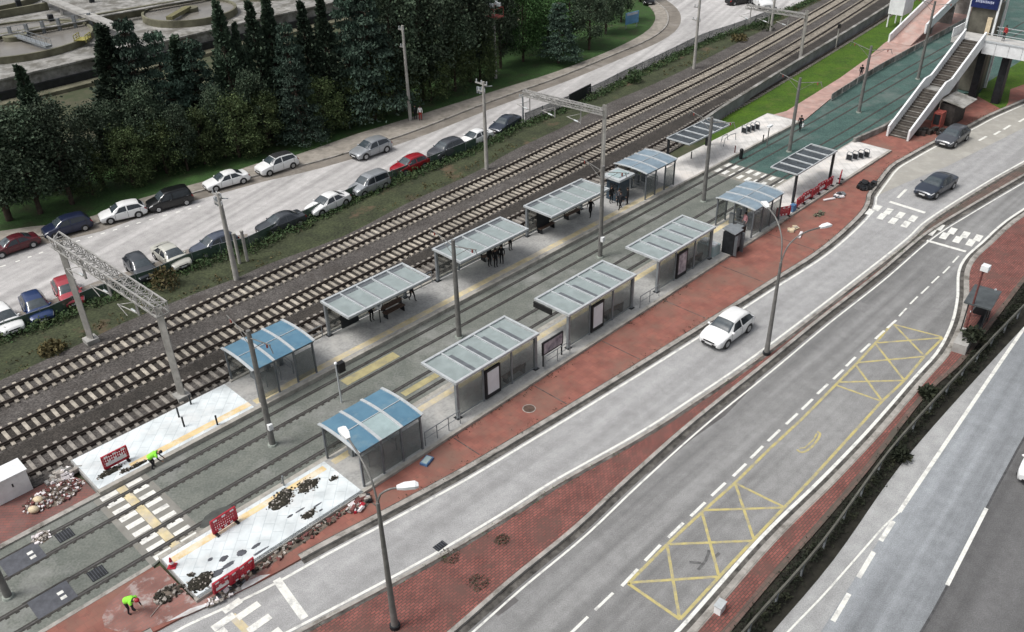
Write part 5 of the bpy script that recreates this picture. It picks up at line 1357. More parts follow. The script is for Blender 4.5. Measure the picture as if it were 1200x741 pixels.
# ------------------------------------------------------------------ trees
def leaf_tri(vs, fs, c, size, rd, droop=0.0, axis=None):
    if axis is None:
        a = Vector((rd.gauss(0, 1), rd.gauss(0, 1), rd.gauss(0, 0.7)-droop)).normalized()
    else: a = axis
    b = a.cross(Vector((rd.gauss(0, 1), rd.gauss(0, 1), rd.gauss(0, 1)))).normalized()
    k = len(vs); s = size*rd.uniform(0.6, 1.3)
    vs.extend([c-b*s*0.32, c+a*s*0.5+b*s*0.30, c+a*s, c+a*s*0.45-b*s*0.36])
    fs.append((k, k+1, k+2, k+3))
def crown(kind, seed, n_cl, per):
    """one crown of unit height 10, leaf faces spread through clumps on real branches"""
    rd = random.Random(seed); vs = []; fs = []
    limbs = []
    H = 10.0
    for i in range(n_cl):
        u = rd.random()
        ang = rd.uniform(0, 2*math.pi)
        if kind == 'cypress':
            z = 0.6+9.2*(u**0.9); env = 1.35*(1-((z-2.6)/7.4)**2 if z > 2.6 else 0.75+0.25*z/2.6)
            env = max(0.07, env*(1-0.62*max(0, (z-3.2)/6.8)))
            r = env*(0.55+0.5*rd.random()); cs = (0.30+0.26*rd.random())*max(0.22, 1-(z/10.5)**1.5); ls = 0.30; droop = -0.5
            tip = Vector((r*math.cos(ang), r*math.sin(ang), z)); root = Vector((0, 0, max(0.3, z-0.9)))
        elif kind == 'cedar':
            tier = rd.randrange(11); z = 1.3+tier*0.82+rd.uniform(-0.12, 0.12)
            env = 3.1*(1-(tier/11.6))**0.85+0.12
            r = env*(0.25+0.8*math.sqrt(rd.random())); z -= r*0.12
            cs = (0.42+0.3*rd.random())*max(0.3, 1-tier/14); ls = 0.31; droop = 0.25
            ang = (int(ang/0.7)*0.7+tier*0.4)+rd.uniform(-0.25, 0.25)
            tip = Vector((r*math.cos(ang), r*math.sin(ang), z)); root = Vector((0, 0, z+0.25))
        elif kind == 'pine':
            z = 2.2+7.6*u; env = 2.9*math.sin(math.pi*min(1, max(0.08, (z-1.2)/9.0)))**0.7
            if z > 7: env *= 0.85
            r = env*(0.45+0.6*rd.random()); cs = 0.5+0.4*rd.random(); ls = 0.29; droop = 0.0
            tip = Vector((r*math.cos(ang), r*math.sin(ang), z)); root = Vector((0, 0, max(0.5, z-1.2)))
        elif kind == 'bush':
            z = 0.5+9.0*(u**0.85); env = 3.5*(math.sin(math.pi*min(1, 0.13+0.87*(z/9.9)))**0.55)
            r = env*(0.55+0.5*rd.random())*(1+0.18*math.sin(3*ang+seed)); cs = 0.5+0.4*rd.random(); ls = 0.33; droop = -0.1
            tip = Vector((r*math.cos(ang), r*math.sin(ang), z)); root = Vector((0, 0, max(0.2, z-2)))
        else:
            z = 2.6+7.2*u; env = 4.3*math.sin(math.pi*min(1, 0.1+0.9*(z-1.6)/8.4))**0.6
            r = env*(0.5+0.55*rd.random())*(1+0.2*math.sin(3*ang+seed)); cs = 0.7+0.45*rd.random(); ls = 0.38; droop = 0.1
            tip = Vector((r*math.cos(ang), r*math.sin(ang), z)); root = Vector((0, 0, max(1.2, z-2.2)))
        limbs.append((root, tip))
        out = Vector((tip.x, tip.y, 0)); out = out.normalized() if out.length > 0.01 else Vector((1, 0, 0))
        for j in range(per):
            if kind == 'cedar': off = Vector((rd.gauss(0, cs), rd.gauss(0, cs), rd.gauss(0, 0.11)))
            elif kind == 'cypress': off = Vector((rd.gauss(0, cs*0.6), rd.gauss(0, cs*0.6), rd.gauss(0, cs*1.2)))
            else: off = Vector((rd.gauss(0, cs*0.7), rd.gauss(0, cs*0.7), rd.gauss(0, cs*0.6)))
            ax = (out*0.8+Vector((rd.gauss(0, .5), rd.gauss(0, .5), rd.gauss(0, .45)-droop))).normalized()
            leaf_tri(vs, fs, tip+off, ls, rd, axis=ax)
    return vs, fs, limbs
PROT = {}
def tree_proto(kind, seed, lm, n_cl, per):
    vs, fs, limbs = crown(kind, seed, n_cl, per)
    me = bpy.data.meshes.new('crown'); me.from_pydata([tuple(v) for v in vs], [], fs); me.materials.append(M[lm]); me.update()
    mb = MB(); mb.tube([(0, 0, -0.2), (0.03, 0.02, 3), (0, 0.04, 6.5), (0, 0, 9.4)], [0.26, 0.2, 0.11, 0.03], 8)
    for root, tip in limbs[::3]: mb.tube([root, root.lerp(tip, 0.55)+Vector((0, 0, 0.1)), tip], [0.055, 0.035, 0.012], 4, cap=False)
    tm = mb.mesh('trunk', M['bark'])
    return me, tm
KINDS = {'cypress': ('leaf_cypress', 170, 46), 'cedar': ('leaf_cedar', 190, 48), 'pine': ('leaf_pine', 105, 84), 'bush': ('leaf_olive', 120, 80), 'broad': ('leaf_bright', 100, 74)}
for k, (lm, nc, pr) in KINDS.items():
    PROT[k] = [tree_proto(k, 11+i*5, lm, nc, pr) for i in range(3)]
DESC = {'cypress': 'narrow dark cypress', 'cedar': 'spreading blue green cedar', 'pine': 'dense dark pine', 'bush': 'rounded olive green tree', 'broad': 'bright green broadleaf tree'}
def plant(kind, base, top, label, wf=1.0, i=0, h=None):
    by = base[1]-(12 if kind == 'bush' else 4)
    bx = base[0]+(by-top)*(642-base[0])/(2011-top)*0.9       # tall things lean away from the picture's nadir
    b = G(bx, by, 0.0)
    h = h or HT(b, top)
    h = max(2.5, min(h, 19))
    cm, tm = PROT[kind][i % 3]
    t = thing('tree' if kind in ('bush', 'broad') else kind+'_tree', label, 'tree', b, random.uniform(0, 6.28), 'trees between the treatment plant and far road')
    for n, me in (('crown', cm), ('trunk', tm)):
        o = bpy.data.objects.new(n, me); COL.objects.link(o); o.parent = t
        o.scale = (wf*h/10, wf*h/10, h/10)
TREES = [  # kind, base px, top row px, width factor, where
 ('pine', (12, 254), 132, 1.0, 'above the maroon sedan at the left edge'), ('pine', (52, 243), 122, 0.95, 'above the navy hatchback'), ('bush', (92, 240), 165, 0.9, 'low, between the navy and white hatchbacks'),
 ('pine', (98, 222), 128, 0.9, 'behind the low tree above the navy hatchback'), ('cypress', (26, 226), 76, 1.0, 'poking up beside the plant wall at far left'), ('pine', (-30, 262), 130, 1.2, 'cut by the left edge, front row'),
 ('pine', (-45, 235), 120, 1.0, 'cut by the left edge, back row'), ('bush', (140, 228), 150, 1.0, 'above the white hatchback with dark glass'), ('bush', (182, 215), 140, 1.0, 'above the black van'),
 ('cypress', (122, 196), 30, 1.25, 'leftmost of the tall spires, against the settling tank'), ('cedar', (146, 194), 18, 0.62, 'right of the leftmost tall spire'), ('pine', (160, 204), 100, 0.8, 'filling in below the leftmost cedar'),
 ('cedar', (181, 186), 34, 0.62, 'behind the olive tree above the black van'), ('cypress', (206, 178), 42, 1.2, 'short one in front of the second settling tank'), ('cedar', (222, 178), 44, 0.8, 'broad one below the second settling tank'),
 ('cypress', (256, 172), 1, 0.85, 'very tall, right of the second settling tank'), ('cypress', (276, 170), 26, 0.7, 'thin one beside the very tall spire'), ('cypress', (294, 164), 2, 0.9, 'tall, second right of the settling tanks'),
 ('bush', (228, 204), 128, 1.0, 'above the gap behind the white sedan'), ('bush', (268, 196), 112, 1.0, 'above the white sedan'), ('bush', (305, 184), 108, 1.0, 'above the white car with a black roof stripe'),
 ('cypress', (313, 158), -4, 0.9, 'tall, left of the shed roof'), ('cedar', (334, 164), 24, 0.6, 'in front of the shed, left'), ('cypress', (354, 154), 2, 0.9, 'tall, in front of the shed'),
 ('cedar', (342, 172), 70, 0.85, 'broad one above the footpath start'), ('cypress', (376, 152), -4, 0.9, 'tall, right of the shed'), ('bush', (372, 170), 92, 0.9, 'left of the silver hatchback'),
 ('cedar', (402, 146), -6, 0.62, 'tall, above the silver hatchback'), ('bush', (402, 160), 88, 0.9, 'above the silver hatchback'), ('cedar', (424, 144), -20, 0.8, 'tall, left of the utility pole'),
 ('bush', (433, 150), 62, 0.85, 'second left of the utility pole'), ('pine', (452, 132), -24, 0.8, 'behind the utility pole, left'), ('bush', (460, 142), 58, 0.85, 'just left of the utility pole'),
 ('bush', (500, 130), 40, 0.85, 'just right of the utility pole'), ('pine', (486, 122), -22, 0.85, 'behind the utility pole'), ('bush', (530, 119), 34, 0.85, 'second right of the utility pole'),
 ('pine', (516, 110), -26, 0.85, 'behind and right of the utility pole'), ('bush', (560, 107), 24, 0.85, 'just left of the floodlight mast'), ('pine', (546, 100), -28, 0.85, 'behind and left of the floodlight mast'),
 ('pine', (584, 84), -20, 0.8, 'behind the floodlight mast'), ('broad', (612, 76), -12, 0.8, 'just right of the floodlight mast'), ('broad', (642, 64), -14, 0.8, 'second right of the floodlight mast'),
 ('pine', (604, 60), -40, 0.9, 'dark, in the back row right of the floodlight mast'), ('cedar', (655, 78), 2, 1.0, 'in front of the bright trees on the lawn verge'), ('pine', (668, 56), -26, 0.9, 'right of the bright trees'),
 ('pine', (692, 62), -18, 0.9, 'left of the blue billboard'), ('pine', (712, 44), -30, 0.95, 'behind the blue billboard'), ('pine', (730, 30), -34, 0.9, 'right of the blue billboard'),
 ('pine', (640, 30), -60, 1.0, 'dark, in the back row behind the bright trees'), ('cedar', (690, 16), -60, 1.0, 'in the back row by the road bend'), ('pine', (752, 6), -50, 0.8, 'at the inside of the road bend'),
 ('pine', (470, 90), -50, 1.0, 'in the far back row behind the utility pole'), ('pine', (540, 66), -55, 1.0, 'in the far back row left of the floodlight mast'),
 ('pine', (122, 212), 122, 0.75, 'between the tall spires and the white hatchback'), ('pine', (205, 204), 126, 0.75, 'below the broad cedar'), ('pine', (250, 188), 104, 0.75, 'under the very tall spire'), ('pine', (290, 176), 84, 0.75, 'under the two tall spires'),
]
for i, (k, b, tp, wf, where) in enumerate(TREES):
    plant(k, b, tp, DESC[k]+' '+where, wf, i)

# ------------------------------------------------------------------ leafy strips (uncountable ground cover)
def leaf_strip(name, label, line, o0, o1, h0, h1, m, dens, seed, ls=0.28, patch=0.0):
    rd = random.Random(seed); vs = []; fs = []
    ns = normals2d(line)
    for i in range(len(line)-1):
        a, b = line[i], line[i+1]; l = (b-a).length
        n = int(l*dens)
        for k in range(n):
            if patch and math.sin(i*0.35+seed)+math.sin(i*0.13)*0.8 < patch-1.2+rd.random()*0.6: continue
            f = rd.random(); p = a.lerp(b, f)+ns[i]*rd.uniform(o0, o1)
            hh = rd.uniform(h0, h1)*(0.65+0.35*math.sin(i*0.9+seed))
            for j in range(7):
                q = p+Vector((rd.gauss(0, 0.16), rd.gauss(0, 0.16), hh*rd.random()+0.05))
                leaf_tri(vs, fs, q, ls, rd, -0.4)
    me = bpy.data.meshes.new(name); me.from_pydata([tuple(v) for v in vs], [], fs); me.materials.append(M[m]); me.update()
    o = bpy.data.objects.new(name, me); COL.objects.link(o)
    return tag(o, label, 'vegetation', None, 'stuff')
cl = offset(S3, -0.9)
leaf_strip('low_hedge', 'low green weeds and hedge behind the mesh fence', cl, -0.7, 0.65, 0.3, 0.85, 'leaf_hedge', 19, 3, 0.22)
leaf_strip('dry_weeds', 'sparse dry weeds between the hedge and the ballast', offset(S4, 0.9), -0.7, 0.8, 0.1, 0.35, 'leaf_dry', 2.2, 5, 0.2, 0.9)
leaf_strip('dark_planting', 'dark shrubs filling the strip beside the highway', offset(K5, -1.0), -0.30, 0.40, 0.05, 0.24, 'leaf_dark', 22, 9, 0.15)
leaf_strip('kerb_weeds', 'sparse weeds along the edge of the brick median', [Vector((p.x, p.y, 0.155)) for p in offset(K2, -0.42)], -0.12, 0.12, 0.02, 0.08, 'leaf_hedge', 1.6, 21, 0.09, 0.9)
leaf_strip('kerb_weeds', 'sparse dark weeds at the foot of the platform along the red walkway', [S(21+k, 32.86, 0.12) for k in range(48)], -0.12, 0.10, 0.02, 0.10, 'leaf_dark', 2.2, 23, 0.10, 0.8)
leaf_strip('kerb_weeds', 'sparse moss and weeds along the kerb of the red walkway', [Vector((p.x, p.y, 0.125)) for p in offset(K1, 0.42)[12:]], -0.10, 0.12, 0.01, 0.05, 'leaf_dark', 2.0, 25, 0.08, 1.0)
def shrub(label, px, py, r, h, m, seed, z=0.02):
    rd = random.Random(seed); vs = []; fs = []
    for k in range(260):
        a = rd.uniform(0, 6.28); u = rd.random(); rr = r*math.sqrt(rd.random())
        leaf_tri(vs, fs, Vector((rr*math.cos(a), rr*math.sin(a), h*u*(1-0.5*(rr/r)**2))), 0.34, rd, -0.7)
    t = thing('shrub', label, 'shrub', G(px, py, z))
    me = bpy.data.meshes.new('foliage'); me.from_pydata([tuple(v) for v in vs], [], fs); me.materials.append(M[m]); me.update()
    o = bpy.data.objects.new('foliage', me); COL.objects.link(o); o.parent = t
    mb = MB()
    for k in range(5):
        a = k*1.26; mb.tube([(0, 0, 0), (r*0.35*math.cos(a), r*0.35*math.sin(a), h*0.6)], [0.03, 0.012], 5)
    mb.build('stem', M['bark'], t)
shrub('dry yellow bush beside the fence below the dark grey hatchback', 194, 336, 1.1, 1.9, 'leaf_dry', 1)
shrub('yellow green bush on the bank below the blue and red cars', 62, 412, 0.9, 0.8, 'leaf_dry', 2)
shrub('dry bush at the road fence near the hoarding panel', 743, 97, 0.9, 1.9, 'leaf_hedge', 3)
shrub('olive shrub on the bank at the top beside the gantry', 893, 35, 1.6, 1.8, 'leaf_hedge', 4)
shrub('dark shrub on the bank near the road mouth', 866, 48, 1.2, 1.0, 'leaf_dry', 5)
shrub('dark shrub growing in the planter by the bus shelter', 1140, 398, 0.7, 0.9, 'leaf_dark', 6, 0.8)
shrub('dark weed tuft spilling onto the brick edge by the highway planting', 1053, 535, 0.55, 0.5, 'leaf_dark', 7, 0.15)
shrub('dark weed tuft on the brick sidewalk further up the planting', 1087, 463, 0.5, 0.5, 'leaf_dark', 8, 0.15)
# ------------------------------------------------------------------ cars
def interp(tab, x):
    if x <= tab[0][0]: return tab[0][1]
    for (a, va), (b, vb) in zip(tab, tab[1:]):
        if x <= b:
            f = (x-a)/(b-a); f2 = f*f*(3-2*f)*0.35+f*0.65
            return va+(vb-va)*f2
    return tab[-1][1]
CARS = {
 'hatch': dict(L=4.15, W=1.78, belt=[(0, .56), (.12, .66), (.5, .77), (1.05, .86), (2.2, .91), (3.5, .98), (3.95, .96), (4.08, .80), (4.15, .62)],
    top=[(0, .60), (.10, .73), (.55, .86), (1.05, .96), (1.42, 1.20), (1.80, 1.41), (2.3, 1.49), (3.1, 1.47), (3.5, 1.40), (3.75, 1.22), (3.98, 1.00), (4.09, .86), (4.15, .66)],
    wt=[(0, .58), (.4, .70), (1.05, .72), (1.8, .60), (3.4, .58), (3.9, .62), (4.15, .6)], ws=(1.08, 1.76), rw=(3.56, 3.92), side=(1.28, 1.80, 3.86, 3.52), bp=2.42),
 'sedan': dict(L=4.55, W=1.80, belt=[(0, .54), (.12, .64), (.5, .75), (1.15, .85), (2.4, .89), (3.7, .94), (4.35, .93), (4.48, .78), (4.55, .60)],
    top=[(0, .58), (.10, .70), (.6, .84), (1.15, .94), (1.55, 1.18), (1.98, 1.37), (2.45, 1.44), (3.0, 1.42), (3.45, 1.27), (3.88, 1.05), (4.1, 1.02), (4.38, 1.00), (4.49, .82), (4.55, .62)],
    wt=[(0, .58), (.4, .70), (1.15, .73), (1.95, .59), (3.2, .57), (3.9, .66), (4.3, .68), (4.55, .6)], ws=(1.18, 1.92), rw=(3.22, 3.82), side=(1.40, 1.98, 3.72, 3.15), bp=2.55),
 'suv': dict(L=4.4, W=1.84, belt=[(0, .66), (.12, .80), (.5, .92), (1.05, 1.0), (2.2, 1.03), (3.7, 1.10), (4.2, 1.06), (4.33, .90), (4.4, .70)],
    top=[(0, .70), (.08, .86), (.55, 1.0), (1.05, 1.09), (1.42, 1.36), (1.80, 1.56), (2.3, 1.65), (3.3, 1.62), (3.8, 1.54), (4.05, 1.32), (4.22, 1.10), (4.34, .94), (4.4, .74)],
    wt=[(0, .62), (.4, .74), (1.05, .75), (1.8, .64), (3.7, .62), (4.1, .66), (4.4, .62)], ws=(1.08, 1.76), rw=(3.84, 4.16), side=(1.28, 1.78, 4.06, 3.80), bp=2.46),
 'van': dict(L=4.45, W=1.86, belt=[(0, .66), (.12, .80), (.45, .92), (.95, 1.02), (2.2, 1.06), (3.9, 1.08), (4.3, 1.04), (4.4, .86), (4.45, .66)],
    top=[(0, .70), (.08, .86), (.45, 1.0), (.95, 1.12), (1.35, 1.46), (1.72, 1.70), (2.2, 1.80), (3.6, 1.80), (4.1, 1.74), (4.28, 1.40), (4.36, 1.06), (4.41, .90), (4.45, .70)],
    wt=[(0, .62), (.4, .74), (.95, .76), (1.7, .70), (4.1, .70), (4.3, .72), (4.45, .64)], ws=(1.0, 1.66), rw=(4.13, 4.33), side=(1.18, 1.70, 4.12, 4.02), bp=2.38),
}
def car_section(P_, d):
    Lc, W = P_['L'], P_['W']
    hw = W/2
    e = 1.0
    for a, v in ((0.0, .80), (.12, .90), (.35, .97), (.7, 1.0)): 
        if d >= a: e = v
    fe = interp([(0, .78), (.10, .88), (.35, .96), (.8, 1.0), (Lc-.8, 1.0), (Lc-.3, .96), (Lc-.08, .89), (Lc, .80)], d)
    wb = hw*fe
    belt, top, wt = interp(P_['belt'], d), interp(P_['top'], d), min(interp(P_['wt'], d), wb*0.93)
    zb = interp([(0, .34), (.12, .22), (.6, .19), (Lc-.6, .19), (Lc-.12, .24), (Lc, .38)], d)
    top = max(top, belt+0.02)
    m = (zb+belt)/2
    rr = min(0.09, (top-belt)*0.4)
    return [(0, zb), (wb*.82, zb), (wb*.95, zb+.07), (wb, m+.02), (wb*.985, belt-.06), (wb*.955, belt), (wt+ (wb*.955-wt)*.08, top-rr), (wt*.86, top-.012), (wt*.45, top+.014), (0, top+.022)]
def car_point(P_, d, t):
    pts = car_section(P_, d)
    n = len(pts)-1
    i = min(int(t), n-1); f = t-i
    p0 = pts[max(0, i-1)]; p1 = pts[i]; p2 = pts[i+1]; p3 = pts[min(n, i+2)]
    k = 0.35
    def cr(a, b, c, e): 
        m1 = (c-a)*k; m2 = (e-b)*k
        return (2*f**3-3*f*f+1)*b+(f**3-2*f*f+f)*m1+(-2*f**3+3*f*f)*c+(f**3-f*f)*m2
    return cr(p0[0], p1[0], p2[0], p3[0]), cr(p0[1], p1[1], p2[1], p3[1])
def car_surf(P_, d, t, side, off=0.0):
    y, z = car_point(P_, d, t)
    x = P_['L']/2-d
    p = Vector((x, side*y, z))
    if off:
        e = 0.02
        y1, z1 = car_point(P_, min(P_['L'], d+e), t); y0, z0 = car_point(P_, max(0, d-e), t)
        du = Vector((-(min(P_['L'], d+e)-max(0, d-e)), side*(y1-y0), z1-z0))
        ya, za = car_point(P_, d, min(9, t+e)); yb, zb = car_point(P_, d, max(0, t-e))
        dv = Vector((0, side*(ya-yb), za-zb))
        n = du.cross(dv)
        if n.length > 1e-9:
            n.normalize()
            c = Vector((x, 0, 0.7))
            if n.dot(p-c) < 0: n = -n
            p = p+n*off
    return p
def surf_patch(mb, P_, dlo, dhi, tlo, thi, side, nd=6, ntt=4, off=0.008):
    vs = []; fs = []
    for j in range(ntt+1):
        t = tlo+(thi-tlo)*j/ntt; g = j/ntt
        a = dlo(g) if callable(dlo) else dlo; b = dhi(g) if callable(dhi) else dhi
        for i in range(nd+1): vs.append(car_surf(P_, a+(b-a)*i/nd, t, side, off))
    w = nd+1
    for j in range(ntt):
        for i in range(nd): fs.append((j*w+i, j*w+i+1, (j+1)*w+i+1, (j+1)*w+i))
    mb.add(vs, fs, 0, True)
CAR_MESH = {}
def car_meshes(kind):
    if kind in CAR_MESH: return CAR_MESH[kind]
    P_ = CARS[kind]; Lc = P_['L']; r = {}
    ds = sorted(set([0, .03, .07, .12, .2, .3, .42, .55]+[0.7+0.15*k for k in range(int((Lc-1.2)/0.15)+1)]+[Lc-.42, Lc-.3, Lc-.2, Lc-.13, Lc-.08, Lc-.04, Lc]))
    ts = [0, .5, 1, 1.5, 2, 2.5, 3, 3.5, 4, 4.5, 5, 5.25, 5.5, 5.75, 6, 6.3, 6.6, 7, 7.5, 8, 8.5, 9]
    mb = MB()
    for side in (1, -1):
        vs = [car_surf(P_, d, t, side) for d in ds for t in ts]; w = len(ts); fs = []
        for i in range(len(ds)-1):
            for j in range(w-1):
                q = (i*w+j, (i+1)*w+j, (i+1)*w+j+1, i*w+j+1); fs.append(q if side > 0 else tuple(reversed(q)))
        mb.add(vs, fs, 0, True)
    for d, rev in ((0, 0), (Lc, 1)):
        ring = [car_surf(P_, d, t, 1) for t in ts]+[car_surf(P_, d, t, -1) for t in reversed(ts)]
        mb.add(ring, [tuple(range(len(ring)))])
    r['body'] = mb
    w0, w1 = P_['ws']; mb = MB()
    for sd in (1, -1): surf_patch(mb, P_, w0, w1, 6.15, 9, sd, 8, 6)
    r['windscreen'] = mb
    for sd in (1, -1):
        for w, d in enumerate((P_['side'][0]+0.02, P_['bp'], min(P_['side'][2]-0.1, Lc-0.62))):
            mb2 = MB(); surf_patch(mb2, P_, d-0.012, d+0.012, 2.1, 5.0, sd, 1, 8, 0.004); r['door_seam%d%d' % (sd, w)] = mb2
        mb2 = MB(); surf_patch(mb2, P_, 1.15, Lc-1.2, 1.0, 1.9, sd, 10, 3, 0.006); r['sill%d' % sd] = mb2
        for w, d in enumerate((P_['bp']-0.22, P_['side'][2]-0.28)):
            mb2 = MB(); surf_patch(mb2, P_, d-0.08, d+0.08, 4.25, 4.55, sd, 2, 1, 0.02); r['door_handle%d%d' % (sd, w)] = mb2
    mb = MB()
    for sd in (1, -1): surf_patch(mb, P_, P_['rw'][0], P_['rw'][1], 6.3, 9, sd, 5, 6)
    r['rear_window'] = mb
    a0, a1, b0, b1 = P_['side']; bp = P_['bp']
    for sd in (1, -1):
        mb = MB()
        surf_patch(mb, P_, lambda g: a0+(a1-a0)*g, lambda g: bp-0.05, 5.08, 5.86, sd, 8, 4)
        surf_patch(mb, P_, lambda g: bp+0.05, lambda g: b0+(b1-b0)*g, 5.08, 5.86, sd, 8, 4)
        r['side_window%d' % sd] = mb
    for sd in (1, -1):
        mb = MB(); surf_patch(mb, P_, 0.03, 0.36, 4.05, 5.0, sd, 4, 2, 0.012); r['headlight%d' % sd] = mb
        mb = MB(); surf_patch(mb, P_, Lc-.22, Lc-.04, 3.6, 5.0, sd, 4, 2, 0.012); r['tail_light%d' % sd] = mb
    mb = MB(); mb.box((Lc/2-0.0, 0, .36), (0.06, 1.05, .16)); mb.box((Lc/2+0.005, 0, .56), (0.04, 0.8, .09)); r['grille'] = mb
    mb = MB(); mb.box((-Lc/2+0.0, 0, .40), (0.06, 1.15, .14)); r['rear_bumper'] = mb
    mb = MB(); mb.box((Lc/2+0.035, 0, .44), (0.012, 0.5, .11)); r['number_plate'] = mb
    z = interp(P_['belt'], a0)+0.07; hw = P_['W']/2
    for sd in (1, -1):
        mb = MB(); mb.sphere((Lc/2-a0-0.02, sd*(hw+0.02), z), 0.12, 8, 6, 0, (0.7, 1.0, 0.65)); r['mirror%d' % sd] = mb
    for sd in (1, -1):
        for w, d in enumerate((0.82, Lc-0.86)):
            mb = MB()
            x = Lc/2-d; rr = .385; c = Vector((x, sd*(hw*1.0+0.004), .325)); vs = [c]
            for k in range(13):
                an = math.pi*(-0.10+1.20*k/12); vs.append(c+Vector((rr*math.cos(an), 0, rr*math.sin(an))))
            mb.add(vs, [(0, k+1, k+2) for k in range(12)])
            vs2 = [v-Vector((0, sd*0.12, 0)) for v in vs]
            mb.add(vs2, [(0, k+1, k+2) for k in range(12)])
            mb.add(vs[1:]+vs2[1:], [(k, k+1, 14+k, 13+k) for k in range(12)])
            r['wheel_arch%d%d' % (sd, w)] = mb
    mb = MB(); mb.tube([(0, -0.11, 0), (0, -0.09, 0), (0, 0.09, 0), (0, 0.11, 0)], [.29, .325, .325, .29], 20); r['wheel'] = mb
    mb = MB()
    for sd in (-1, 1):
        mb.tube([(0, sd*0.10, 0), (0, sd*0.117, 0)], [.21, .20], 16)
        for k in range(5):
            a = k*2*math.pi/5; mb.beam((0, sd*0.12, 0), (0.19*math.cos(a), sd*0.12, 0.19*math.sin(a)), 0.02, 0.05)
    r['rim'] = mb
    CAR_MESH[kind] = r
    return r
MESHCACHE = {}
def car(kind, label, loc, rz, paint, scale=1.0, roof=None, group=None, dark_rim=False):
    P_ = CARS[kind]; r = car_meshes(kind)
    nm = {'hatch': 'hatchback', 'sedan': 'sedan', 'suv': 'crossover', 'van': 'van'}[kind]
    t = thing('parked_'+nm if group else nm, label, 'car' if kind != 'van' else 'van', loc, rz, group)
    t.scale = (scale,)*3
    def part(name, key, m, parent=t, loc=None):
        k = (kind, key, m.name)
        if k not in MESHCACHE: MESHCACHE[k] = r[key].mesh(name, m)
        o = bpy.data.objects.new(name, MESHCACHE[k]); COL.objects.link(o); o.parent = parent
        if loc: o.location = loc
        return o
    part('body', 'body', paint)
    part('windscreen', 'windscreen', M['screenglass']); part('rear_window', 'rear_window', M['carglass'])
    for sd in ('1', '-1'):
        part('side_window', 'side_window'+sd, M['carglass']); part('headlight', 'headlight'+sd, M['headlight']); part('tail_light', 'tail_light'+sd, M['taillight'])
        part('mirror', 'mirror'+sd, paint); part('sill', 'sill'+sd, M['trim'])
        for w in '012': part('door_seam', 'door_seam'+sd+w, M['trim'])
        for w in '01': part('door_handle', 'door_handle'+sd+w, M['trim'] if paint is not CP['black'] else M['rim'])
    part('grille', 'grille', M['trim']); part('rear_bumper', 'rear_bumper', M['trim']); part('number_plate', 'number_plate', M['plate'])
    for sd in (1, -1):
        for d in (0.82, P_['L']-0.86):
            part('wheel_arch', 'wheel_arch%d%d' % (sd, 0 if d == 0.82 else 1), M['trim'])
            w = part('wheel', 'wheel', M['tyre'], t, (P_['L']/2-d, sd*(P_['W']/2-0.105), .325))
            part('rim', 'rim', M['trim'] if dark_rim else M['rim'], w)
    if roof:
        mb = MB()
        for sd in (1, -1): surf_patch(mb, P_, P_['ws'][1]+.06, P_['rw'][0]-.06, 6.5, 9, sd, 8, 4, 0.01)
        mb.build('roof_cover', M[roof], t)
    return t
def carpaint(name, col, metal=0.2, rough=0.3):
    m = mat('paint_'+name, col, rough, metal, var=0.03, scale=2)
    m.node_tree.nodes['Principled BSDF'].inputs['Coat Weight'].default_value = 0.5
    m.node_tree.nodes['Principled BSDF'].inputs['Coat Roughness'].default_value = 0.1
    return m
CP = {'white': carpaint('white', (0.74, 0.75, 0.75), 0), 'maroon': carpaint('maroon', (0.085, 0.012, 0.018)), 'navy': carpaint('navy', (0.015, 0.022, 0.055)), 'black': carpaint('black', (0.008, 0.009, 0.010)),
      'silver': carpaint('silver', (0.34, 0.36, 0.38), 0.4), 'red': carpaint('red', (0.30, 0.012, 0.022)), 'redpale': carpaint('pale_red', (0.36, 0.05, 0.065)), 'blue': carpaint('blue', (0.022, 0.045, 0.13)), 'dgrey': carpaint('dark_grey', (0.055, 0.062, 0.072)),
      'beige': carpaint('beige', (0.50, 0.50, 0.45), 0.1), 'bluegrey': carpaint('blue_grey', (0.075, 0.09, 0.125)), 'grey': carpaint('grey', (0.075, 0.082, 0.095)), 'slate': carpaint('slate', (0.035, 0.045, 0.065))}
PK = 'cars parked along the far road'
def car_w(kind, label, fw, rw, paint, flip=1, **kw):
    """front and rear wheel contact points of the side seen by the photo"""
    f, r_ = G(*fw), G(*rw)
    d = (f-r_); d.z = 0; l = d.length; d.normalize()
    n = Vector((-d.y, d.x, 0))
    if n.dot((f+r_)/2) < 0: n = -n           # away from the camera
    P_ = CARS[kind]; base = P_['L']-0.82-0.86
    sc_ = max(0.92, min(1.12, l/base))
    c = (f+r_)/2+n*(P_['W']/2-0.05)*sc_+d*(-0.02)
    return car(kind, label, Vector((c.x, c.y, 0.006)), math.atan2(d.y, d.x), CP[paint], sc_, **kw)
def car_c(kind, label, cpx, front_px, paint, sc_=1.0, **kw):
    a, b = G(*cpx, 0.75), G(*front_px, 0.75)
    d = b-a
    return car(kind, label, Vector((a.x, a.y, 0.012)), math.atan2(d.y, d.x), CP[paint], sc_, **kw)
car_w('sedan', 'maroon sedan parked at the left edge below the dark pines', (5, 302.5), (39, 291), 'maroon', group=PK)
car_w('suv', 'navy crossover parked behind the end of the lattice gantry', (66, 281), (101, 271), 'navy', group=PK)
car_w('hatch', 'white hatchback with black windows between the navy and black cars', (130.8, 263.2), (163.6, 255.5), 'white', group=PK)
car_w('van', 'black van parked between two white cars', (187, 249.5), (219.5, 241), 'black', group=PK)
car_w('sedan', 'white sedan parked to the right of the black van', (254, 225), (286, 216), 'white', group=PK)
car_w('suv', 'white crossover with a dark roof panel parked by the verge', (316.7, 206.8), (344, 197.8), 'white', roof='trim', group=PK)
car_w('hatch', 'silver hatchback driving alone along the far road', (428, 188.5), (455, 178.5), 'silver')
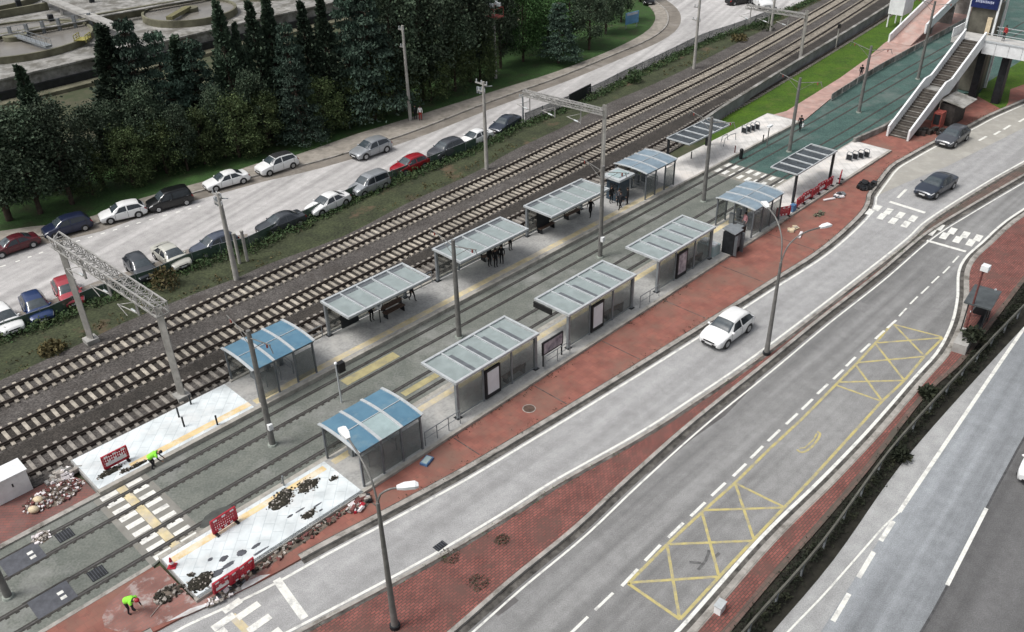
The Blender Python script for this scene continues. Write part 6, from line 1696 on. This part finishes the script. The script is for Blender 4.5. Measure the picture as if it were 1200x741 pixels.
car_c('hatch', 'white hatchback parked nose in, cut by the left edge', (4, 372), (17, 385), 'white', group=PK)
car_c('hatch', 'bright blue hatchback parked nose in beside the red one', (42, 358), (52, 374), 'blue', group=PK)
car_c('hatch', 'red hatchback parked nose in behind the gantry mast', (79, 340), (88, 355), 'redpale', group=PK)
car_c('hatch', 'dark grey hatchback parked nose in by the dry yellow bush', (164, 311), (177, 325), 'dgrey', group=PK)
car_c('sedan', 'pale beige sedan parked nose in beside the dark grey hatchback', (200, 298), (214, 308), 'beige', group=PK)
car_c('hatch', 'dark blue hatchback parked behind the pole with switch gear', (251, 285), (235, 291), 'bluegrey', group=PK)
car_c('sedan', 'dark grey sedan parked against the mesh fence', (329, 259), (312, 265), 'dgrey', group=PK)
car_c('sedan', 'white sedan parked against the mesh fence', (384, 236), (368, 243), 'white', group=PK)
car_c('van', 'silver people carrier parked against the mesh fence', (433, 215), (418, 221), 'silver', 0.95, group=PK)
car_c('hatch', 'bright red hatchback parked against the mesh fence', (480, 191.5), (465, 197), 'red', group=PK)
car_c('suv', 'dark grey crossover parked beside the red hatchback', (523, 174), (509, 180), 'grey', group=PK)
car_c('sedan', 'white sedan parked behind the concrete railway pole', (557, 159.5), (543, 165), 'white', 0.96, group=PK)
car_c('sedan', 'slate grey sedan at the end of the parked row', (592, 143.5), (580, 150), 'slate', group=PK)
car_w('hatch', 'white hatchback driving along the slip road', (850, 409.7), (878, 389), 'white')
car_w('sedan', 'slate blue sedan driving toward the zebra crossing', (1096, 234), (1116.5, 222), 'slate')
car_w('hatch', 'dark hatchback driving past the bridge stairs', (1116.5, 175), (1133.5, 164.5), 'grey')
car_c('suv', 'white car on the highway cut by the right edge', (1224, 538), (1202, 578), 'white')
car_c('sedan', 'black sedan parked at the road mouth at the top edge', (866, -1), (880, -3), 'black', group=PK)
car_c('van', 'white van parked at the top edge beside the road mouth', (893, 2), (899, 6), 'white', 1.15, group=PK)
car_c('sedan', 'black sedan rounding the bend at the top edge', (758, -2), (764, 4), 'black')
# ------------------------------------------------------------------ people
def pose(kind):
    """joints in metres for a 1.72 m figure facing +X; y is left"""
    J = dict(pelvis=(0, 0, .93), waist=(0, 0, 1.08), chest=(0, 0, 1.30), neck=(.0, 0, 1.46), headb=(.015, 0, 1.54), head=(.02, 0, 1.63), crown=(.01, 0, 1.70),
             hipL=(0, .10, .88), kneeL=(.03, .11, .49), ankL=(-.02, .11, .09), toeL=(.14, .13, .035), hipR=(0, -.10, .88), kneeR=(.02, -.11, .49), ankR=(-.03, -.11, .09), toeR=(.13, -.13, .035),
             shL=(0, .19, 1.40), elL=(-.02, .25, 1.13), wrL=(.06, .25, .90), haL=(.09, .245, .83), shR=(0, -.19, 1.40), elR=(-.02, -.25, 1.13), wrR=(.06, -.25, .90), haR=(.09, -.245, .83))
    def up(**k): J.update(k)
    if kind == 'walk':
        up(kneeL=(.20, .10, .50), ankL=(.26, .10, .09), toeL=(.42, .11, .06), kneeR=(.03, -.10, .49), ankR=(-.26, -.10, .14), toeR=(-.12, -.11, .03), elL=(-.14, .24, 1.15), wrL=(-.10, .25, .90), haL=(-.08, .25, .83), elR=(.10, -.24, 1.14), wrR=(.28, -.23, .98), haR=(.34, -.22, .93))
    if kind == 'bend':
        up(pelvis=(-.12, 0, .86), waist=(.02, 0, .98), chest=(.28, 0, 1.10), neck=(.44, 0, 1.15), headb=(.52, 0, 1.17), head=(.60, 0, 1.17), crown=(.68, 0, 1.19), hipL=(-.12, .10, .82), hipR=(-.12, -.10, .82),
           kneeL=(.05, .12, .46), ankL=(-.04, .12, .09), toeL=(.12, .14, .035), kneeR=(.02, -.12, .46), ankR=(-.10, -.12, .09), toeR=(.06, -.14, .035), shL=(.36, .19, 1.10), elL=(.44, .22, .83), wrL=(.60, .17, .64), haL=(.65, .15, .58),
           shR=(.36, -.19, 1.10), elR=(.42, -.22, .83), wrR=(.56, -.17, .62), haR=(.62, -.15, .56))
    if kind == 'sit':
        up(pelvis=(0, 0, .55), waist=(-.03, 0, .70), chest=(-.02, 0, .92), neck=(.0, 0, 1.08), headb=(.02, 0, 1.16), head=(.03, 0, 1.25), crown=(.02, 0, 1.32), hipL=(.03, .10, .52), hipR=(.03, -.10, .52), kneeL=(.45, .12, .50), ankL=(.45, .12, .09), toeL=(.61, .13, .035), kneeR=(.45, -.12, .50), ankR=(.42, -.12, .09), toeR=(.58, -.13, .035),
           shL=(-.02, .19, 1.02), elL=(.02, .24, .76), wrL=(.24, .17, .66), haL=(.31, .15, .64), shR=(-.02, -.19, 1.02), elR=(.02, -.24, .76), wrR=(.24, -.17, .66), haR=(.31, -.15, .64))
    return {k: Vector(v) for k, v in J.items()}
BONES = [('pelvis', 'waist'), ('waist', 'chest'), ('chest', 'neck'), ('neck', 'headb'), ('headb', 'head'), ('head', 'crown')]
for s_ in 'LR':
    BONES += [('pelvis', 'hip'+s_), ('hip'+s_, 'knee'+s_), ('knee'+s_, 'ank'+s_), ('ank'+s_, 'toe'+s_), ('chest', 'sh'+s_), ('sh'+s_, 'el'+s_), ('el'+s_, 'wr'+s_), ('wr'+s_, 'ha'+s_)]
RAD = dict(pelvis=.155, waist=.135, chest=.165, neck=.06, headb=.075, head=.098, crown=.06, hip=.10, knee=.065, ank=.048, toe=.042, sh=.07, el=.048, wr=.034, ha=.036)
PM = {}
def body_mesh(kind):
    if kind in PM: return PM[kind]
    J = pose(kind); names = list(J); idx = {n: i for i, n in enumerate(names)}
    me = bpy.data.meshes.new('body_cage'); me.from_pydata([J[n] for n in names], [(idx[a], idx[b]) for a, b in BONES], []); me.update()
    o = bpy.data.objects.new('body_cage', me); COL.objects.link(o)
    md = o.modifiers.new('skin', 'SKIN'); sv = me.skin_vertices[0].data
    for n in names:
        b = n.rstrip('LR') if n[-1] in 'LR' else n
        r = RAD[b]; sv[idx[n]].radius = (r, r*(0.78 if b in ('chest', 'pelvis', 'waist') else 1)); sv[idx[n]].use_root = (n == 'pelvis')
    o.modifiers.new('sub', 'SUBSURF').levels = 1
    o.modifiers['sub'].render_levels = 1
    dg = bpy.context.evaluated_depsgraph_get()
    em = bpy.data.meshes.new_from_object(o.evaluated_get(dg))
    bpy.data.objects.remove(o)
    def seg(n): 
        b = n.rstrip('LR') if n[-1] in 'LR' else n
        return b
    vs = [v.co.copy() for v in em.vertices]; fs = [tuple(p.vertices) for p in em.polygons]; mi = []
    bl = []
    for a, b in BONES: bl.append((J[a], J[b], seg(b)))
    for p in em.polygons:
        c = p.center; best = None
        for a, b, sg in bl:
            d = b-a; f = max(0, min(1, (c-a).dot(d)/max(1e-9, d.length_squared))); dd = (a+d*f-c).length
            if best is None or dd < best[0]: best = (dd, sg)
        sg = best[1]
        mi.append({'waist': 1, 'chest': 1, 'neck': 1, 'sh': 1, 'el': 1, 'wr': 1, 'headb': 0, 'head': 0, 'crown': 0, 'ha': 0, 'hip': 2, 'knee': 2, 'ank': 2, 'toe': 3}.get(sg, 2))
    mb = MB(); mb.v = [tuple(v) for v in vs]; mb.f = [list(f) for f in fs]; mb.mi = mi; mb.sm = [True]*len(fs)
    hd = (J['crown']-J['headb']).normalized(); fwd = (Vector((1, 0, 0))-hd*hd.x)
    fwd = fwd.normalized() if fwd.length > 0.3 else Vector((0, 0, -1))
    h = J['head']
    mb.sphere(h+fwd*0.098-hd*0.015, 0.018, 6, 4, 0, (1, .8, 1.2))                      # nose
    for y in (-.035, .035): mb.sphere(h+fwd*0.086+Vector((0, y, 0))+hd*0.012, 0.012, 6, 4, 3)   # eyes
    mb.sphere(h+fwd*0.086-hd*0.052, 0.018, 6, 4, 4, (.5, 1.2, .4))                      # mouth
    for y in (-.095, .095): mb.sphere(h+Vector((0, y, 0)), 0.026, 6, 4, 0, (.7, .5, 1.1))       # ears
    for s_ in 'LR':                                                                      # fingers and thumb
        w, k = J['wr'+s_], J['ha'+s_]; d = (k-w).normalized(); side = d.cross(Vector((1, 0, 0)) if abs(d.x) < .8 else Vector((0, 0, 1))).normalized(); curl = side.cross(d).normalized()
        for i, l in enumerate((.062, .072, .068, .052)):
            b0 = k+side.cross(curl)*0+curl*0.0+side*0+Vector((0, 0, 0))+ (curl*(i-1.5)*0.019)
            mb.tube([b0, b0+d*l*0.55+side*0.006, b0+d*l+side*0.022], [.0095, .0085, .006], 5, 0)
        b0 = w.lerp(k, .4)+curl*0.03; mb.tube([b0, b0+d*0.03+curl*0.022, b0+d*0.06+curl*0.026], [.011, .010, .007], 5, 0)
    PM[kind] = (mb, J, hd, fwd)
    return PM[kind]
CLO = {n: mat('cloth_'+n, c, 0.9, scale=6, var=0.12) for n, c in dict(black=(.010, .010, .012), dark=(.022, .022, .027), white=(.66, .66, .66), grey=(.11, .11, .12), pink=(.50, .26, .28), red=(.32, .03, .03), jeans=(.03, .04, .065), brown=(.07, .045, .03)).items()}
M['hair'] = mat('dark_hair', (.014, .010, .008), .7, var=.1)
M['lip'] = mat('lips', (.28, .10, .09), .6, var=.05)
def person(label, loc, rz, kind='stand', top='black', legs='dark', vest=False, helmet=None, bag=None, h=1.72, group=None):
    mb, J, hd, fwd = body_mesh(kind)
    t = thing('person', label, 'person', loc, rz, group)
    s_ = h/1.72; t.scale = (s_,)*3
    mb.build('body', [M['skin'], CLO[top], CLO[legs], M['black'], M['lip']], t)
    hm = MB(); c = J['head']+hd*0.022-fwd*0.012
    hm.sphere(c, 0.112, 10, 7, 0)
    if helmet: 
        hm2 = MB(); hm2.sphere(c+hd*0.03, 0.125, 12, 7, 0, (1.1, 1, .9)); hm2.build('helmet', M[helmet], t)
    else: hm.build('hair', M['hair'], t)
    if vest:
        v = MB(); p0, p1, p2 = J['pelvis'].lerp(J['waist'], .1), J['waist'], J['chest']
        v.tube([p0, p1, p2, p2.lerp(J['neck'], .75)], [.185, .17, .205, .11], 12, 0)
        for sd in 'LR': v.tube([J['sh'+sd].lerp(J['chest'], .5), J['sh'+sd], J['sh'+sd].lerp(J['el'+sd], .45)], [.11, .095, .075], 8, 0)
        v.build('vest', M['hivis'], t)
    if bag:
        b = MB(); k = J['haL']; b.box(k+Vector((0, 0.02, -0.22)), (.34, .14, .36)); b.tube([k, k+Vector((0, .02, -.05))], .02, 6); b.build('carried_bag', M[bag] if bag in M else CLO[bag], t)
    return t
ZP = 0.306
person('worker in a green vest and red helmet bent over the red pavement', S(7.45, 34.85, .12), R(-20), 'bend', 'dark', 'dark', True, 'barrier')
person('worker in a green vest bent over the edge of the upper white platform', G(181, 549, ZP), R(10), 'bend', 'dark', 'dark', True)
person('person in long black clothes standing alone near the flat shelter corner', G(692, 254, ZP), R(-120), 'walk', 'black', 'black', h=1.78)
person('waiting person in black beside the dark blue kiosk', G(716, 238, ZP), R(-60), 'stand', 'black', 'black')
person('waiting person in dark clothes with a pale hood at the kiosk', G(725, 241, ZP), R(-100), 'stand', 'grey', 'black')
person('waiting person in black with their back to the blue grey roof', G(735, 240, ZP), R(160), 'stand', 'black', 'dark')
person('waiting person in dark clothes in front of the kiosk group', G(727, 245, ZP), R(-140), 'walk', 'dark', 'black')
person('person in black on the teal turf holding a white bag', S(88.6, 43.2, .02), R(-120), 'walk', 'black', 'black', bag='lamp')
person('person in dark clothes walking on the pink path beside the lawn', G(1008, 92, .09), R(-110), 'walk', 'black', 'dark')
person('person in a white top beside the utility pole on the footpath', G(493, 141, .12), R(-90), 'stand', 'white', 'red')
person('person in black touching the utility pole on the footpath', G(487, 140, .12), R(-70), 'stand', 'black', 'black')
person('waiting person in black left under the flat roof crossed by the pole', G(574, 312, ZP), R(-45), 'stand', 'black', 'black')
person('waiting person in black middle under the flat roof crossed by the pole', G(581, 313, ZP), R(-60), 'stand', 'black', 'black')
person('waiting person in black right under the flat roof crossed by the pole', G(588, 309, ZP), R(-100), 'stand', 'black', 'black')
person('person in black at the right end of the flat roof crossed by the pole', G(598, 293, ZP), R(-45), 'stand', 'black', 'black')
person('person in black standing by the round white sign under the flat roof', G(436, 376, ZP), R(-45), 'stand', 'black', 'black')
person('person in dark clothes near the end of the flat roof with the white sign', G(483, 352, ZP), R(-45), 'walk', 'dark', 'black')
person('person in a pink top under the pale roof beside the ticket machine', G(872, 270, ZP), R(200), 'stand', 'pink', 'grey')
person('person in red standing on the bridge deck by the lift tower', S(111.2, 31.6, 7.01), R(200), 'stand', 'red', 'dark')
# benches and signs on the far platform
def bench(label, px, py, rz=A45):
    t = thing('bench', label, 'bench', G(px, py, ZP), rz)
    mb = MB()
    for k in range(4): mb.box((0, -.2+k*.13, .46), (1.9, .10, .05))
    mb.build('seat', M['wood'], t)
    mb = MB()
    for k in range(3): mb.box((0, .33, .60+k*.13), (1.9, .04, .09))
    mb.build('backrest', M['wood'], t)
    for x in (-.8, .8): MB().box((x, 0, .22), (.06, .5, .44)).build('leg', M['dark'], t)
bench('brown bench under the flat roof with the round white sign', 462, 368)
bench('brown bench under the flat roof behind the standing person', 640, 270)
t = thing('round_sign', 'round white sign on a post under the flat roof along the railway', 'sign', G(446, 378, ZP), A45)
MB().tube([(0, 0, 0), (0, 0, 1.35)], .035, 6).build('post', M['dark'], t); MB().tube([(0, -.03, 1.5), (0, .0, 1.5)], .32, 20).build('disc', M['lamp'], t); MB().tube([(0, -.035, 1.5), (0, -.032, 1.5)], .14, 14).build('symbol', M['frame_mid'], t)

# ------------------------------------------------------------------ barriers, bollards, racks
def barrier_parts(t, whites):
    mb = MB(); L_ = 1.5
    for z in (.18, .95): mb.box((0, 0, z), (L_, .09, .13))
    for x in (-.71, .71): mb.box((x, 0, .56), (.10, .09, .70))
    for k in range(11): mb.box((-.6+k*.12, 0, .56), (.075, .05, .66))
    for z in (.4, .56, .72): mb.box((0, 0, z), (L_-.2, .045, .06))
    mb.build('panel', M['barrier'], t)
    for k in range(3):
        MB().box((-.5+k*.5, -.045, .92), (.22, .03, .10)).build('reflector', M['barrier_white'], t)
        MB().box((-.35+k*.35, -.045, .58 if whites else .22), (.16, .03, .10)).build('reflector', M['barrier_white'], t)
    if whites:
        MB().box((0, -.04, .4), (1.2, .025, .22)).build('white_bar', M['barrier_white'], t)
    for x in (-.6, .6): MB().box((x, 0, .05), (.14, .55, .10)).build('foot', M['dark'], t)
BG = 'red plastic road barriers'
def barrier(label, px, py, rz, whites=False, sc_=1.0, tilt=0):
    t = thing('plastic_barrier', label, 'barrier', G(px, py, ZP), rz, BG)
    barrier_parts(t, whites); t.scale = (sc_,)*3; t.rotation_euler = (tilt, 0, rz)
    return t
barrier('red barrier with white bars on the upper white platform', 138, 545, A45, True, 1.05)
barrier('red barrier on the tram side of the lower white platform', 265, 619, A45+.05, False, 1.05)
barrier('red barrier leaning at the outer edge of the lower white platform, left one', 266, 688, A45, True, 1.0, .2)
barrier('red barrier leaning at the outer edge of the lower white platform, right one', 284, 677, A45+.1, False, 1.0, .2)
for i, s_ in enumerate((70.9, 72.3, 73.7, 75.1, 76.3)):
    t = thing('plastic_barrier', 'red barrier in the row under the black canopy, number %s from the left' % ['one', 'two', 'three', 'four', 'five'][i], 'barrier', S(s_, 33.4+.12*(i % 2), ZP), A45+.04*(-1)**i, BG); barrier_parts(t, i in (1, 3)); t.scale = (.95,)*3
barrier('red barrier standing alone right of the black canopy', 984, 213, A45+.35, False, .95)
barrier('red barrier end on beside the pale blue grey roof', 917, 254, A45-.5, False, .95)
t = thing('blue_crate', 'blue plastic crates beside the black canopy post', 'crate', S(69.6, 33.4, ZP), A45)
MB().box((0, 0, .2), (.6, .4, .4)).build('crate', M['bluebox'], t); MB().box((.05, .02, .5), (.55, .4, .2)).build('upper_crate', M['bluebox'], t)
t = thing('traffic_cone', 'small red and white cone at the corner of the lower white platform', 'cone', G(202, 664, ZP), 0)
MB().cyl((0, 0, .05), .16, .6, 12, r2=.04).build('cone', M['barrier'], t); MB().box((0, 0, .03), (.42, .42, .06)).build('base', M['barrier'], t); MB().cyl((0, 0, .25), .122, .14, 12, r2=.092).build('white_band', M['barrier_white'], t)
def turnstile(label, s_, q_, group):
    t = thing('rack_hoop', label, 'bike rack', S(s_, q_, ZP), A45, group)
    pts = [Vector((0, -.3, 0)), Vector((0, -.3, .7)), Vector((0, -.18, .92)), Vector((0, .18, .92)), Vector((0, .3, .7)), Vector((0, .3, 0))]
    MB().tube(pts, .045, 8).build('hoop', M['frame_mid'], t); MB().box((0, 0, .35), (.12, .5, .5)).build('plate', M['dark'], t)
for i in range(4):
    turnstile('grey metal hoop in the row on the far white paving by the lawn', 83.2+.62*i, 46.9-.15*i, 'metal hoops by the lawn')
for i in range(4):
    turnstile('grey metal hoop in the row on the white paving by the bridge stairs', 83.6+.62*i, 35.0-.3*i, 'metal hoops by the stairs')
def bollard(label, px, py, h=.8, r=.06, m='dark', z=ZP, group=None):
    t = thing('bollard', label, 'bollard', G(px, py, z), 0, group)
    MB().tube([(0, 0, 0), (0, 0, h)], r, 8).build('post', M[m], t); MB().sphere((0, 0, h), r*1.2, 8, 5).build('cap', M[m], t)
for px, py, lab in ((210, 489, 'left of two thin dark posts on the upper white platform'), (216, 500, 'right of two thin dark posts on the upper white platform'), (255, 498, 'thin short post near the orange strip of the upper white platform'), (224, 474, 'tiny post at the outer edge of the upper white platform'),
                    (810, 186, 'thin post on the white paving behind the pale roof'), (861, 179, 'small red post on the far white paving'), (894, 166, 'small pale post on the far white paving edge')):
    bollard(lab, px, py, .7, .06, 'redpole' if 'red post' in lab else 'dark')
bollard('stout black bollard on the teal turf edge near the zebra', 868, 186, .9, .18, 'black', 0.02)
bollard('thin grey post on the lower white platform edge near the red barrier', 333, 569, .7, .05, 'frame_mid')
t = thing('bike_stand', 'bent grey pipe frame on the white paving by the tram pole', 'frame', G(855, 168, ZP), A45)
mb = MB(); mb.tube([(-1.2, 0, 0), (-1.0, 0, .8), (0, 0, .95), (1.0, 0, .8), (1.2, 0, 0)], .04, 6); mb.build('frame', M['frame_mid'], t)
mb = MB(); mb.tube([(-.6, .7, 0), (-.4, .7, .7), (.5, .7, .7), (.7, .7, 0)], .04, 6); mb.build('second_loop', M['frame_mid'], t)
def kit(label, px, py, pile):
    pass
# ------------------------------------------------------------------ booth, rubble and litter at the left corner
t = thing('white_cabinet', 'white equipment cabinet beside the rails at the left edge', 'cabinet', S(6.6, 48.3, .06), A45)
MB().box((0, 0, .8), (2.0, 1.25, 1.5)).build('body', M['white_metal'], t); MB().box((0, 0, 1.58), (2.15, 1.4, .08)).build('roof', M['white_metal'], t)
MB().box((.1, -.635, .95), (.08, .03, .22)).build('handle', M['dark'], t); MB().box((0, 0, .05), (1.9, 1.15, .1)).build('plinth', M['dark'], t)
mb = MB(); 
for x in (-.55, .45): mb.box((x, .8, 1.2), (.2, .3, .3))
mb.build('vent', M['white_metal'], t)
def heap(name, label, c, rs, rq, n, mats_, seed, smin=.08, smax=.3, hmax=.5):
    rd = random.Random(seed); mb = MB(); rim = []; g = 1.0
    for k in range(22):
        g = .6*g+.4*rd.uniform(.6, 1.2); rim.append((rs*g*math.cos(k*.2856), rq*g*math.sin(k*.2856)))
    vs = [(0, 0, hmax*.55)]+[(x*.5, y*.5, hmax*.4*rd.uniform(.6, 1.2)) for x, y in rim]+[(x, y, 0.006) for x, y in rim]
    mb.add(vs, [(0, 1+k, 1+(k+1) % 22) for k in range(22)]+[(1+k, 23+k, 23+(k+1) % 22, 1+(k+1) % 22) for k in range(22)], len(mats_), True)
    for k in range(n):
        a = rd.uniform(0, 6.28); f = math.sqrt(rd.random()); x, y = rs*f*math.cos(a), rq*f*math.sin(a)
        sz = rd.uniform(smin, smax); z = hmax*(1-f)*rd.random()+sz*.3
        rot = Matrix.Rotation(rd.uniform(0, 6.28), 3, 'Z')@Matrix.Rotation(rd.uniform(-.6, .6), 3, 'X')
        mb.box((x, y, z), (sz, sz*rd.uniform(.4, .9), sz*rd.uniform(.25, .6)), mi=rd.randrange(len(mats_)), rot=rot)
    o = mb.build(name, [M[m] for m in mats_]+[M['black'] if 'black' in mats_ else mat('loose_dirt', (0.17, 0.14, 0.115), 1, scale=3, var=0.25, fine=0.3, fscale=12)], None, c); o.rotation_euler = (0, 0, A45)
    return tag(o, label, 'rubble', None, 'stuff')
heap('rubble_heap', 'heap of broken red bricks and pale slabs beside the white cabinet', S(8.2, 46.2, .1), 1.75, .95, 420, ['brickred', 'rubblegrey', 'brickred', 'wood', 'barrier_white'], 4, .06, .2, .55)
heap('rubble_scatter', 'broken white slabs between the rubble heap and the upper white platform', S(9.3, 47.5, .08), 1.0, .45, 50, ['barrier_white', 'rubblegrey', 'concrete'], 5, .15, .5, .3)
heap('rubble_scatter', 'scattered rubble along the outer edge of the lower white platform', S(15.4, 32.7, .12), 4.2, .3, 150, ['brickred', 'rubblegrey', 'gravel_dark', 'wood'], 6, .06, .25, .12)
heap('rubble_scatter', 'white debris and red scraps at the right corner of the lower white platform', S(19.9, 32.5, .12), .8, .4, 45, ['barrier_white', 'rubblegrey', 'brickred', 'dark', 'barrier'], 7, .1, .4, .25)
heap('rubble_heap', 'dark spoil heap beside the bending worker on the red pavement', S(9.3, 34.6, .12), .75, .5, 90, ['gravel_dark', 'rubblegrey', 'gravel_dark'], 8, .06, .25, .35)
heap('rubble_scatter', 'pale chips along the broken corner of the lower white platform', S(11.2, 32.5, .12), 1.2, .35, 60, ['barrier_white', 'rubblegrey', 'slate'], 9, .05, .25, .15)
for s_, q_, lab in ((6.9, 45.7, 'pale cream sack at the left end of the rubble heap'), (7.4, 46.3, 'pale cream sack leaning on the rubble heap')):
    mb = MB(); mb.sphere((0, 0, .2), .3, 10, 6, 0, (1.1, .8, .7)); t = mb.build('sack', M['cream'], None, S(s_, q_, .1)); tag(t, lab, 'sack')
heap('rubble_heap', 'pile of pale stones in the upper tram track by the slate plate', S(6.4, 43.5, 0), .5, .5, 45, ['rubblegrey', 'barrier_white'], 10, .08, .22, .2)
t = thing('shovel', 'long handled shovel lying by the dark spoil heap', 'shovel', S(8.6, 34.2, .14), R(70))
MB().tube([(-.7, 0, .03), (.5, 0, .05)], .02, 6).build('handle', M['rubblegrey'], t); MB().box((.65, 0, .03), (.3, .24, .03)).build('blade', M['frame_mid'], t)
heap('debris_heap', 'black rubbish heap on the red walkway beside the kerb', S(79.0, 31.0, .12), .8, .55, 40, ['black', 'dark'], 11, .25, .6, .5)
heap('debris_heap', 'grey and white debris heap on the red walkway under the lone barrier', S(75.6, 31.9, .12), .65, .35, 26, ['barrier_white', 'frame_mid', 'slate'], 12, .15, .45, .3)
heap('debris_heap', 'mossy soil pile on the red walkway below the row of barriers', S(70.9, 31.4, .12), .75, .35, 70, ['mossconc', 'gravel_dark', 'mossconc'], 13, .05, .2, .15)
heap('debris_heap', 'cream scraps on the red walkway at the end of the pale roof', S(66.5, 31.6, .12), .55, .3, 20, ['cream', 'rubblegrey'], 14, .15, .4, .1)
for s_, q_, a, lab in ((74.2, 32.2, .3, 'white plank leaning over the platform edge near the canopy'), (66.0, 30.6, 1.1, 'white plank lying on the red walkway below the lamp head')):
    t = MB().box((0, 0, .08), (1.2, .22, .1)).build('plank', M['barrier_white'], None, S(s_, q_, .14)); t.rotation_euler = (0, 0, a); tag(t, lab, 'plank')
t = thing('folded_crate', 'flat blue and white crate on the red walkway beside the bright blue roof', 'crate', S(24.9, 32.45, .12), A45+.3)
MB().box((0, 0, .08), (.8, .5, .16)).build('tray', M['bluebox'], t); MB().box((0, 0, .17), (.66, .38, .04)).build('lid', M['bluepale'], t)
t = thing('utility_box', 'small white utility box on the brick sidewalk at the bottom', 'utility box', G(843, 716, .12), R(50))
MB().box((0, 0, .25), (.55, .35, .5)).build('body', M['lamp'], t); MB().box((0, 0, .52), (.62, .42, .05)).build('lid', M['frame'], t)
t = thing('utility_box', 'black box at the kerb edge where the walkway bends', 'utility box', S(79.9, 30.6, .12), A45)
MB().box((0, 0, .2), (.5, .4, .4)).build('body', M['black'], t); MB().box((0, 0, .42), (.56, .46, .05)).build('lid', M['dark'], t)
# manholes and moss tufts on the median
for px, py, lab in ((516, 640, 'drain grate at the kerb of the brick median'),):
    t = thing('drain_grate', lab, 'drain', G(px, py, .012), A45)
    MB().box((0, 0, .0), (.7, .45, .03)).build('grate', M['dark'], t)
    mb = MB()
    for k in range(5): mb.box((-.28+k*.14, 0, .02), (.03, .4, .02))
    mb.build('bars', M['slate'], t)
for px, py, r, lab in ((527, 652, .55, 'dark green moss patch at the median kerb'), (561, 683, .55, 'mossy ring stain on the brick median'), (588, 633, .4, 'small moss patch in the middle of the median')):
    rd = random.Random(px); vs = []; fs = []
    for k in range(240):
        a = rd.uniform(0, 6.28); rr = r*math.sqrt(rd.random()); leaf_tri(vs, fs, Vector((rr*math.cos(a), rr*math.sin(a), rd.uniform(0, .05))), .10, rd)
    me = bpy.data.meshes.new('moss'); me.from_pydata([tuple(v) for v in vs], [], fs); me.materials.append(mat('brown_moss', (0.085, 0.072, 0.050), 1, scale=4, var=0.25)); o = bpy.data.objects.new('moss_patch', me); COL.objects.link(o); o.location = G(px, py, .155); tag(o, lab, 'moss', None, 'stuff')
for px, py, lab in ((620, 479, 'round manhole cover on the red walkway beside the picture board'),):
    t = thing('manhole_cover', lab, 'manhole', G(px, py, .12), 0); MB().cyl((0, 0, 0), .38, .012, 24).build('cover', M['wood'], t); MB().cyl((0, 0, .0), .44, .008, 24).build('frame', M['rubblegrey'], t)
